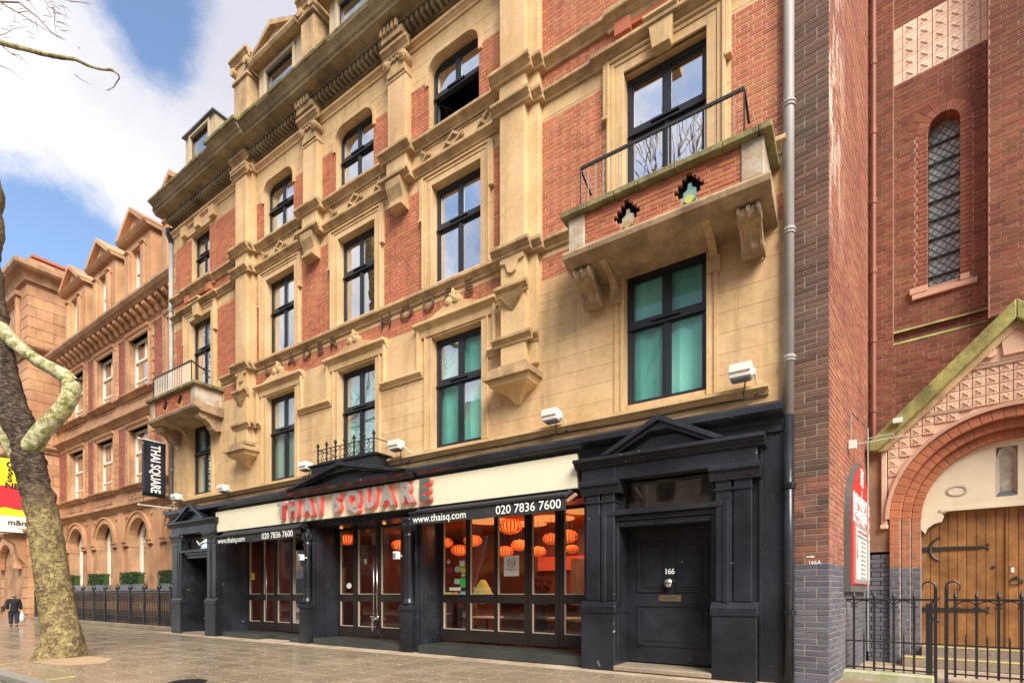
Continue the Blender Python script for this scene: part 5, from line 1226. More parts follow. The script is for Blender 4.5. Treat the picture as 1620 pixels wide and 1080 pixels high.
# porch: grey and red brick jambs, stepped arch orders, gable with mossy coping
PO = -.5; AC, AZ = 2.42, 3.16
orders = [(2.00, 1.80, -.52), (1.80, 1.63, -.36), (1.63, 1.46, -.20)]
K = 1.02
MOUB = mat('orange arch brick', (.40,.145,.065), (.32,.105,.05), .7, piece=.14, fine=.12, bump=.3)
for oi, (ro, ri, y0) in enumerate(orders):
    n = 34; m0 = MB()
    for k in range(n):
        a0, a1 = math.pi*(k+.04)/n, math.pi*(k+.96)/n; P = lambda r, a: (AC-r*math.cos(a), AZ+r*math.sin(a)*K)
        m2 = MB(); m2.prism([P(ri, a0), P(ri, a1), P(ro-.006, a1), P(ro-.006, a0)], y0, .2)
        if AC-ro*math.cos(a1) < 3.2: m2.build('arch_brick', MOUB, church, bevel=.006)
    m2 = MB()
    for k in range(n): a0, a1 = math.pi*k/n, math.pi*(k+1)/n; P = lambda r, a: (AC-r*math.cos(a), AZ+r*math.sin(a)*K); m2.prism([P(ri+.004, a0), P(ri+.004, a1), P(ro-.01, a1), P(ro-.01, a0)], y0+.012, .21)
    m2.build('arch_mortar', MORTC, church)
# label moulding
m2 = MB(); n = 30
for k in range(n): a0, a1 = math.pi*k/n, math.pi*(k+1)/n; P = lambda r, a: (AC-r*math.cos(a), AZ+r*math.sin(a)*K); m2.prism([P(2.0, a0), P(2.0, a1), P(2.07, a1), P(2.07, a0)], PO-.09, PO+.1)
m2.build('label_mould', mat('pinkish stone', (.55,.33,.23), (.42,.25,.17), .8, fine=.1), church)
# jambs of three steps: red above the painted grey
jr, jg = [], []
for (ro, ri, y0) in orders:
    r_ = (AC-ro, AC-ri-.004, 2.09, AZ); jr += courses(r_, [], .1, [(0, .2), (.1, .2)], .012, y=y0, dep=.5); jg += courses((AC-ro, AC-ri-.004, 0, 2.09), [], .1, [(0, .2), (.1, .2)], .012, y=y0, dep=.5)
lay(jr, 'jamb_brick', MOUB, church, 60); lay(jg, 'grey_jamb_brick', BRICKG, church, 80)
mb = MB(); [mb.box(AC-ro+.005, AC-ri-.009, y0+.006, .3, 0, AZ) for (ro, ri, y0) in orders]; mb.build('jamb_core', MORTD, church)
# brown stone pier at the porch corner and its shaft
mb = MB(); mb.box(.02, .42, PO+.05, .0, 2.45, 4.85); mb.build('porch_side', mat('brown stained stone', (.36,.21,.12), (.22,.13,.08), .85, big=.5, bigscale=2, streak=.5, fine=.15), church, bevel=.01)
lay(courses((.02, .42, 0, 2.43), [], .1, CB_, .012, y=PO+.06, dep=.3), 'grey_brick', BRICKG, church, 40)
mb = MB(); mb.box(.27, .38, PO-.03, PO+.1, 3.05, 4.80); mb.box(.25, .40, PO-.05, PO+.1, 2.95, 3.05); mb.build('porch_shaft', TP, church, bevel=.015)
# gable field of moulded tiles behind a coping
GP = lambda x: 4.85+(x-.17)*(7.06-4.85)/(2.40-.17)
mb = MB()
pts = [(.40, 3.0), (.40, 4.95), (2.42, 6.95), (4.44, 4.95), (4.44, 3.0)]; arc = [(AC-2.02*math.cos(math.pi*k/24), AZ+2.02*math.sin(math.pi*k/24)*K) for k in range(25)]
# build the field as strips left and right of the arch
for k in range(24):
    (xa, za), (xb, zb) = arc[k], arc[k+1]
    ta, tb_ = (GP(xa)-.06 if xa < 2.42 else GP(2*2.42-xa)-.06), (GP(xb)-.06 if xb < 2.42 else GP(2*2.42-xb)-.06)
    mb.prism([(xa, za), (xb, zb), (xb, max(tb_, zb+.01)), (xa, max(ta, za+.01))], PO, PO+.12)
mb.build('gable_field', TP, church)
s = .20
for i in range(22):
    for j in range(21):
        u0, z0 = .40+i*s, 3.1+j*s
        if u0 > 3.1: continue
        cu_, cz_ = u0+s/2, z0+s/2
        d = math.hypot(cu_-AC, (cz_-AZ)/K); xx = u0 if u0 < 2.42 else 4.84-u0-s
        if (d > 2.17 or cz_ < AZ and u0 < .4) and z0+s < GP(xx)-.13 and z0+s < 6.25: rosette(u0, z0, s*.98, PO-.03, TP, church)
mb = MB(); mb.prism([(1.35, 6.12-.08), (3.5, 6.04), (3.5, 6.10), (1.35, 6.10)], PO-.06, PO); 
a, b = loc2(1412, 672, PO), loc2(1560, 646, PO); mb.box(.9, 1.8, PO-.05, PO-.001, 5.27, 5.33); mb.build('string_moulding', mat('stained string stone', (.45,.30,.2), (.3,.2,.13), .85, fine=.1), church)
mb = MB(); mb.prism([(1.55, 6.12), (3.3, 6.12), (2.42, 6.9)], PO-.04, PO-.002)
for s_ in (-1, 1):
    for k in range(3): mb.disc((2.42+s_*(.35+.12*k), 6.30+.05*k), .09, PO-.10, PO-.03, 10)
mb.prism([(2.25, 6.2), (2.59, 6.2), (2.62, 6.5), (2.42, 6.75), (2.22, 6.5)], PO-.09, PO-.03); mb.build('carved_apex', TP, church)
for s_, nm in ((-1, 'left'), (1, 'right')):
    mb = MB(); t = .20
    xe = 2.42+s_*(2.42-.12)
    mb.prism([(2.42, 6.83), (2.42, 7.20), (xe+s_*.05, 7.20-2.32), (xe+s_*.05, 4.66), (xe-s_*.10, 4.66)], PO-.24+.004*s_, .10)
    mb.build('mossy_coping', MOSS, church, bevel=.02)
    mb = MB(); mb.prism([(2.42, 6.66), (2.42, 6.825), (xe-s_*.10, 4.66), (xe-s_*.26, 4.66)], PO-.12+.004*s_, .0); mb.build('coping_moulding', STONED, church)
# tympanum
TYM = mat('cream painted render', (.66,.58,.42), (.60,.52,.37), .8, big=.4, bigscale=2, streak=.12, fine=.04, bump=.1)
ZL = 3.32
mb = MB(); n = 24; m3 = []
nich = [(2.16, 2.48, 3.55, 4.4)]
arcI = [(AC-1.47*math.cos(math.pi*k/n), AZ+1.47*math.sin(math.pi*k/n)*K) for k in range(n+1)]
for k in range(n):
    (xa, za), (xb, zb) = arcI[k], arcI[k+1]
    def lowz(x):
        return ZL
    if za < ZL and zb < ZL: continue
    lo_a, lo_b = ZL, ZL
    xs_ = [xa, xb]
    if xa < 2.16 < xb or xa < 2.48 < xb: xs_ = sorted({xa, xb, *[q for q in (2.16, 2.48) if xa < q < xb]})
    for p, q in zip(xs_, xs_[1:]):
        zz = lambda x: AZ+K*math.sqrt(max(0, 1.47**2-(x-AC)**2))
        if 2.16-.001 <= p and q <= 2.48+.001: mb.prism([(p, 4.52), (q, 4.52), (q, zz(q)), (p, zz(p))], -.05, .02); mb.prism([(p, ZL), (q, ZL), (q, 3.53), (p, 3.53)], -.05, .02)
        else: mb.prism([(p, max(ZL, AZ)), (q, max(ZL, AZ)), (q, max(zz(q), ZL+.002)), (p, max(zz(p), ZL+.001))], -.05, .02)
tym = mb.build('tympanum', TYM, church)
mb = MB(); mb.prism([(AC-1.47, ZL+.003), (AC-1.47, 2.93), (AC-1.40, 2.84), (AC-1.36, 2.95), (AC-1.25, 3.04), (AC-1.12, 3.08), (AC-1.08, 3.2), (AC-1.12, 3.24), (AC-.98, 3.30), (AC-.98, ZL+.003)], -.08, .06)
mb.prism([(AC-1.15, ZL-.03), (AC+1.3, ZL-.03), (AC+1.3, ZL+.03), (AC-1.15, ZL+.03)], -.10, -.0); mb.build('lintel_moulding', TYM, church)
mb = MB(); c = 2.32
mb.prism([(c-.11, 3.6), (c+.11, 3.6), (c+.11, 4.3), (c+.07, 4.42), (c, 4.47), (c-.07, 4.42), (c-.11, 4.3)], .03, .06); mb.build('niche_back', mat('stained niche render', (.40,.35,.26), (.25,.21,.16), .9, big=.5, bigscale=5, streak=.4), tym)
mb = MB()
o_ = [(-.16, 3.52), (-.16, 4.3), (-.11, 4.46), (0, 4.54), (.11, 4.46), (.16, 4.3), (.16, 3.52)]; i_ = [(-.105, 3.62), (-.105, 4.3), (-.07, 4.4), (0, 4.45), (.07, 4.4), (.105, 4.3), (.105, 3.62)]
for k in range(6):
    i = len(mb.v); mb.v += [(c+o_[k][0], -.055, o_[k][1]), (c+o_[k+1][0], -.055, o_[k+1][1]), (c+i_[k+1][0], .03, i_[k+1][1]), (c+i_[k][0], .03, i_[k][1])]; mb.f.append((i,i+1,i+2,i+3))
mb.build('niche_splay', mat('grey niche splay', (.36,.32,.26), None, .9), tym)
mb = MB(); i = 0; mb.v = [(c-.16, -.06, 3.52), (c+.16, -.06, 3.52), (c+.105, .03, 3.62), (c-.105, .03, 3.62)]; mb.f = [(0,1,2,3)]; mb.build('niche_sill', LEAD if False else DARKSL, tym) if 'DARKSL' in globals() else mb.build('niche_sill', SLATE, tym)
u, z = cz(1514, 776, -.05)
mb = MB(); n = 20
for k in range(n):
    a0, a1 = 2*math.pi*k/n, 2*math.pi*(k+1)/n
    for (r0, r1, ya, yb) in ((.17, .13, -.06, -.07), (.13, .10, -.07, -.02)):
        i = len(mb.v); mb.v += [(u+r0*math.cos(a0)*1.1, ya, z+r0*math.sin(a0)*.72), (u+r0*math.cos(a1)*1.1, ya, z+r0*math.sin(a1)*.72), (u+r1*math.cos(a1)*1.1, yb, z+r1*math.sin(a1)*.72), (u+r1*math.cos(a0)*1.1, yb, z+r1*math.sin(a0)*.72)]; mb.f.append((i,i+1,i+2,i+3))
mb.build('oval_rim', mat('oval recess rim', (.42,.37,.29), None, .9), tym)
# timber doors of planks with strap hinges
WOOD = mat('varnished oak plank', (.34,.165,.055), (.20,.085,.030), .45, piece=.14, big=.5, bigscale=2.2, streak=.45, streakcol=(.10,.045,.02), fine=.18, finescale=14, bump=.2)
dr = []
xd = [AC-1.44+.165*k for k in range(9)]; split = cz(1593, 900, .1)[0]
def door_leaf(x0, x1, label):
    mb = MB(); mb.box(x0+.01, x1-.01, .125, .16, .40, ZL); d = mb.build('church_door', mat('dark gap timber', (.05,.025,.012), None, .8) if 'dark gap timber' not in MATS else MATS['dark gap timber'], church, label=label)
    n = round((x1-x0)/.155); w = (x1-x0)/n
    for k in range(n): m2 = MB(); m2.box(x0+k*w+.004, x0+(k+1)*w-.004, .10+random.uniform(-.003, .003), .13, .42, ZL-.01); m2.build('plank', WOOD, d, bevel=.006)
    return d
d1 = door_leaf(AC-1.47, split-.02, 'left leaf of the plank church door with long strap hinges'); d2 = door_leaf(split+.02, 3.7, 'right leaf of the plank church door with ring handle')
mb = MB(); mb.box(split-.02, split+.02, .07, .12, .42, ZL); mb.build('meeting_post', WOOD, d1)
for zc, px in ((cz(1460, 869, .1)[1], 0), (cz(1460, 963, .1)[1], 0)):
    x0 = AC-1.45; x1 = cz(1563, 870, .1)[0]
    mb = MB(); mb.prism([(x0, zc-.05), (x1-.08, zc-.025), (x1-.08, zc+.025), (x0, zc+.05)], .075, .10)
    mb.tube([(x1-.08, .088, zc), (x1, .088, zc+.02), (x1+.01, .088, zc+.07)], .014, 5); mb.tube([(x1-.08, .088, zc), (x1, .088, zc-.02), (x1+.01, .088, zc-.07)], .014, 5)
    mb.tube([(x0+.22+.22*(1-math.cos(t))-.09, .085, zc+.26*math.sin(t)) for t in [-1.35+2.7*k/12 for k in range(13)]], [.012+.018*math.cos(-1.35+2.7*k/12) for k in range(13)], 6)
    mb.build('strap_hinge', IRON, d1)
u, z = cz(1608, 917, .08); mb = MB(); mb.tube([(u+.09*math.cos(2*math.pi*k/14), .07, z-.02+.07*math.sin(2*math.pi*k/14)) for k in range(15)], .014, 6, False); mb.disc((u-.0, z+.05), .03, .06, .1, 8); mb.build('ring_handle', IRON, d2)
u, z = cz(1602, 901, .08); mb = MB(); mb.box(u-.025, u+.025, .085, .10, z-.05, z+.05); mb.build('door_buzzer', WHITEP, d2)
u, z = cz(1571, 897, .08); mb = MB(); mb.disc((u, z), .035, .085, .1, 8); mb.build('keyhole_plate', IRON, d1)
# steps
mb = MB(); mb.box(AC-1.45, 4.5, -.45, .4, 0, .40); s1 = mb.build('porch_step', STEPST, church, bevel=.015)
mb = MB(); mb.box(AC-1.75, 4.8, -.95, -.45, 0, .20); s2 = mb.build('porch_step', STEPST, church, bevel=.015)
mb = MB(); mb.box(AC-1.44, 4.5, -.455, -.36, .395, .406); mb.box(AC-1.74, 4.8, -.955, -.87, .195, .206); mb.build('yellow_step_edge', mat('yellow nosing paint', (.75,.58,.08), (.6,.5,.2), .6, fine=.15), church)
# forecourt behind the railings
mb = MB(); mb.quad((-3, -3.2, .0), (8, -3.2, .0), (8, 0, .0), (-3, 0, .0)); fc = mb.build('forecourt', PAVEP, church)

# side wall and street pier (local frame of the church as well)
W2L = church.matrix_basis.inverted() if False else None
inv = (Matrix.Translation(P1) @ Matrix.Rotation(-CA, 4, 'Z')).inverted()
pc = inv @ Vector((-.30, -.06, 0))       # street corner of the pier
pl_ = inv @ Vector((-.845, .01, 0))
PW = pc.x-pl_.x+.0
PY = pc.y
ZG = 2.03
mb = MB(); mb.box(pc.x-.53, pc.x-.008, PY+.008, PY+1.5, -.1, 17); mb.box(pc.x-.5, pc.x-.0075, PY+1.4, .5, -.1, 17); mb.build('pier_core', MORTD, church)

x0, x1 = pc.x-.535, pc.x
fp = courses((x0, x1, ZG, 17), [], .0965, [(0, .36, .175), (x0 % .535, .18, .355)], .013, y=PY, zbase=0)
def rowshift(r, z0, z1): 
    out = []; k = 0; z = z0
    while z < z1:
        b = min(z+.0965, z1); zz = (z+.008, b-.008)
        sp2 = [0, .178, .355, .535] if k % 2 == 0 else [0, .267, .535]
        if k % 2: sp2 = [0, .178, .535] if k % 4 == 1 else [0, .357, .535]
        else: sp2 = [0, .357, .535] if k % 4 == 0 else [0, .178, .535]
        for p, q in zip(sp2, sp2[1:]): out.append((r+p+.008, r+q-.008, zz[0], zz[1], PY+random.uniform(-.003, .003), .05))
        z += .0965; k += 1
    return out
al = rowshift(x0, 0, 17)
blk = [p for p in al if p[2] >= 3.4]; mid = [p for p in al if ZG-.05 <= p[2] < 3.4]; low = [p for p in al if p[2] < ZG-.05]
lay(blk, 'soot_black_brick', BRICKS_, church, 200); lay(mid, 'weathered_brick', mat('weathered pier brick', (.28,.105,.065), (.10,.065,.05), .8, piece=.3, big=.5, bigscale=2.5, streak=.4, fine=.15), church, 60); lay(low, 'grey_pier_brick', BRICKG, church, 120)
sw_ = lambda v: Vector((pc.x-v.y, PY+v.x, v.z))
L0 = -PY
sb = courses((0, L0, ZG, 17), [], .0965, CB_, .013, y=0, dep=.05); lay(sb, 'side_brick', BRICKO, church, 160, swap=sw_, minpx=3)
sb = courses((0, L0, 0, ZG), [], .0965, CB_, .013, y=0, dep=.05); lay(sb, 'grey_side_brick', BRICKG, church, 100, swap=sw_, minpx=3)
# the two side pipes in the corner
mb = MB(); mb.tube([(.09, -.10, 2.0), (.09, -.10, 16.9)], .05, 8)
for k in range(9): mb.tube([(.09, -.10, 2.5+1.6*k), (.09, -.10, 2.62+1.6*k)], .065, 8)
mb.build('corner_pipe', mat('brick red painted pipe', (.33,.12,.08), (.25,.1,.07), .6, fine=.1), church)
# painted arrow and number
mb = MB(); u0 = pc.x-.34; z = 2.14; mb.box(u0, u0+.08, PY-.006, PY-.004, z-.008, z+.008); mb.prism([(u0+.08, z-.02), (u0+.14, z), (u0+.08, z+.02)], PY-.006, PY-.004); mb.build('painted_arrow', WHITEL, church)
text('166A', .088, WHITEL, church, 'painted_number', facing(pc.x-.215, PY-.005, 2.04), .0005, bold=.0015)

# downpipe between the restaurant and the church
pipe('drainpipe', -.89, -.07, .0, 16.2, .085, PIPEG, 'tall pale grey drainpipe painted black near the ground beside the church pier', coll=2.15, m2_=BLACK, zsplit=4.55)

# notice board on the side wall
uB = inv @ Vector((0,0,0))
nbd = thing('church_noticeboard', 'arched red church notice board with white Chinese lettering and framed poster', 'notice board', P1+Vector((0,0,1.5)), rot=-CA, local=True)
ORG[nbd.name] = Vector((0, 0, 1.5))
SF = lambda s, d, z: Vector((pc.x+d, PY+s, z))     # s inwards along the side wall, d out from it
# face of the board: spans px 1346..1375 -> distance along the wall
def salong(px, d):
    # intersect the view ray with the plane standing d off the side wall
    t = math.atan((px-810)/F)-TN; dr_ = Vector((math.sin(t), math.cos(t), 0)); o = Vector((0, -10, 0))
    M3 = inv.to_3x3(); dl = M3 @ dr_; ol = inv @ o; k = (pc.x+d-ol.x)/dl.x; q = ol+dl*k; wd = dr_*k; dz = wd.dot(Vector((-math.sin(TN), math.cos(TN), 0))); return q.y-PY, dz
DB = .11
sA, dA = salong(1346, DB); sB, dB_ = salong(1375.5, DB)
zA = CH+(938-934)*dA/F; zA2 = CH+(938-800)*dA/F; zT = CH+(938-703)*salong(1359, DB)[1]/F; zS = CH+(938-770)*dA/F
RED = mat('glossy red board', (.62,.020,.015), (.5,.018,.014), .4, fine=.04, bump=0)
GREYB = mat('dark grey painted timber', (.10,.095,.09), (.14,.13,.12), .6, fine=.2)
zb = 1.56
n = 10; mid_ = (sA+sB)/2; ztop = 4.15; zsp = 3.02
out_ = [(sA, zb), (sB, zb), (sB, zsp)]+[(sB-(sB-sA)*(1-math.cos(math.pi/3*k/n)), zsp+(ztop-zsp)*math.sin(math.pi/3*k/n)/.866) for k in range(1, n+1)]+[(sA+(sB-sA)*(1-math.cos(math.pi/3*k/n)), zsp+(ztop-zsp)*math.sin(math.pi/3*k/n)/.866) for k in range(n-1, 0, -1)]+[(sA, zsp)]
def sprism(pts, d0, d1, name, m, par, **k):
    b = MB(); n = len(pts); b.v = [tuple(SF(s, d0, z)) for s, z in pts]+[tuple(SF(s, d1, z)) for s, z in pts]
    b.f = [tuple(range(n)), tuple(range(2*n-1, n-1, -1))]+[(i, (i+1)%n, n+(i+1)%n, n+i) for i in range(n)]; return b.build(name, m, par, **k)
def shrink(pts, e):
    cs = sum(p[0] for p in pts)/len(pts); cz2 = sum(p[1] for p in pts)/len(pts); w = max(p[0] for p in pts)-cs; h = max(p[1] for p in pts)-cz2
    return [(cs+(p[0]-cs)*(1-e/w), cz2+(p[1]-cz2)*(1-e/h)) for p in pts]
sprism(out_, .0, DB, 'board_case', GREYB, nbd)
sprism(shrink(out_, .05), DB+.002, DB+.012, 'red_face', RED, nbd)
pa, pb = sA+(sB-sA)*.13, sB-(sB-sA)*.10; z0, z1 = 1.72, 2.86
POS = mat('poster paper', (.74,.72,.66), (.68,.65,.58), .5, fine=.03, bump=0)
fr_ = sprism([(pa, z0), (pb, z0), (pb, z1), (pa, z1)], DB+.012, DB+.035, 'poster_case', mat('silver frame', (.62,.6,.58), None, .35, metal=.6), nbd)
sprism([(pa+.08, z0+.08), (pb-.08, z0+.08), (pb-.08, z1-.08), (pa+.08, z1-.08)], DB+.036, DB+.038, 'poster', POS, fr_)
def stext(s, sz, m, name, s0, z, par, sx=1, al='CENTER', bold=0):
    # text reading along +s seen from the right of the wall (x right = +s)
    M_ = Matrix(((0, 0, 1, pc.x+DB+.016+(.024 if par is fr_ else 0)), (1, 0, 0, PY+s0), (0, 1, 0, z), (0, 0, 0, 1)))
    return text(s, sz, m, par, name, M_, .003, align=al, sx=sx, bold=bold)
W_ = sB-sA
stext('華', .42, WHITEL, 'white_emblem', mid_, 3.78, nbd, 1.1, bold=.008); 
sprism([(mid_-.015, 3.42), (mid_+.015, 3.42), (mid_+.015, 3.58), (mid_-.015, 3.58)], DB+.012, DB+.02, 'white_cross_bar', WHITEL, nbd)
stext('倫敦中華基督教會', .27, WHITEL, 'chinese_lettering', mid_, 3.28, nbd, W_*.90/(8*.27)*.98, bold=.008)
stext('蘇豪佈道中心', .32, WHITEL, 'chinese_lettering', mid_, 3.00, nbd, W_*.88/(6*.32)*.98, bold=.009)
PRN = mat('grey print', (.2,.2,.22), None, .8, fine=0); PRR = mat('red print', (.55,.05,.08), None, .8, fine=0)
pw = pb-pa-.2
for k, (s, sz, m) in enumerate([('SERVICE TIMES 聚會時間', .07, PRR), ('CHINESE CHURCH IN LONDON', .06, PRN)]+[(random.choice(['10:30 am', '1:30 pm', '7:30 pm'])+'  '+random.choice(['Sunday', 'Friday', 'Prayer', 'Service']), .05, PRN) for _ in range(9)]):
    stext(s, sz, m, 'poster_print', (pa+pb)/2, z1-.15-k*.088, fr_, 2.0)
sprism([(pa+.12, 2.2), (pa+.28, 2.2), (pa+.20, 2.66)], DB+.038, DB+.040, 'poster_print', PRR, fr_)
# conduit and sign arms on the corner
arm = thing('sign_bracket', 'small grey metal bracket with arms and junction box above the notice board', 'bracket', P1+Vector((0,0,3)), rot=-CA, local=True); ORG[arm.name] = Vector((0,0,3))
s3, _d = salong(1356, .1)
mb = MB(); mb.tube([(pc.x+.05, PY+s3-.4, 4.3), (pc.x+.05, PY+s3-.4, 4.95), (pc.x+.25, PY+s3+.2, 4.75), (pc.x+.25, PY+s3+.2, .4)], .014, 6); mb.tube([(pc.x+.25, PY+s3+.2, 4.55), (pc.x+.62, PY+s3+.3, 4.6), (pc.x+.66, PY+s3+.3, 4.55)], .012, 6); mb.tube([(pc.x+.05, PY+s3-.2, 4.38), (pc.x+.85, PY+s3+.4, 4.55)], .010, 6); mb.build('arm', PIPEG, arm)
mb = MB(); mb.box(pc.x+.02, pc.x+.14, PY+s3-.44, PY+s3-.34, 4.26, 4.42); mb.build('junction_box', WHITEP, arm)
u, z = cz(1421, 666, -.75); mb = MB(); mb.box(u-.08, u+.08, -.86, -.78, z-.05, z+.05); mb.build('flood_lamp', WHITEP, arm)

# railings and gate in front of the church
ry = (inv @ at(1317, 1000, 9.85)).y
rr0 = (inv @ at(1321, 1000, 9.85)).x
def uray(px, y):   # along position where the pixel column meets the plane y (local)
    t = math.atan((px-810)/F)-TN; dl = inv.to_3x3() @ Vector((math.sin(t), math.cos(t), 0)); ol = inv @ Vector((0,-10,0)); k = (y-ol.y)/dl.y; return (ol+dl*k).x
cr = thing('church_railings', 'low black iron railings with spear tops on a stone kerb by the church pier', 'railing', P1, rot=-CA, local=True)
e0, e1 = uray(1318, ry), uray(1478, ry)
mb = MB(); mb.box(e0-.02, e1, ry-.28, ry+.10, -.06, .13); mb.build('stone_kerb', mat('mossy pale kerb', (.46,.42,.32), (.30,.34,.14), .85, big=.5, bigscale=3, fine=.2), cr, bevel=.02)
ztr, zmr, zlr = 1.42, .66, .18
def rail_run(par, a, b, pxs, y):
    mb = MB()
    for z, t in ((ztr, .035), (zmr, .025), (zlr, .025)): mb.bar((a, y, z), (b, y, z), .03, t)
    mb.build('rail', IRON, par)
    us = [uray(p, y) for p in pxs]
    for i, u in enumerate(us):
        m2 = MB(); m2.bar((u, y, .13), (u, y, ztr), .036); m2.tube([(u, y, ztr), (u, y, ztr+.06), (u, y, ztr+.17)], [.016, .030, .002], 6); m2.bar((u-.05, y, ztr-.13), (u+.05, y, ztr-.13), .03, .02); m2.build('spear_bar', IRON, par)
        if i+1 < len(us):
            v = us[i+1]; w = v-u
            m2 = MB(); m2.bar((u+w/2, y, .13), (u+w/2, y, zmr+.10), .022); m2.tube([(u+w/2, y, zmr+.1), (u+w/2, y, zmr+.2)], [.016, .002], 6); m2.build('short_bar', IRON, par)
            m2 = MB(); m2.tube([(u+w/2-w*.5*math.cos(t), y, ztr-.14+.12*math.sin(t)) for t in [math.pi*k/8 for k in range(9)]], .009, 4); m2.build('arch_scroll', IRON, par)
rail_run(cr, e0, e1, [1325, 1351, 1383, 1414, 1446], ry)
def scrollpost(par, u, y, sgn, h=1.62):
    m2 = MB(); m2.bar((u, y, .0), (u, y, h), .05)
    m2.tube([(u, y, h)]+[(u+sgn*(.09-.09*math.cos(t)), y, h+.09*math.sin(t)+.02) for t in [.3*k for k in range(1, 14)]], [.024]+[.022-.001*k for k in range(13)], 6); m2.build('scroll_post', IRON, par)
scrollpost(cr, uray(1480, ry), ry, -1); m2 = MB(); u = uray(1470, ry-.02); m2.bar((u, ry+.02, -.05), (u, ry+.02, 1.35), .09); m2.build('gate_post', IRON, cr)
m2 = MB(); u = uray(1322, ry); m2.tube([(u, ry, 1.3), (u, ry, 1.5), (u+.06, ry, 1.6), (u+.12, ry, 1.58)], .018, 6); m2.build('end_scroll', IRON, cr)
gt = thing('church_gate', 'black iron spear topped gate standing before the wooden church doors', 'gate', P1, rot=-CA, local=True)
e2, e3 = uray(1498, ry), uray(1500, ry)+2.2
rail_run(gt, e2, e3, [1511, 1545, 1580, 1616, 1655, 1700], ry)
mb = MB(); mb.bar((e2, ry, .02), (e3, ry, .02), .03, .03); mb.build('bottom_rail', IRON, gt); scrollpost(gt, uray(1497, ry), ry, 1)
# ------------------------------------------------------------------ fascia sign with letters
sg = thing('fascia_sign', 'long cream fascia board with grey THAI SQUARE letters glowing red behind', 'shop sign', (CX, -.15, 3.7))
mb = MB(); mb.box(-19.13, -4.79, -.22, -.085, 3.72, 4.44); mb.build('sign_board', CREAM, sg, bevel=.008)
mb = MB(); mb.box(-19.15, -4.77, -.235, -.08, 3.69, 3.718); mb.build('bottom_trim', IRON, sg)
LG = mat('brushed grey letter', (.36,.33,.30), (.28,.26,.24), .5, fine=.1)
LE = mat('tarnished green letter', (.12,.16,.13), (.2,.2,.17), .45, metal=.3, fine=.15)
LR = mat('red lit acrylic', (.85,.10,.08), None, .4, emit=(1,.10,.07), estr=.12, fine=0, bump=0)
for ch, px in zip('THAISQUARE', (445, 463.5, 486.5, 504, 532, 557.5, 585, 612, 642, 671)):
    x = X(px, -.36)
    M_ = facing(x, -.362, 4.085)
    l = text(ch, .70, LE if px == 671 else LG, sg, 'letter', M_, .012, bold=.034, sx=1.0 if ch != 'T' else .9)
    text(ch, .70, LR, l, 'red_return', facing(x+.015, -.29, 4.07), .058, bold=.022, sx=1.0 if ch != 'T' else .9)

# awnings, drawn almost closed
AWN = mat('black awning canvas', (.022,.023,.025), (.035,.035,.036), .8, fine=.15, bump=.1)
def awning(xl, xr, zt, zb, label, tel):
    a = thing('retractable_awning', label, 'awning', ((xl+xr)/2, -.1, 3.6))
    mb = MB(); mb.tube([(xl, -.17, 3.63), (xr, -.17, 3.63)], .075, 10); mb.box(xl-.03, xr+.03, -.25, -.085, 3.70, 3.715); mb.build('cassette', IRON, a)
    mb = MB(); n = 24
    for k in range(n):
        x0, x1 = xl+(xr-xl)*k/n, xl+(xr-xl)*(k+1)/n; s0, s1 = .01*math.sin(k*.9), .01*math.sin((k+1)*.9)
        mb.quad((x0, -.22, 3.68), (x1, -.22, 3.68), (x1, -.55, zt+s1*.4), (x0, -.55, zt+s0*.4))
        w0, w1 = .008*math.sin(k*1.3), .008*math.sin((k+1)*1.3)
        mb.quad((x0, -.562, zt-.03), (x1, -.562, zt-.03), (x1, -.565+w1, zb+s1), (x0, -.565+w0, zb+s0))
    mb.build('canvas', AWN, a)
    mb = MB(); mb.box(xl-.02, xr+.02, -.60, -.54, zt-.03, zt+.03); mb.build('front_bar', IRON, a, bevel=.008)
    for x in (xl+.05, xr-.05):
        mb = MB(); mb.bar((x, -.2, 3.6), (x, -.56, zt-.02), .035); mb.prof([(-.09, 3.72), (-.3, 3.70), (-.36, 3.6), (-.3, 3.5), (-.09, 3.48)], x-.03, x+.03); mb.build('arm', IRON, a)
    zc = (zt+zb)/2-.015
    text('www.thaisq.com', .25, WHITEL, a, 'awning_lettering', facing(xl+.12, -.582, zc-.01), .001, align='LEFT', bold=.002)
    text('020 7836 7600', .27, WHITEL, a, 'awning_lettering', facing(xr-.10, -.582, zc+.0), .001, align='RIGHT', bold=.002)
awning(-9.22, -4.86, 3.52, 3.22, 'black awning with white web address over the wide right hand restaurant window', 1)
awning(X(343, -.55), X(468, -.55), 3.48, 3.20, 'black awning with white web address over the narrower left restaurant window', 0)

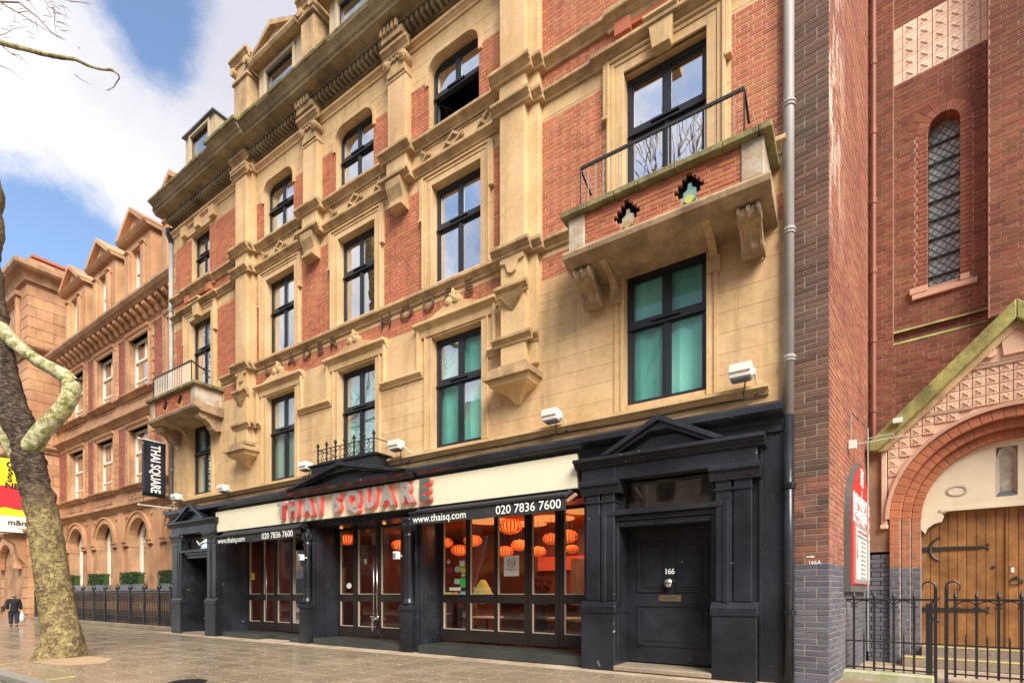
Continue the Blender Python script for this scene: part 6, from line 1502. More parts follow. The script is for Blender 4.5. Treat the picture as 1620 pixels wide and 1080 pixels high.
# floodlights on the ledge
for px, py, lab in ((353, 772, 'white box floodlight above the left end of the cream fascia, second from the left'), (483, 737, 'white box floodlight just left of the ornate cresting'), (627, 704, 'white box floodlight just right of the ornate cresting'), (873, 657, 'white box floodlight between the centre windows and the balcony window'), (1173, 588, 'white box floodlight at the far right beside the drainpipe'), (279, 786, 'white box floodlight at the left end beside the hanging banner')):
    y = -.34; x, z = X(px, y), Z(px, py, y)
    fl = thing('floodlight', lab, 'floodlight', (x, y, z), group='floodlights on the stone ledge')
    mb = MB(); mb.prof([(-.44, z-.11), (-.20, z-.13), (-.20, z+.10), (-.46, z+.12)], x-.19, x+.17); mb.build('housing', WHITEP, fl, bevel=.01)
    mb = MB(); mb.box(x-.18, x+.16, -.475, -.448, z-.02, z+.11); mb.build('visor', WHITEP, fl)
    mb = MB(); mb.prof([(-.42, z-.135), (-.24, z-.15), (-.24, z-.131), (-.42, z-.115)], x-.15, x+.13); mb.build('lamp_glass', LEAD, fl)
    mb = MB(); mb.box(x+.17, x+.22, -.34, -.28, z-.08, z+.02); mb.tube([(x+.2, -.3, z-.03), (x+.2, -.12, z-.12), (x+.2, -.02, z-.14)], .02, 6); mb.build('bracket', WHITEP, fl)
    mb = MB(); zj = 5.02; mb.tube([(x+.05, -.25, z-.13), (x+.02, -.2, z-.28), (x-.0, -.16, zj), (x+.02, -.12, zj-.08), (x+.16, -.08, zj-.05), (x+.25, -.06, zj+.02), (x+.40, -.06, zj+.02)], .012, 5); mb.build('cable', IRON, fl)
    mb = MB(); mb.lathe((0,0,0), [(.05, 0), (.05, .04), (.03, .05)], 8); mb.xf(lambda p: Vector((x+.26+p.x, -.03-p.z, zj+.01+p.y))); mb.build('junction_box', PIPEG, fl)
# cable clipped along the ledge
cb = []
x = -19.5
while x < -1.3: cb.append((x, -.075, 4.955+.02*math.sin(x*2.1))); x += .25
mb = MB(); mb.tube(cb, .011, 4); o = mb.build('ledge_cable', IRON, house)

# hanging banner of the restaurant
def flatbanner(name, label, X0, ya, yb, zt, zb, m, parent=None, cat='banner'):
    b = thing(name, label, cat, (X0, ya, zb)); n = 10; mb = MB()
    for j in range(n+1):
        for k in range(n+1): mb.v.append((X0+.015*math.sin(k*.8+j*.5)*math.sin(math.pi*k/n), ya+(yb-ya)*k/n, zb+(zt-zb)*j/n))
    for j in range(n):
        for k in range(n): i0 = j*(n+1)+k; mb.f.append((i0, i0+1, i0+n+2, i0+n+1))
    c = mb.build('banner_cloth', m, b, True); c.modifiers.new('solid', 'SOLIDIFY').thickness = .006
    return b
bx_ = -22.45
ya, yb = -.48, -1.50
BANK = mat('black banner vinyl', (.018,.019,.028), (.03,.03,.04), .35, fine=.05, bump=.03)
def yray(px, x0):
    t = math.atan((px-810)/F)-TN; return x0/math.tan(t)-10
ya, yb = yray(262, bx_), yray(224.5, bx_)
zt_, zb_ = Z(243, 699, (ya+yb)/2), Z(243, 785, (ya+yb)/2)
bn = flatbanner('hanging_banner', 'black vertical hanging banner reading THAI SQUARE in white on two poles', bx_, ya, yb, zt_, zb_, BANK)
# text runs downwards: x right of text = -z, read from the +X side
ym = (ya+yb)/2
Mv = Matrix(((0, 0, 1, bx_+.03), (0, 1, 0, ym+.03), (-1, 0, 0, (zt_+zb_)/2+.0), (0, 0, 0, 1)))
text('THAI SQUARE', .46, WHITEL, bn, 'banner_lettering', Mv, .001, bold=.012, sx=(zt_-zb_)*.84/(.42*11*.60))
for z in (zt_+.02, zb_-.38):
    mb = MB(); mb.tube([(bx_, -.0, z), (bx_, yb-.1, z)], .022, 8); mb.lathe((bx_, yb-.1, z-.04), [(.02, 0), (.045, .02), (.045, .06), (.02, .08)], 8); mb.build('pole', WHITEP, bn)
mb = MB()
for y in (ya-.05, yb+.05): mb.bar((bx_, y, zb_), (bx_, y, zb_-.38), .012)
mb.box(bx_-.012, bx_+.012, yb, ya, zb_-.03, zb_+.02); mb.box(bx_-.012, bx_+.012, yb, ya, zt_-.02, zt_+.03); mb.build('tension_bar', IRON, bn)
mb = MB()
for z in (zt_+.02, zb_-.38): mb.box(bx_-.07, bx_+.07, -.03, .0, z-.12, z+.12)
mb.build('wall_plate', WHITEP, bn)
# yellow promotional banner on the corner block
b2x = -40.7
y1_, y0_ = yray(47.5, b2x), yray(-14, b2x); zt2, zb2 = Z(24, 729, (y1_+y0_)/2+.3), Z(24, 843, (y1_+y0_)/2+.3)
YEL = mat('yellow banner vinyl', (.80,.62,.02), (.75,.6,.03), .5, fine=.02, bump=0)
b2 = flatbanner('promotional_banner', 'yellow and white advertising banner half hidden behind the tree trunk', b2x, y1_, y0_, zt2, zb2, YEL)
h_ = zt2-zb2; w2 = y1_-y0_
mb = MB(); mb.quad((b2x+.032, y0_, zb2), (b2x+.032, y1_, zb2), (b2x+.032, y1_, zb2+h_*.22), (b2x+.032, y0_, zb2+h_*.22)); mb.build('white_band', WHITEP, b2)
RB = mat('red banner print', (.62,.03,.04), (.5,.03,.05), .5, fine=.03, bump=0)
mb = MB(); mb.prof([(y0_, zb2+h_*.30), (y0_+w2*.35, zb2+h_*.34), (y0_+w2*.75, zb2+h_*.32), (y1_, zb2+h_*.38), (y1_, zb2+h_*.52), (y0_+w2*.8, zb2+h_*.60), (y0_+w2*.4, zb2+h_*.63), (y0_, zb2+h_*.60)], b2x+.028, b2x+.034); mb.build('red_band', RB, b2)
def btext(s, sz, y, z, m, bold=0): text(s, sz, m, b2, 'banner_lettering', Matrix(((0, 0, 1, b2x+.042), (1, 0, 0, y), (0, 1, 0, z), (0, 0, 0, 1))), .001, bold=bold)
for k, s in enumerate(('G C', 'S C', 'S O', 'NEA')): btext(s, h_*.115, y0_+w2*.62, zt2-h_*(.09+.095*k), IRON, .012)
btext('m&m\'s', h_*.10, y0_+w2*.76, zb2+h_*.13, mat('brown print', (.08,.03,.02), None, .6, fine=0), .012)
btext('London', h_*.03, y0_+w2*.76, zb2+h_*.06, RB)
mb = MB(); 
for z in (zt2+.03, zb2-.03): mb.tube([(b2x, WY, z), (b2x, y0_-.1, z)], .03, 8)
mb.build('pole', IRON, b2)

# small fittings on the columns
for px, py, y, lab, w in ((611, 0, 0, '', 0),):
    pass
def fitting(name, label, cat, x, y, z, dims, m, grp=None):
    t = thing(name, label, cat, (x, y, z), group=grp); mb = MB(); a, b, c = dims; mb.box(x-a, x+a, y-b, y+b, z-c, z+c); mb.build('housing', m, t, bevel=.008)
    mb = MB(); mb.box(x-a*.6, x+a*.6, y-b-.02, y-b-.001, z-c*.6, z+c*.6); mb.build('lens', LEAD, t)
    mb = MB(); mb.bar((x, y+b-.005, z), (x, y+b+.12, z), .03); mb.build('arm', m, t); return t
fitting('security_camera', 'small white camera box on the column right of the double doors', 'camera', -9.95, -.30, 2.52, (.07, .07, .10), WHITEP)
fitting('security_camera', 'small white camera box on the slim column left of the double doors', 'camera', -14.0, -.30, 2.62, (.06, .07, .09), WHITEP)
for x, lab in ((-4.78, 'small bronze spotlight under the fascia at the right end of the awning'),):
    t = thing('spotlight', lab, 'spotlight', (x, -.5, 3.45)); mb = MB(); mb.bar((x-.08, -.52, 3.40), (x+.12, -.48, 3.54), .09, .07); mb.build('head', mat('copper painted spot', (.4,.2,.12), None, .5), t, bevel=.01); mb = MB(); mb.tube([(x, -.48, 3.48), (x, -.2, 3.62)], .018, 6); mb.build('arm', IRON, t)
x = mir(-3.5); t = thing('spotlight', 'small pale spotlight fixed inside the left doorway head', 'spotlight', (x+.2, -.2, 3.4)); mb = MB(); mb.bar((x-.1, -.2, 3.33), (x+.35, -.25, 3.42), .09, .07); mb.build('head', WHITEP, t, bevel=.01); mb = MB(); mb.tube([(x-.1, -.2, 3.33), (x-.5, -.1, 3.5)], .025, 6); mb.build('arm', WHITEP, t)

# door pulls, chain and padlock
HX = (X(591.5, RX-.08), X(597, RX-.08))
for x in HX:
    mb = MB(); mb.tube([(x, RX-.09, .62), (x, RX-.09, 2.62)], .02, 8)
    for z in (.75, 2.5): mb.tube([(x, RX-.09, z), (x, RX+.0, z)], .013, 6)
    mb.build('door_pull', BRASS, fr2, True)
x = X(422, RX-.08); mb = MB(); mb.tube([(x, RX-.09, .62), (x, RX-.09, 2.62)], .018, 8); mb.build('door_pull', BRASS, fr3, True)
ch = thing('chain_and_lock', 'silver chain and black padlock hanging round the door pulls of the double doors', 'chain', (HX[0], RX-.15, .7))
xm = sum(HX)/2
def links(pts, par):
    for k, (a, b) in enumerate(zip(pts, pts[1:])):
        a, b = Vector(a), Vector(b); c = (a+b)/2; d = (b-a).normalized(); s = Vector((0,1,0)) if k % 2 else Vector((1,0,0)); s = (s-d*s.dot(d)).normalized(); L_ = (b-a).length*.68
        mb = MB(); mb.tube([c+d*L_*math.cos(t)+s*.022*math.sin(t) for t in [math.pi*2*j/8 for j in range(9)]], .009, 5, False); mb.build('link', BRASS, par)
links([(xm+.14*math.cos(t), RX-.11+.09*math.sin(t), .82+.02*math.sin(2*t)) for t in [2*math.pi*k/14 for k in range(15)]], ch)
links([(xm+.12*math.cos(t), RX-.11+.09*math.sin(t), .76-.02*math.sin(3*t)) for t in [2*math.pi*k/13 for k in range(14)]], ch)
links([(xm-.02+.01*(k%2), RX-.19, .76-.05*k) for k in range(8)], ch)
mb = MB(); mb.tube([(xm+.02, RX-.18, .42), (xm+.2, RX-.18, .43), (xm+.26, RX-.18, .34), (xm+.2, RX-.18, .27), (xm+.04, RX-.18, .27)], .016, 6); mb.box(xm+.0, xm+.09, RX-.21, RX-.16, .25, .44); mb.build('padlock', IRON, ch)

# lanterns glowing in the restaurant
LANT = mat('lit orange slatted lantern', (.8,.20,.04), None, .6, emit=(1,.16,.03), estr=.22, fine=0, bump=0)
LANI = mat('lantern inner glow', (1,.5,.15), None, .6, emit=(1,.30,.06), estr=.5, fine=0, bump=0)
LPOS = [(807, 832, 1.2, .30, 'large slatted orange lantern behind the poster pane, nearest the glass'), (748, 855, 1.5, .24, 'orange slatted lantern in the second pane from the left'), (727, 870, 2.2, .24, 'orange lantern low in the first two panes'), (799, 872, 2.0, .22, 'orange lantern just above the white poster'), (822, 862, 2.3, .22, 'orange lantern right of the poster, by the mullion'), (851, 872, 2.2, .20, 'low orange lantern in the fourth pane'), (872, 852, 1.4, .20, 'pale orange lantern behind the fourth mullion'), (898, 848, 1.8, .24, 'orange lantern seen in the narrow last pane'), (704, 858, 1.8, .22, 'orange lantern cut by the left edge of the window'), (549, 853, 1.6, .26, 'orange lantern in the narrow side light left of the double doors'), (632, 862, 2.0, .24, 'orange lantern behind the right leaf of the double doors'), (905, 868, 2.6, .16, 'small pinkish lantern low in the last pane')]
for px, py, y, r_, lab in LPOS:
    y = RX+y*.8; x, z = X(px, y), Z(px, py, y); r_ *= 1.1
    t = thing('lantern', lab, 'lantern', (x, y, z), group='orange slatted lanterns in the restaurant')
    mb = MB(); mb.lathe((x, y, z), [(.02, -r_*.5), (r_*.5, -r_*.42), (r_*.72, 0), (r_*.5, r_*.42), (.02, r_*.5)], 12); mb.build('glow', LANI, t, True)
    mb = MB()
    for k in range(20):
        a = 2*math.pi*k/20; ca, sa = math.cos(a), math.sin(a); tw = .024
        pts = [(r_*.12, r_*.66), (r_*.75, r_*.52), (r_*1.05, .1*r_), (r_*.95, -.3*r_), (r_*.5, -.6*r_), (r_*.12, -.66*r_)]
        for (ra, za), (rb, zb3) in zip(pts, pts[1:]):
            mb.quad((x+ra*ca-tw*sa, y+ra*sa+tw*ca, z+za), (x+ra*ca+tw*sa, y+ra*sa-tw*ca, z+za), (x+rb*ca+tw*sa, y+rb*sa-tw*ca, z+zb3), (x+rb*ca-tw*sa, y+rb*sa+tw*ca, z+zb3))
    mb.build('slats', LANT, t)
    mb = MB(); mb.tube([(x, y, z+r_*.5), (x, y, 3.58)], .008, 4); mb.build('cord', IRON, t)
for px, py, w in ((730, 812, .5), (770, 812, .45), (862, 800, .5), (905, 800, .3)):
    pass
DL = mat('lit ceiling trough', (1,.7,.4), None, .6, emit=(1,.42,.12), estr=.35, fine=0, bump=0)
mb = MB()
for (a, b, y) in ((-9.2, -7.9, 1.9), (-7.4, -6.2, 2.4), (-6.0, -4.9, 1.7), (-8.6, -7.4, 3.0)): mb.lathe(((a+b)/2, y, 3.545), [((b-a)/2, 0), ((b-a)/2, .03)], 24)
mb.build('ceiling_light', DL, house)
mb = MB()
for px in (540, 608): x = X(px, .4); mb.lathe((x, .4, 3.50), [(.05, 0), (.05, .05)], 10)
mb.build('downlight', DL, house)
# poster and stickers on the glass
def gx_(px): return X(px, RX+.03)
def gz_(px, py): return Z(px, py, RX+.03)
ps = tag(alone((lambda m: (m.quad((gx_(797.5), RX+.02, gz_(797.5, 911)), (gx_(821.5), RX+.02, gz_(797.5, 911)), (gx_(821.5), RX+.02, gz_(797.5, 879)), (gx_(797.5), RX+.02, gz_(797.5, 879))), m.build('window_poster', POS))[1])(MB()), (gx_(809), RX+.02, gz_(809, 895))), 'white poster with black laurel wreath on the middle pane', 'poster')
c = gx_(809.5); z = gz_(809.5, 889.5)
mb = MB()
for s in (-1, 1):
    for k in range(9):
        a = -math.pi/2+s*(.25+.26*k); x_, z_ = c+.105*math.cos(a), z+.105*math.sin(a); dx, dz_ = -math.sin(a)*s, math.cos(a)*s
        mb.quad((x_-dx*.024, RX+.016, z_-dz_*.024), (x_+math.cos(a)*.012, RX+.016, z_+math.sin(a)*.012), (x_+dx*.024, RX+.016, z_+dz_*.024), (x_-math.cos(a)*.012, RX+.016, z_-math.sin(a)*.012))
o = mb.build('wreath', IRON); o.parent = ps; o.data.transform(Matrix.Translation(-ps.location))
for s, sz, dz_ in (('BEST', .05, .01), ('OF LONDON', .03, -.03), ('RECOMMENDED BY DINERS', .028, -.17), ('2016', .03, -.21)):
    o = text(s, sz, IRON, None, 'poster_print', facing(c, RX+.014, z+dz_), .0005); o.parent = ps; o.data.transform(Matrix.Translation(-ps.location))
STC = {'green': (.05,.5,.10), 'mint': (.35,.6,.45), 'yellow': (.7,.6,.1), 'cyan': (.1,.5,.6), 'white': (.7,.7,.65), 'orange': (.7,.2,.05), 'lime': (.35,.5,.08), 'crimson': (.35,.03,.08), 'cream': (.65,.55,.4)}
for k, v in list(STC.items()): STC[k] = mat(k+' sticker', v, None, .5, fine=0, bump=0)
for px, py, w, h, col, shp, lab in [(710, 888, 7, 8, 'cream', 'd', 'cream diamond sticker, topmost on the left pane'), (711.5, 900.5, 10, 11, 'crimson', 'o', 'crimson round sticker low left of the pane'), (724, 900, 9, 10, 'mint', 'o', 'mint green round sticker beside the crimson one'), (731.5, 891, 8, 9, 'white', 'r', 'white square sticker, highest of the right column'), (732.5, 901, 8, 8, 'yellow', 'r', 'yellow sticker under the white square'), (733, 909, 6, 6, 'mint', 'o', 'small round pale sticker below the yellow one'), (723.5, 919, 9, 8, 'mint', 'r', 'pale green square sticker with dark print'), (732.5, 921, 8, 15, 'green', 'r', 'tall bright green sticker on the right'), (720, 931, 18, 5, 'white', 'r', 'wide white strip sticker near the bottom'), (710, 939, 12, 6, 'lime', 'r', 'lime green sticker in the bottom left corner'), (721, 939, 9, 8, 'orange', 'o', 'orange sticker in the bottom middle'), (732.5, 939, 8, 8, 'cyan', 'r', 'cyan sticker in the bottom right corner'), (400, 911, 6, 11, 'yellow', 'r', 'yellow warning sticker on the left shop screen'), (552.5, 926, 8, 9, 'white', 'o', 'small round white sticker on the side light by the doors')]:
    x, z = gx_(px), gz_(px, py); a = abs(gx_(px+w/2)-gx_(px-w/2))/2; b = abs(gz_(px, py-h/2)-gz_(px, py+h/2))/2; y = RX+.022
    mb = MB()
    if shp == 'r': mb.box(x-a, x+a, y, y+.002, z-b, z+b)
    elif shp == 'd': mb.prism([(x-a, z), (x, z+b), (x+a, z), (x, z-b)], y, y+.002)
    else: mb.prism([(x+a*math.cos(t), z+b*math.sin(t)) for t in [2*math.pi*k/16 for k in range(16)]], y, y+.002)
    tag(alone(mb.build('window_sticker', STC[col]), (x, y, z)), lab, 'sticker')
o = text('Restaurant', .13, STC['cream'], None, 'window_lettering', facing(gx_(763), RX+.026, gz_(763, 931)), .0008); tag(alone(o, (gx_(763), RX+.026, gz_(763, 931))), 'faded cream word Restaurant on the second pane', 'lettering')
o = text('Bar', .14, STC['cream'], None, 'window_lettering', facing(gx_(763), RX+.026, gz_(763, 938.5)), .0008); tag(alone(o, (gx_(763), RX+.026, gz_(763, 938.5))), 'faded cream word Bar below the word Restaurant', 'lettering')
# green glass lamp and dry branch arrangement inside
x, y = X(764, 2.3), 2.3; t = thing('table_lamp', 'yellow green cone shaped lamp behind the second pane', 'lamp', (x, y, 1.3))
mb = MB(); mb.lathe((x, y, 1.31), [(.34, .05), (.30, .2), (.12, .55), (.06, .62)], 16); mb.build('shade', mat('lime lamp shade', (.6,.6,.08), None, .5, emit=(.6,.62,.12), estr=.15, fine=.1), t, True); mb = MB(); mb.lathe((x, y, 1.2), [(.12, 0), (.12, .03), (.03, .05), (.03, .2)], 12); mb.build('base', BRASS, t)
x, y = X(857, 2.2), 2.2; t = thing('branch_arrangement', 'dark dry branch arrangement in a vase behind the fourth pane', 'flower arrangement', (x, y, .2))
mb = MB(); mb.lathe((x, y, .12), [(.14, 0), (.20, .3), (.12, .8), (.15, 1.1), (.13, 1.12)], 14); mb.build('vase', IRON, t, True)
mb = MB(); rng = random.Random(3)
for k in range(16):
    p = Vector((x, y, 1.2)); d = Vector((rng.uniform(-.5, .5), rng.uniform(-.3, .3), 1)).normalized(); pts = [p]
    for j in range(5): d = (d+Vector((rng.uniform(-.35, .35), rng.uniform(-.2, .2), rng.uniform(-.1, .25)))).normalized(); p = p+d*.17; pts.append(p); q = p+Vector((rng.uniform(-1,1), rng.uniform(-.5,.5), rng.uniform(-.2,1)))*.08; mb.quad(p, p+Vector((.02,0,.03)), q, q-Vector((.02,0,.03)))
    mb.tube(pts, [.014-.002*i for i in range(6)], 4)
mb.build('branches', IRON, t)

# ------------------------------------------------------------------ plane tree at the kerb
BARK = bpy.data.materials.new('plane tree bark'); BARK.use_nodes = True
def bark():
    nt = BARK.node_tree; b = nt.nodes['Principled BSDF']; N = nt.nodes.new; L = nt.links.new
    g = N('ShaderNodeNewGeometry')
    nw = N('ShaderNodeTexNoise'); nw.inputs['Scale'].default_value = 7; nw.inputs['Detail'].default_value = 6; nw.inputs['Roughness'].default_value = .7; L(g.outputs['Position'], nw.inputs['Vector'])
    add = N('ShaderNodeVectorMath'); add.operation = 'MULTIPLY_ADD'; L(nw.outputs['Color'], add.inputs[0]); add.inputs[1].default_value = (.4, .4, .4); L(g.outputs['Position'], add.inputs[2])
    v = N('ShaderNodeTexVoronoi'); v.inputs['Scale'].default_value = 14; L(add.outputs[0], v.inputs['Vector'])
    n = N('ShaderNodeTexNoise'); n.inputs['Scale'].default_value = 6; n.inputs['Detail'].default_value = 8; n.inputs['Roughness'].default_value = .7; L(g.outputs['Position'], n.inputs['Vector'])
    sx = N('ShaderNodeSeparateColor'); L(v.outputs['Color'], sx.inputs[0])
    r = N('ShaderNodeValToRGB'); e = r.color_ramp.elements; e[0].position = .0; e[0].color = (.135,.085,.045,1); e[1].position = 1; e[1].color = (.50,.41,.17,1)
    for p, c in ((.30, (.17,.115,.055,1)), (.38, (.27,.20,.085,1)), (.62, (.33,.26,.105,1)), (.80, (.40,.32,.13,1))): q = e.new(p); q.color = c
    m = N('ShaderNodeMath'); m.operation = 'MULTIPLY_ADD'; L(n.outputs[0], m.inputs[0]); m.inputs[1].default_value = 1.25; 
    m2 = N('ShaderNodeMath'); m2.operation = 'MULTIPLY_ADD'; L(sx.outputs[0], m2.inputs[0]); m2.inputs[1].default_value = .75; m2.inputs[2].default_value = -.50; L(m2.outputs[0], m.inputs[2]); L(m.outputs[0], r.inputs[0])
    # dark rugged bark of the upper trunk: an attribute painted by height along the trunk
    at_ = N('ShaderNodeAttribute'); at_.attribute_name = 'rug'
    n3 = N('ShaderNodeTexNoise'); n3.inputs['Scale'].default_value = 9; n3.inputs['Detail'].default_value = 8; n3.inputs['Roughness'].default_value = .7
    mp = N('ShaderNodeMapping'); mp.inputs['Scale'].default_value = (1, 1, 2.2); L(g.outputs['Position'], mp.inputs[0]); L(mp.outputs[0], n3.inputs['Vector'])
    dk = N('ShaderNodeValToRGB'); e = dk.color_ramp.elements; e[0].position = .38; e[0].color = (.02,.013,.009,1); e[1].position = .66; e[1].color = (.27,.18,.115,1); q = e.new(.5); q.color = (.065,.040,.026,1); L(n3.outputs[0], dk.inputs[0])
    mx = N('ShaderNodeMix'); mx.data_type = 'RGBA'
    th = N('ShaderNodeMath'); th.operation = 'MULTIPLY_ADD'; th.use_clamp = True; L(n.outputs[0], th.inputs[0]); th.inputs[1].default_value = 2.4
    th2 = N('ShaderNodeMath'); th2.operation = 'MULTIPLY_ADD'; L(at_.outputs['Fac'], th2.inputs[0]); th2.inputs[1].default_value = 2.6; th2.inputs[2].default_value = -2.5; L(th2.outputs[0], th.inputs[2])
    L(th.outputs[0], mx.inputs['Factor']); L(r.outputs[0], mx.inputs['A']); L(dk.outputs[0], mx.inputs['B'])
    # pale young bark of the branches
    a2 = N('ShaderNodeAttribute'); a2.attribute_name = 'pale'; pr = N('ShaderNodeValToRGB'); e = pr.color_ramp.elements; e[0].position = .40; e[0].color = (.20,.22,.045,1); e[1].position = .56; e[1].color = (.78,.74,.50,1); q = e.new(.48); q.color = (.55,.50,.20,1); L(n.outputs[0], pr.inputs[0])
    m4 = N('ShaderNodeMix'); m4.data_type = 'RGBA'; L(a2.outputs['Fac'], m4.inputs['Factor']); L(mx.outputs['Result'], m4.inputs['A']); L(pr.outputs[0], m4.inputs['B'])
    L(m4.outputs['Result'], b.inputs['Base Color']); b.inputs['Roughness'].default_value = .85
    bp = N('ShaderNodeBump'); bp.inputs['Strength'].default_value = .9; bp.inputs['Distance'].default_value = .06
    ad = N('ShaderNodeMath'); ad.operation = 'ADD'; L(n3.outputs[0], ad.inputs[0]); L(sx.outputs[0], ad.inputs[1]); L(ad.outputs[0], bp.inputs['Height']); L(bp.outputs[0], b.inputs['Normal'])
bark()
from mathutils import noise as mn
def limb(path, rads, name, parent, seg=28, sub=5, rug=None, pale=0.0, lump=.12, flare=None, fs=1.6):
    """limb along a smoothed path with lumpy radius and vertex attributes for the bark"""
    P = [Vector(p) for p in path]; pts, rs, rg = [], [], []
    n = len(P); rug = rug or [0]*n
    for i in range(n-1):
        p0, p1, p2, p3 = P[max(i-1,0)], P[i], P[i+1], P[min(i+2,n-1)]
        for k in range(sub):
            t = k/sub; pts.append(.5*((2*p1)+(p2-p0)*t+(2*p0-5*p1+4*p2-p3)*t*t+(3*p1-p0-3*p2+p3)*t**3)); rs.append(rads[i]*(1-t)+rads[i+1]*t); rg.append(rug[i]*(1-t)+rug[i+1]*t)
    pts.append(P[-1]); rs.append(rads[-1]); rg.append(rug[-1])
    mb = MB(); mb.tube(pts, rs, seg, True); nv = len(mb.v); out = []
    for i, v in enumerate(mb.v):
        k = min(i//seg, len(pts)-1); c = pts[k]; d = Vector(v)-c
        l = mn.noise(Vector(v)*fs)*lump*(1+rg[k]*1.0)+mn.noise(Vector(v)*fs*3.3)*lump*.45*(1+rg[k]*2.2)+mn.noise(Vector(v)*fs*8)*lump*.16*(rg[k]*3+.4)
        s = 1+l
        if flare: 
            hh = max(0, 1-(v[2]-P[0].z)/flare[0]); a = math.atan2(d.y, d.x); s *= 1+hh*hh*(flare[1]+.22*math.sin(a*3+.7)+.16*math.sin(a*5+2))
        out.append(tuple(c+d*s) if not flare else (c.x+d.x*s, c.y+d.y*s, v[2]))
    mb.v = out; o = mb.build(name, BARK, parent, True)
    at1 = o.data.attributes.new('rug', 'FLOAT', 'POINT'); at1.data.foreach_set('value', [rg[min(i//seg, len(pts)-1)] for i in range(nv)])
    at2 = o.data.attributes.new('pale', 'FLOAT', 'POINT'); at2.data.foreach_set('value', [pale]*nv)
    return o
TD = CH*F/(1040-938)
base = at(112, 1040, TD)
tree = thing('plane_tree', 'bare leaning plane tree with patchy yellow and brown bark at the kerb', 'tree', (base.x, base.y, 0))
def tp_(px, py, dd=0): return at(px, py, TD+dd)
s_ = TD/F
limb([tp_(101, 1050), tp_(97, 1000), tp_(90, 958), tp_(79, 890), tp_(70, 823), tp_(62, 789), tp_(50, 752), tp_(44, 715), tp_(34, 680), tp_(12, 620, .1), tp_(-8, 553, .2), tp_(-20, 480, .3), tp_(-28, 400, .4), tp_(-34, 300, .5), tp_(-50, 150, .8), tp_(-75, -40, 1), tp_(-90, -200, 1.2)],
     [27*s_, 25*s_, 23*s_, 21.5*s_, 20*s_, 20*s_, 20*s_, 19.5*s_, 20.5*s_, 20*s_, 20*s_, 21*s_, 23*s_, 28*s_, 28*s_, 26*s_, 20*s_], 'trunk', tree, seg=48, sub=9, rug=[.1, .1, .15, .2, .45, .75, 1, 1, 1, 1, .9, .8, .7, .6, .5, .3, .2], flare=(1.0, .42), lump=.13)
limb([tp_(46, 716, .0), tp_(62, 688, -.12), tp_(84, 664, -.15), tp_(104, 640, -.15), tp_(113, 615, -.1), tp_(107, 598, 0), tp_(88, 586, 0), tp_(64, 573, .05), tp_(40, 556, .1), tp_(16, 536, .2), tp_(-12, 508, .3)],
     [16*s_, 13*s_, 12*s_, 12*s_, 12*s_, 11*s_, 10*s_, 9.5*s_, 9.5*s_, 11*s_, 14*s_], 'branch', tree, seg=24, sub=7, rug=[.6, .1, 0, 0, 0, 0, 0, 0, .1, .2, .6], pale=.9, lump=.10, fs=3)
limb([tp_(112, 606, -.05), tp_(119, 602, -.08), tp_(124, 600, -.1)], [5*s_, 3.5*s_, 2.5*s_], 'branch_stub', tree, seg=10, pale=.0, rug=[1,1,1])
limb([tp_(48, 740, .2), tp_(20, 715, .5), tp_(4, 690, .8), tp_(-16, 660, 1)], [11*s_, 9*s_, 9*s_, 9*s_], 'branch', tree, seg=16, pale=.6)
TWIG = mat('grey brown twig', (.24,.17,.13), (.35,.27,.2), .8, fine=.2)
BD = 8.6; bp_ = lambda px, py, d=0: at(px, py, BD+d)
limb([tp_(-60, 120, .8), bp_(-160, -30, .8), bp_(-70, 40, .2), bp_(0, 67), bp_(40, 78), bp_(70, 86), bp_(95, 91), bp_(118, 94), bp_(140, 104), bp_(162, 110), bp_(178, 111), bp_(187, 118)], [.10, .075, .055, .04, .034, .032, .030, .028, .022, .018, .022, .012], 'branch', tree, seg=10, sub=5, pale=.35, rug=[.3]*12, lump=.15, fs=9)
def twig(pts, r, d=0):
    mb = MB(); q = [bp_(x, y, d+.05*i) for i, (x, y) in enumerate(pts)]; mb.tube(q, [r*(1-.75*i/(len(q)-1)) for i in range(len(q))], 5); mb.build('twig', TWIG, tree)
rng = random.Random(11)
twig([(187, 117), (189, 124), (184, 131), (180, 138), (174, 141), (172, 145)], .012)
twig([(174, 141), (168, 143), (166, 142)], .006)
tw = [[(-90, 30), (-40, -20), (0, 3), (10, 10), (28, 20), (48, 32), (64, 42), (84, 54)], [(28, 20), (45, 18), (56, 30)], [(56, 34), (62, 53)], [(-90, 30), (-20, 62), (10, 53), (20, 46), (45, 42)], [(0, 70), (18, 85), (36, 96)], [(18, 85), (30, 88), (47, 104)], [(0, 3), (30, 4), (60, 28), (80, 50), (90, 58), (104, 64)], [(84, 54), (95, 58), (100, 62)], [(84, 12), (87, 22), (86, 40), (90, 54)], [(-10, 100), (15, 110), (38, 128)], [(66, -10), (76, 10), (96, 22), (112, 30)], [(84, 20), (94, 22), (100, 24)], [(92, 34), (100, 38), (108, 42)], [(118, 118), (130, 127), (145, 134)], [(-40, -20), (20, -12), (70, -8), (110, 2), (150, 6)], [(110, 2), (130, 4), (142, 8)], [(124, 74), (127, 79)], [(40, -10), (52, 10), (62, 24)]]
for p in tw: twig(p, .008 if len(p) < 6 else .014, rng.uniform(-.3, .3))
for k in range(26):
    x, y = rng.uniform(-5, 105), rng.uniform(-5, 60); a = rng.uniform(-.3, 1.2); l = rng.uniform(6, 16); twig([(x, y), (x+l*math.cos(a), y+l*math.sin(a)), (x+l*1.7*math.cos(a+.3), y+l*1.7*math.sin(a+.3))], .005, rng.uniform(-.4, .5))

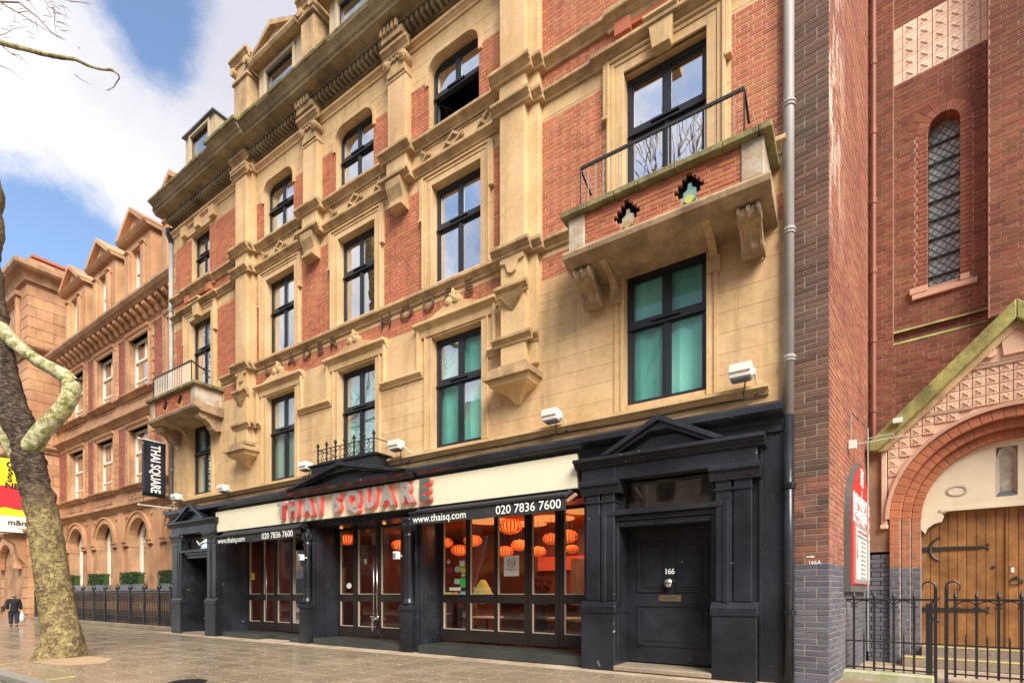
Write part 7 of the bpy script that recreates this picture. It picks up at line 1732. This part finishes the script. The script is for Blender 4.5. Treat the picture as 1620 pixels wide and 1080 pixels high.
# ------------------------------------------------------------------ woman walking away on the pavement
pg = Gd(22, 990); pb_ = Vector((pg.x, pg.y, -.005)); PH = 1.50
per = thing('person', 'woman in black coat and dark trousers walking away with a shoulder bag and carrier bag', 'person', pb_)
fwd = Vector((-.96, .28, 0)).normalized(); rgt = Vector((fwd.y, -fwd.x, 0))
def pp(r, f_, z): return pb_+rgt*r+fwd*f_+Vector((0, 0, z*PH))
def skin(verts, edges, rad, name, m, par, sub=2):
    me = bpy.data.meshes.new(name); me.from_pydata([tuple(v) for v in verts], edges, []); o = bpy.data.objects.new(name, me); COL.objects.link(o)
    md = o.modifiers.new('s', 'SKIN'); 
    if not me.skin_vertices: me.attributes  # created with the modifier
    if len(me.skin_vertices) == 0:
        bm = bmesh.new(); bm.from_mesh(me); bm.verts.layers.skin.verify(); bm.to_mesh(me); bm.free()
    for i, r_ in enumerate(rad): me.skin_vertices[0].data[i].radius = r_ if isinstance(r_, tuple) else (r_, r_)
    me.skin_vertices[0].data[0].use_root = True
    sd_ = o.modifiers.new('d', 'SUBSURF'); sd_.levels = sub; sd_.render_levels = sub
    dg = bpy.context.evaluated_depsgraph_get(); dg.update(); m2 = bpy.data.meshes.new_from_object(o.evaluated_get(dg)); bpy.data.objects.remove(o)
    m2.transform(Matrix.Translation(-org(par))); m2.materials.clear(); m2.materials.append(m); m2.polygons.foreach_set('use_smooth', [True]*len(m2.polygons))
    r = bpy.data.objects.new(name, m2); COL.objects.link(r); r.parent = par; return r
SKINM = mat('skin', (.55,.33,.24), None, .6, fine=.03); HAIR = mat('light brown hair', (.30,.19,.10), (.22,.13,.07), .6, fine=.2); COAT = mat('black wool coat', (.016,.017,.022), (.025,.026,.032), .9, fine=.2); TROU = mat('dark trousers', (.03,.033,.045), None, .9, fine=.1); SHOE = mat('black shoe', (.02,.02,.02), None, .5)
V = [pp(0,0,.52), pp(0,0,.66), pp(0,-.02,.80), pp(0,0,.865), pp(0,.02,.925), pp(-.15,0,.80), pp(-.20,-.02,.66), pp(-.21,.03,.52), pp(.15,0,.80), pp(.20,0,.66), pp(.22,.04,.50), pp(-.09,0,.47), pp(-.10,.06,.27), pp(-.10,.0,.05), pp(-.10,.10,.02), pp(.09,0,.47), pp(.10,-.03,.27), pp(.10,-.12,.06), pp(.10,-.03,.02)]
E_ = [(0,1),(1,2),(2,3),(3,4),(2,5),(5,6),(6,7),(2,8),(8,9),(9,10),(0,11),(11,12),(12,13),(13,14),(0,15),(15,16),(16,17),(17,18)]
rd = [(.15,.13), (.14,.12), (.16,.12), .055, (.085,.10), .075, .05, .035, .075, .05, .035, .10, .07, .045, .035, .10, .07, .045, .035]
skin(V, E_, rd, 'body', SKINM, per)
skin([pp(0,0,.40), pp(0,0,.50), pp(0,0,.62), pp(0,-.01,.74), pp(0,-.01,.82), pp(-.16,0,.805), pp(-.215,-.02,.66), pp(-.225,.03,.535), pp(.16,0,.805), pp(.215,0,.66), pp(.235,.04,.52), pp(0,0,.865)], [(0,1),(1,2),(2,3),(3,4),(4,5),(5,6),(6,7),(4,8),(8,9),(9,10),(4,11)], [(.21,.17), (.20,.17), (.185,.155), (.185,.15), (.14,.12), .10, .085, .07, .10, .085, .07, (.085,.085)], 'coat', COAT, per)
skin([pp(0,0,.45), pp(-.10,0,.42), pp(-.105,.06,.26), pp(-.10,.0,.05), pp(.10,0,.42), pp(.105,-.03,.26), pp(.10,-.12,.07)], [(0,1),(1,2),(2,3),(0,4),(4,5),(5,6)], [.12, .115, .095, .075, .115, .095, .075], 'trousers', TROU, per)
for r0, f0, f1 in ((-.10, -.04, .16), (.10, -.16, .02)):
    skin([pp(r0, f0, .03), pp(r0, (f0+f1)/2, .028), pp(r0, f1, .022)], [(0,1),(1,2)], [.05, .055, .04], 'shoe', SHOE, per)
hr = skin([pp(0,-.03,.985), pp(0,-.06,.94), pp(0,-.07,.885)], [(0,1),(1,2)], [(.085,.085), (.11,.11), (.08,.07)], 'hair', HAIR, per)
for hx, hy, hz in ((-.225, .04, .50), (.235, .05, .485)):
    vs = [pp(hx, hy, hz+.015), pp(hx, hy+.005, hz-.02)]; es = [(0,1)]; rs = [.026, .03]
    for j, l in enumerate((.040, .048, .045, .034)):
        o_ = (j-1.5)*.016; vs += [pp(hx, hy+o_, hz-.035), pp(hx-.01*(1 if hx > 0 else -1), hy+o_, hz-.035-l*.5), pp(hx-.025*(1 if hx > 0 else -1), hy+o_, hz-.035-l*.8)]; k = len(vs)-3; es += [(1,k),(k,k+1),(k+1,k+2)]; rs += [.009, .008, .006]
    vs += [pp(hx, hy+.035, hz-.015), pp(hx, hy+.045, hz-.035)]; k = len(vs)-2; es += [(1,k),(k,k+1)]; rs += [.010, .008]
    skin(vs, es, rs, 'hand', SKINM, per, 1)
bg_ = thing('carrier_bag', 'white plastic carrier bag held in the walking woman\'s right hand', 'bag', pp(.32, .05, .25))
mb = MB(); n = 12; i = 0
q0 = pp(.27, .05, 0)
for z, r_ in ((.13, .10), (.16, .15), (.25, .16), (.34, .13), (.42, .06), (.45, .03)):
    for j in range(n): a = 2*math.pi*j/n; rr_ = r_*(1+.12*math.sin(j*2.3+z*20)); p = q0+rgt*rr_*math.cos(a)*.75+fwd*rr_*math.sin(a)+Vector((0,0,z*PH)); mb.v.append(tuple(p))
for k in range(5):
    for j in range(n): a = k*n+j; b = k*n+(j+1)%n; mb.f.append((a,b,b+n,a+n))
mb.f.append(tuple(range(n))); mb.build('plastic_sack', mat('white thin plastic', (.75,.76,.78), (.6,.62,.68), .35, fine=.05), bg_, True)
mb = MB(); mb.tube([pp(.27,.02,.44), pp(.24,.03,.49), pp(.27,.09,.44)], .012, 5); mb.build('handle', WHITEP, bg_)
hb = thing('shoulder_bag', 'dark brown shoulder bag hanging at the walking woman\'s left side', 'bag', pp(-.33, .0, .50))
mb = MB(); c = pp(-.36, -.02, .55); 
for s2 in (0,): mb.v = [tuple(c+rgt*a*.06+fwd*b*.15+Vector((0,0,z*.13))) for z in (-1, 1) for b in (-1, 1) for a in (-1, 1)]; mb.f = [(0,1,3,2),(4,5,7,6),(0,1,5,4),(2,3,7,6),(0,2,6,4),(1,3,7,5)]
mb.build('bag_body', mat('dark brown leather', (.05,.028,.02), None, .5), hb, bevel=.03)
mb = MB(); mb.tube([pp(-.36, -.1, .62), pp(-.22, -.05, .845), pp(-.36, .08, .62)], .014, 5); mb.build('strap', MATS['dark brown leather'], hb)

# ------------------------------------------------------------------ far side of the street: seen only as reflections in the glass
opp = [(-60, -22, 15, (.42,.34,.26)), (-38, -20, 18, (.40,.15,.10)), (-18, -17, 12, (.48,.42,.34)), (-1, 18, 16, (.35,.14,.09)), (18, 36, 12, (.45,.40,.33))]
for i, (x0, x1, h, col) in enumerate(opp):
    x1 = [-39, -19, -2, 17, 40][i]
    lab = ['stone fronted building across the street at its far left', 'red brick building across the street left of centre', 'pale low building across the street with purple shop sign', 'dark brick building across the street right of centre', 'pale building across the street at its far right'][i]
    b = thing('opposite_building', lab, 'building', ((x0+x1)/2, -25, 0)); m = mat('opposite wall %s' % lab.split(' across')[0], col, None, .9, fine=.1)
    mb = MB(); mb.box(x0, x1, -34, -25, -.13, h); mb.build('wall', m, b)
    mb = MB()
    z = 4.6
    while z+2 < h:
        x = x0+1.2
        while x < x1-1.5: mb.box(x, x+1.3, -24.99, -24.95, z, z+2.0); x += 2.8
        z += 3.2
    mb.build('windows', FRAME, b, kind='stuff')
    mb = MB(); mb.box(x0+.3, x1-.3, -24.97, -24.9, .3, 3.2); mb.build('shopfront', FRAME, b)
    mb = MB(); mb.box(x0+.3, x1-.3, -24.95, -24.7, 3.3, 4.1); mb.build('shop_sign', mat('purple sign' if i == 2 else 'sign %d' % i, [(.2,.2,.2),(.5,.4,.1),(.12,.04,.25),(.3,.05,.05),(.1,.2,.3)][i], None, .5), b)
def baretree(name, label, loc, h, seed):
    t = thing(name, label, 'tree', loc); rg = random.Random(seed); mb = MB(); tw = MB()
    def grow(p, d, r, l, depth):
        pts = [p]; q = p
        for k in range(4): d2 = (d+Vector((rg.uniform(-.18,.18), rg.uniform(-.18,.18), rg.uniform(-.05,.15)))).normalized(); q = q+d2*l/4; pts.append(q); d = d2
        (mb if depth < 3 else tw).tube(pts, [r*(1-.35*k/4) for k in range(5)], 6 if depth < 2 else 4, False)
        if depth >= 5: return
        for k in range(3 if depth < 4 else 4):
            a = rg.uniform(0, 6.28); s = rg.uniform(.4, .85); side_ = d.cross(Vector((math.cos(a), math.sin(a), .2))).normalized(); grow(pts[rg.choice((2,3,4,4))], (d+side_*s+Vector((0,0,.12))).normalized(), r*.58, l*rg.uniform(.62,.8), depth+1)
    grow(Vector(loc), Vector((0,0,1)), .30, h*.34, 0)
    mb.build('trunk', TWIG, t); tw.build('crown_twigs', TWIG, t, kind='stuff')
baretree('bare_tree', 'tall bare winter tree across the street, nearest the camera', (-8.5, -15.5, .0), 26, 4)
baretree('bare_tree', 'tall bare winter tree across the street, middle one of three', (-21, -15.5, .0), 27, 9)
baretree('bare_tree', 'tall bare winter tree across the street, farthest along to the left', (-37, -15.5, .0), 27, 14)
mb = MB(); mb.box(-90, 40, -25, -14, -.12, .0); o = mb.build('far_pavement', PAVEP); o['kind'] = 'structure'
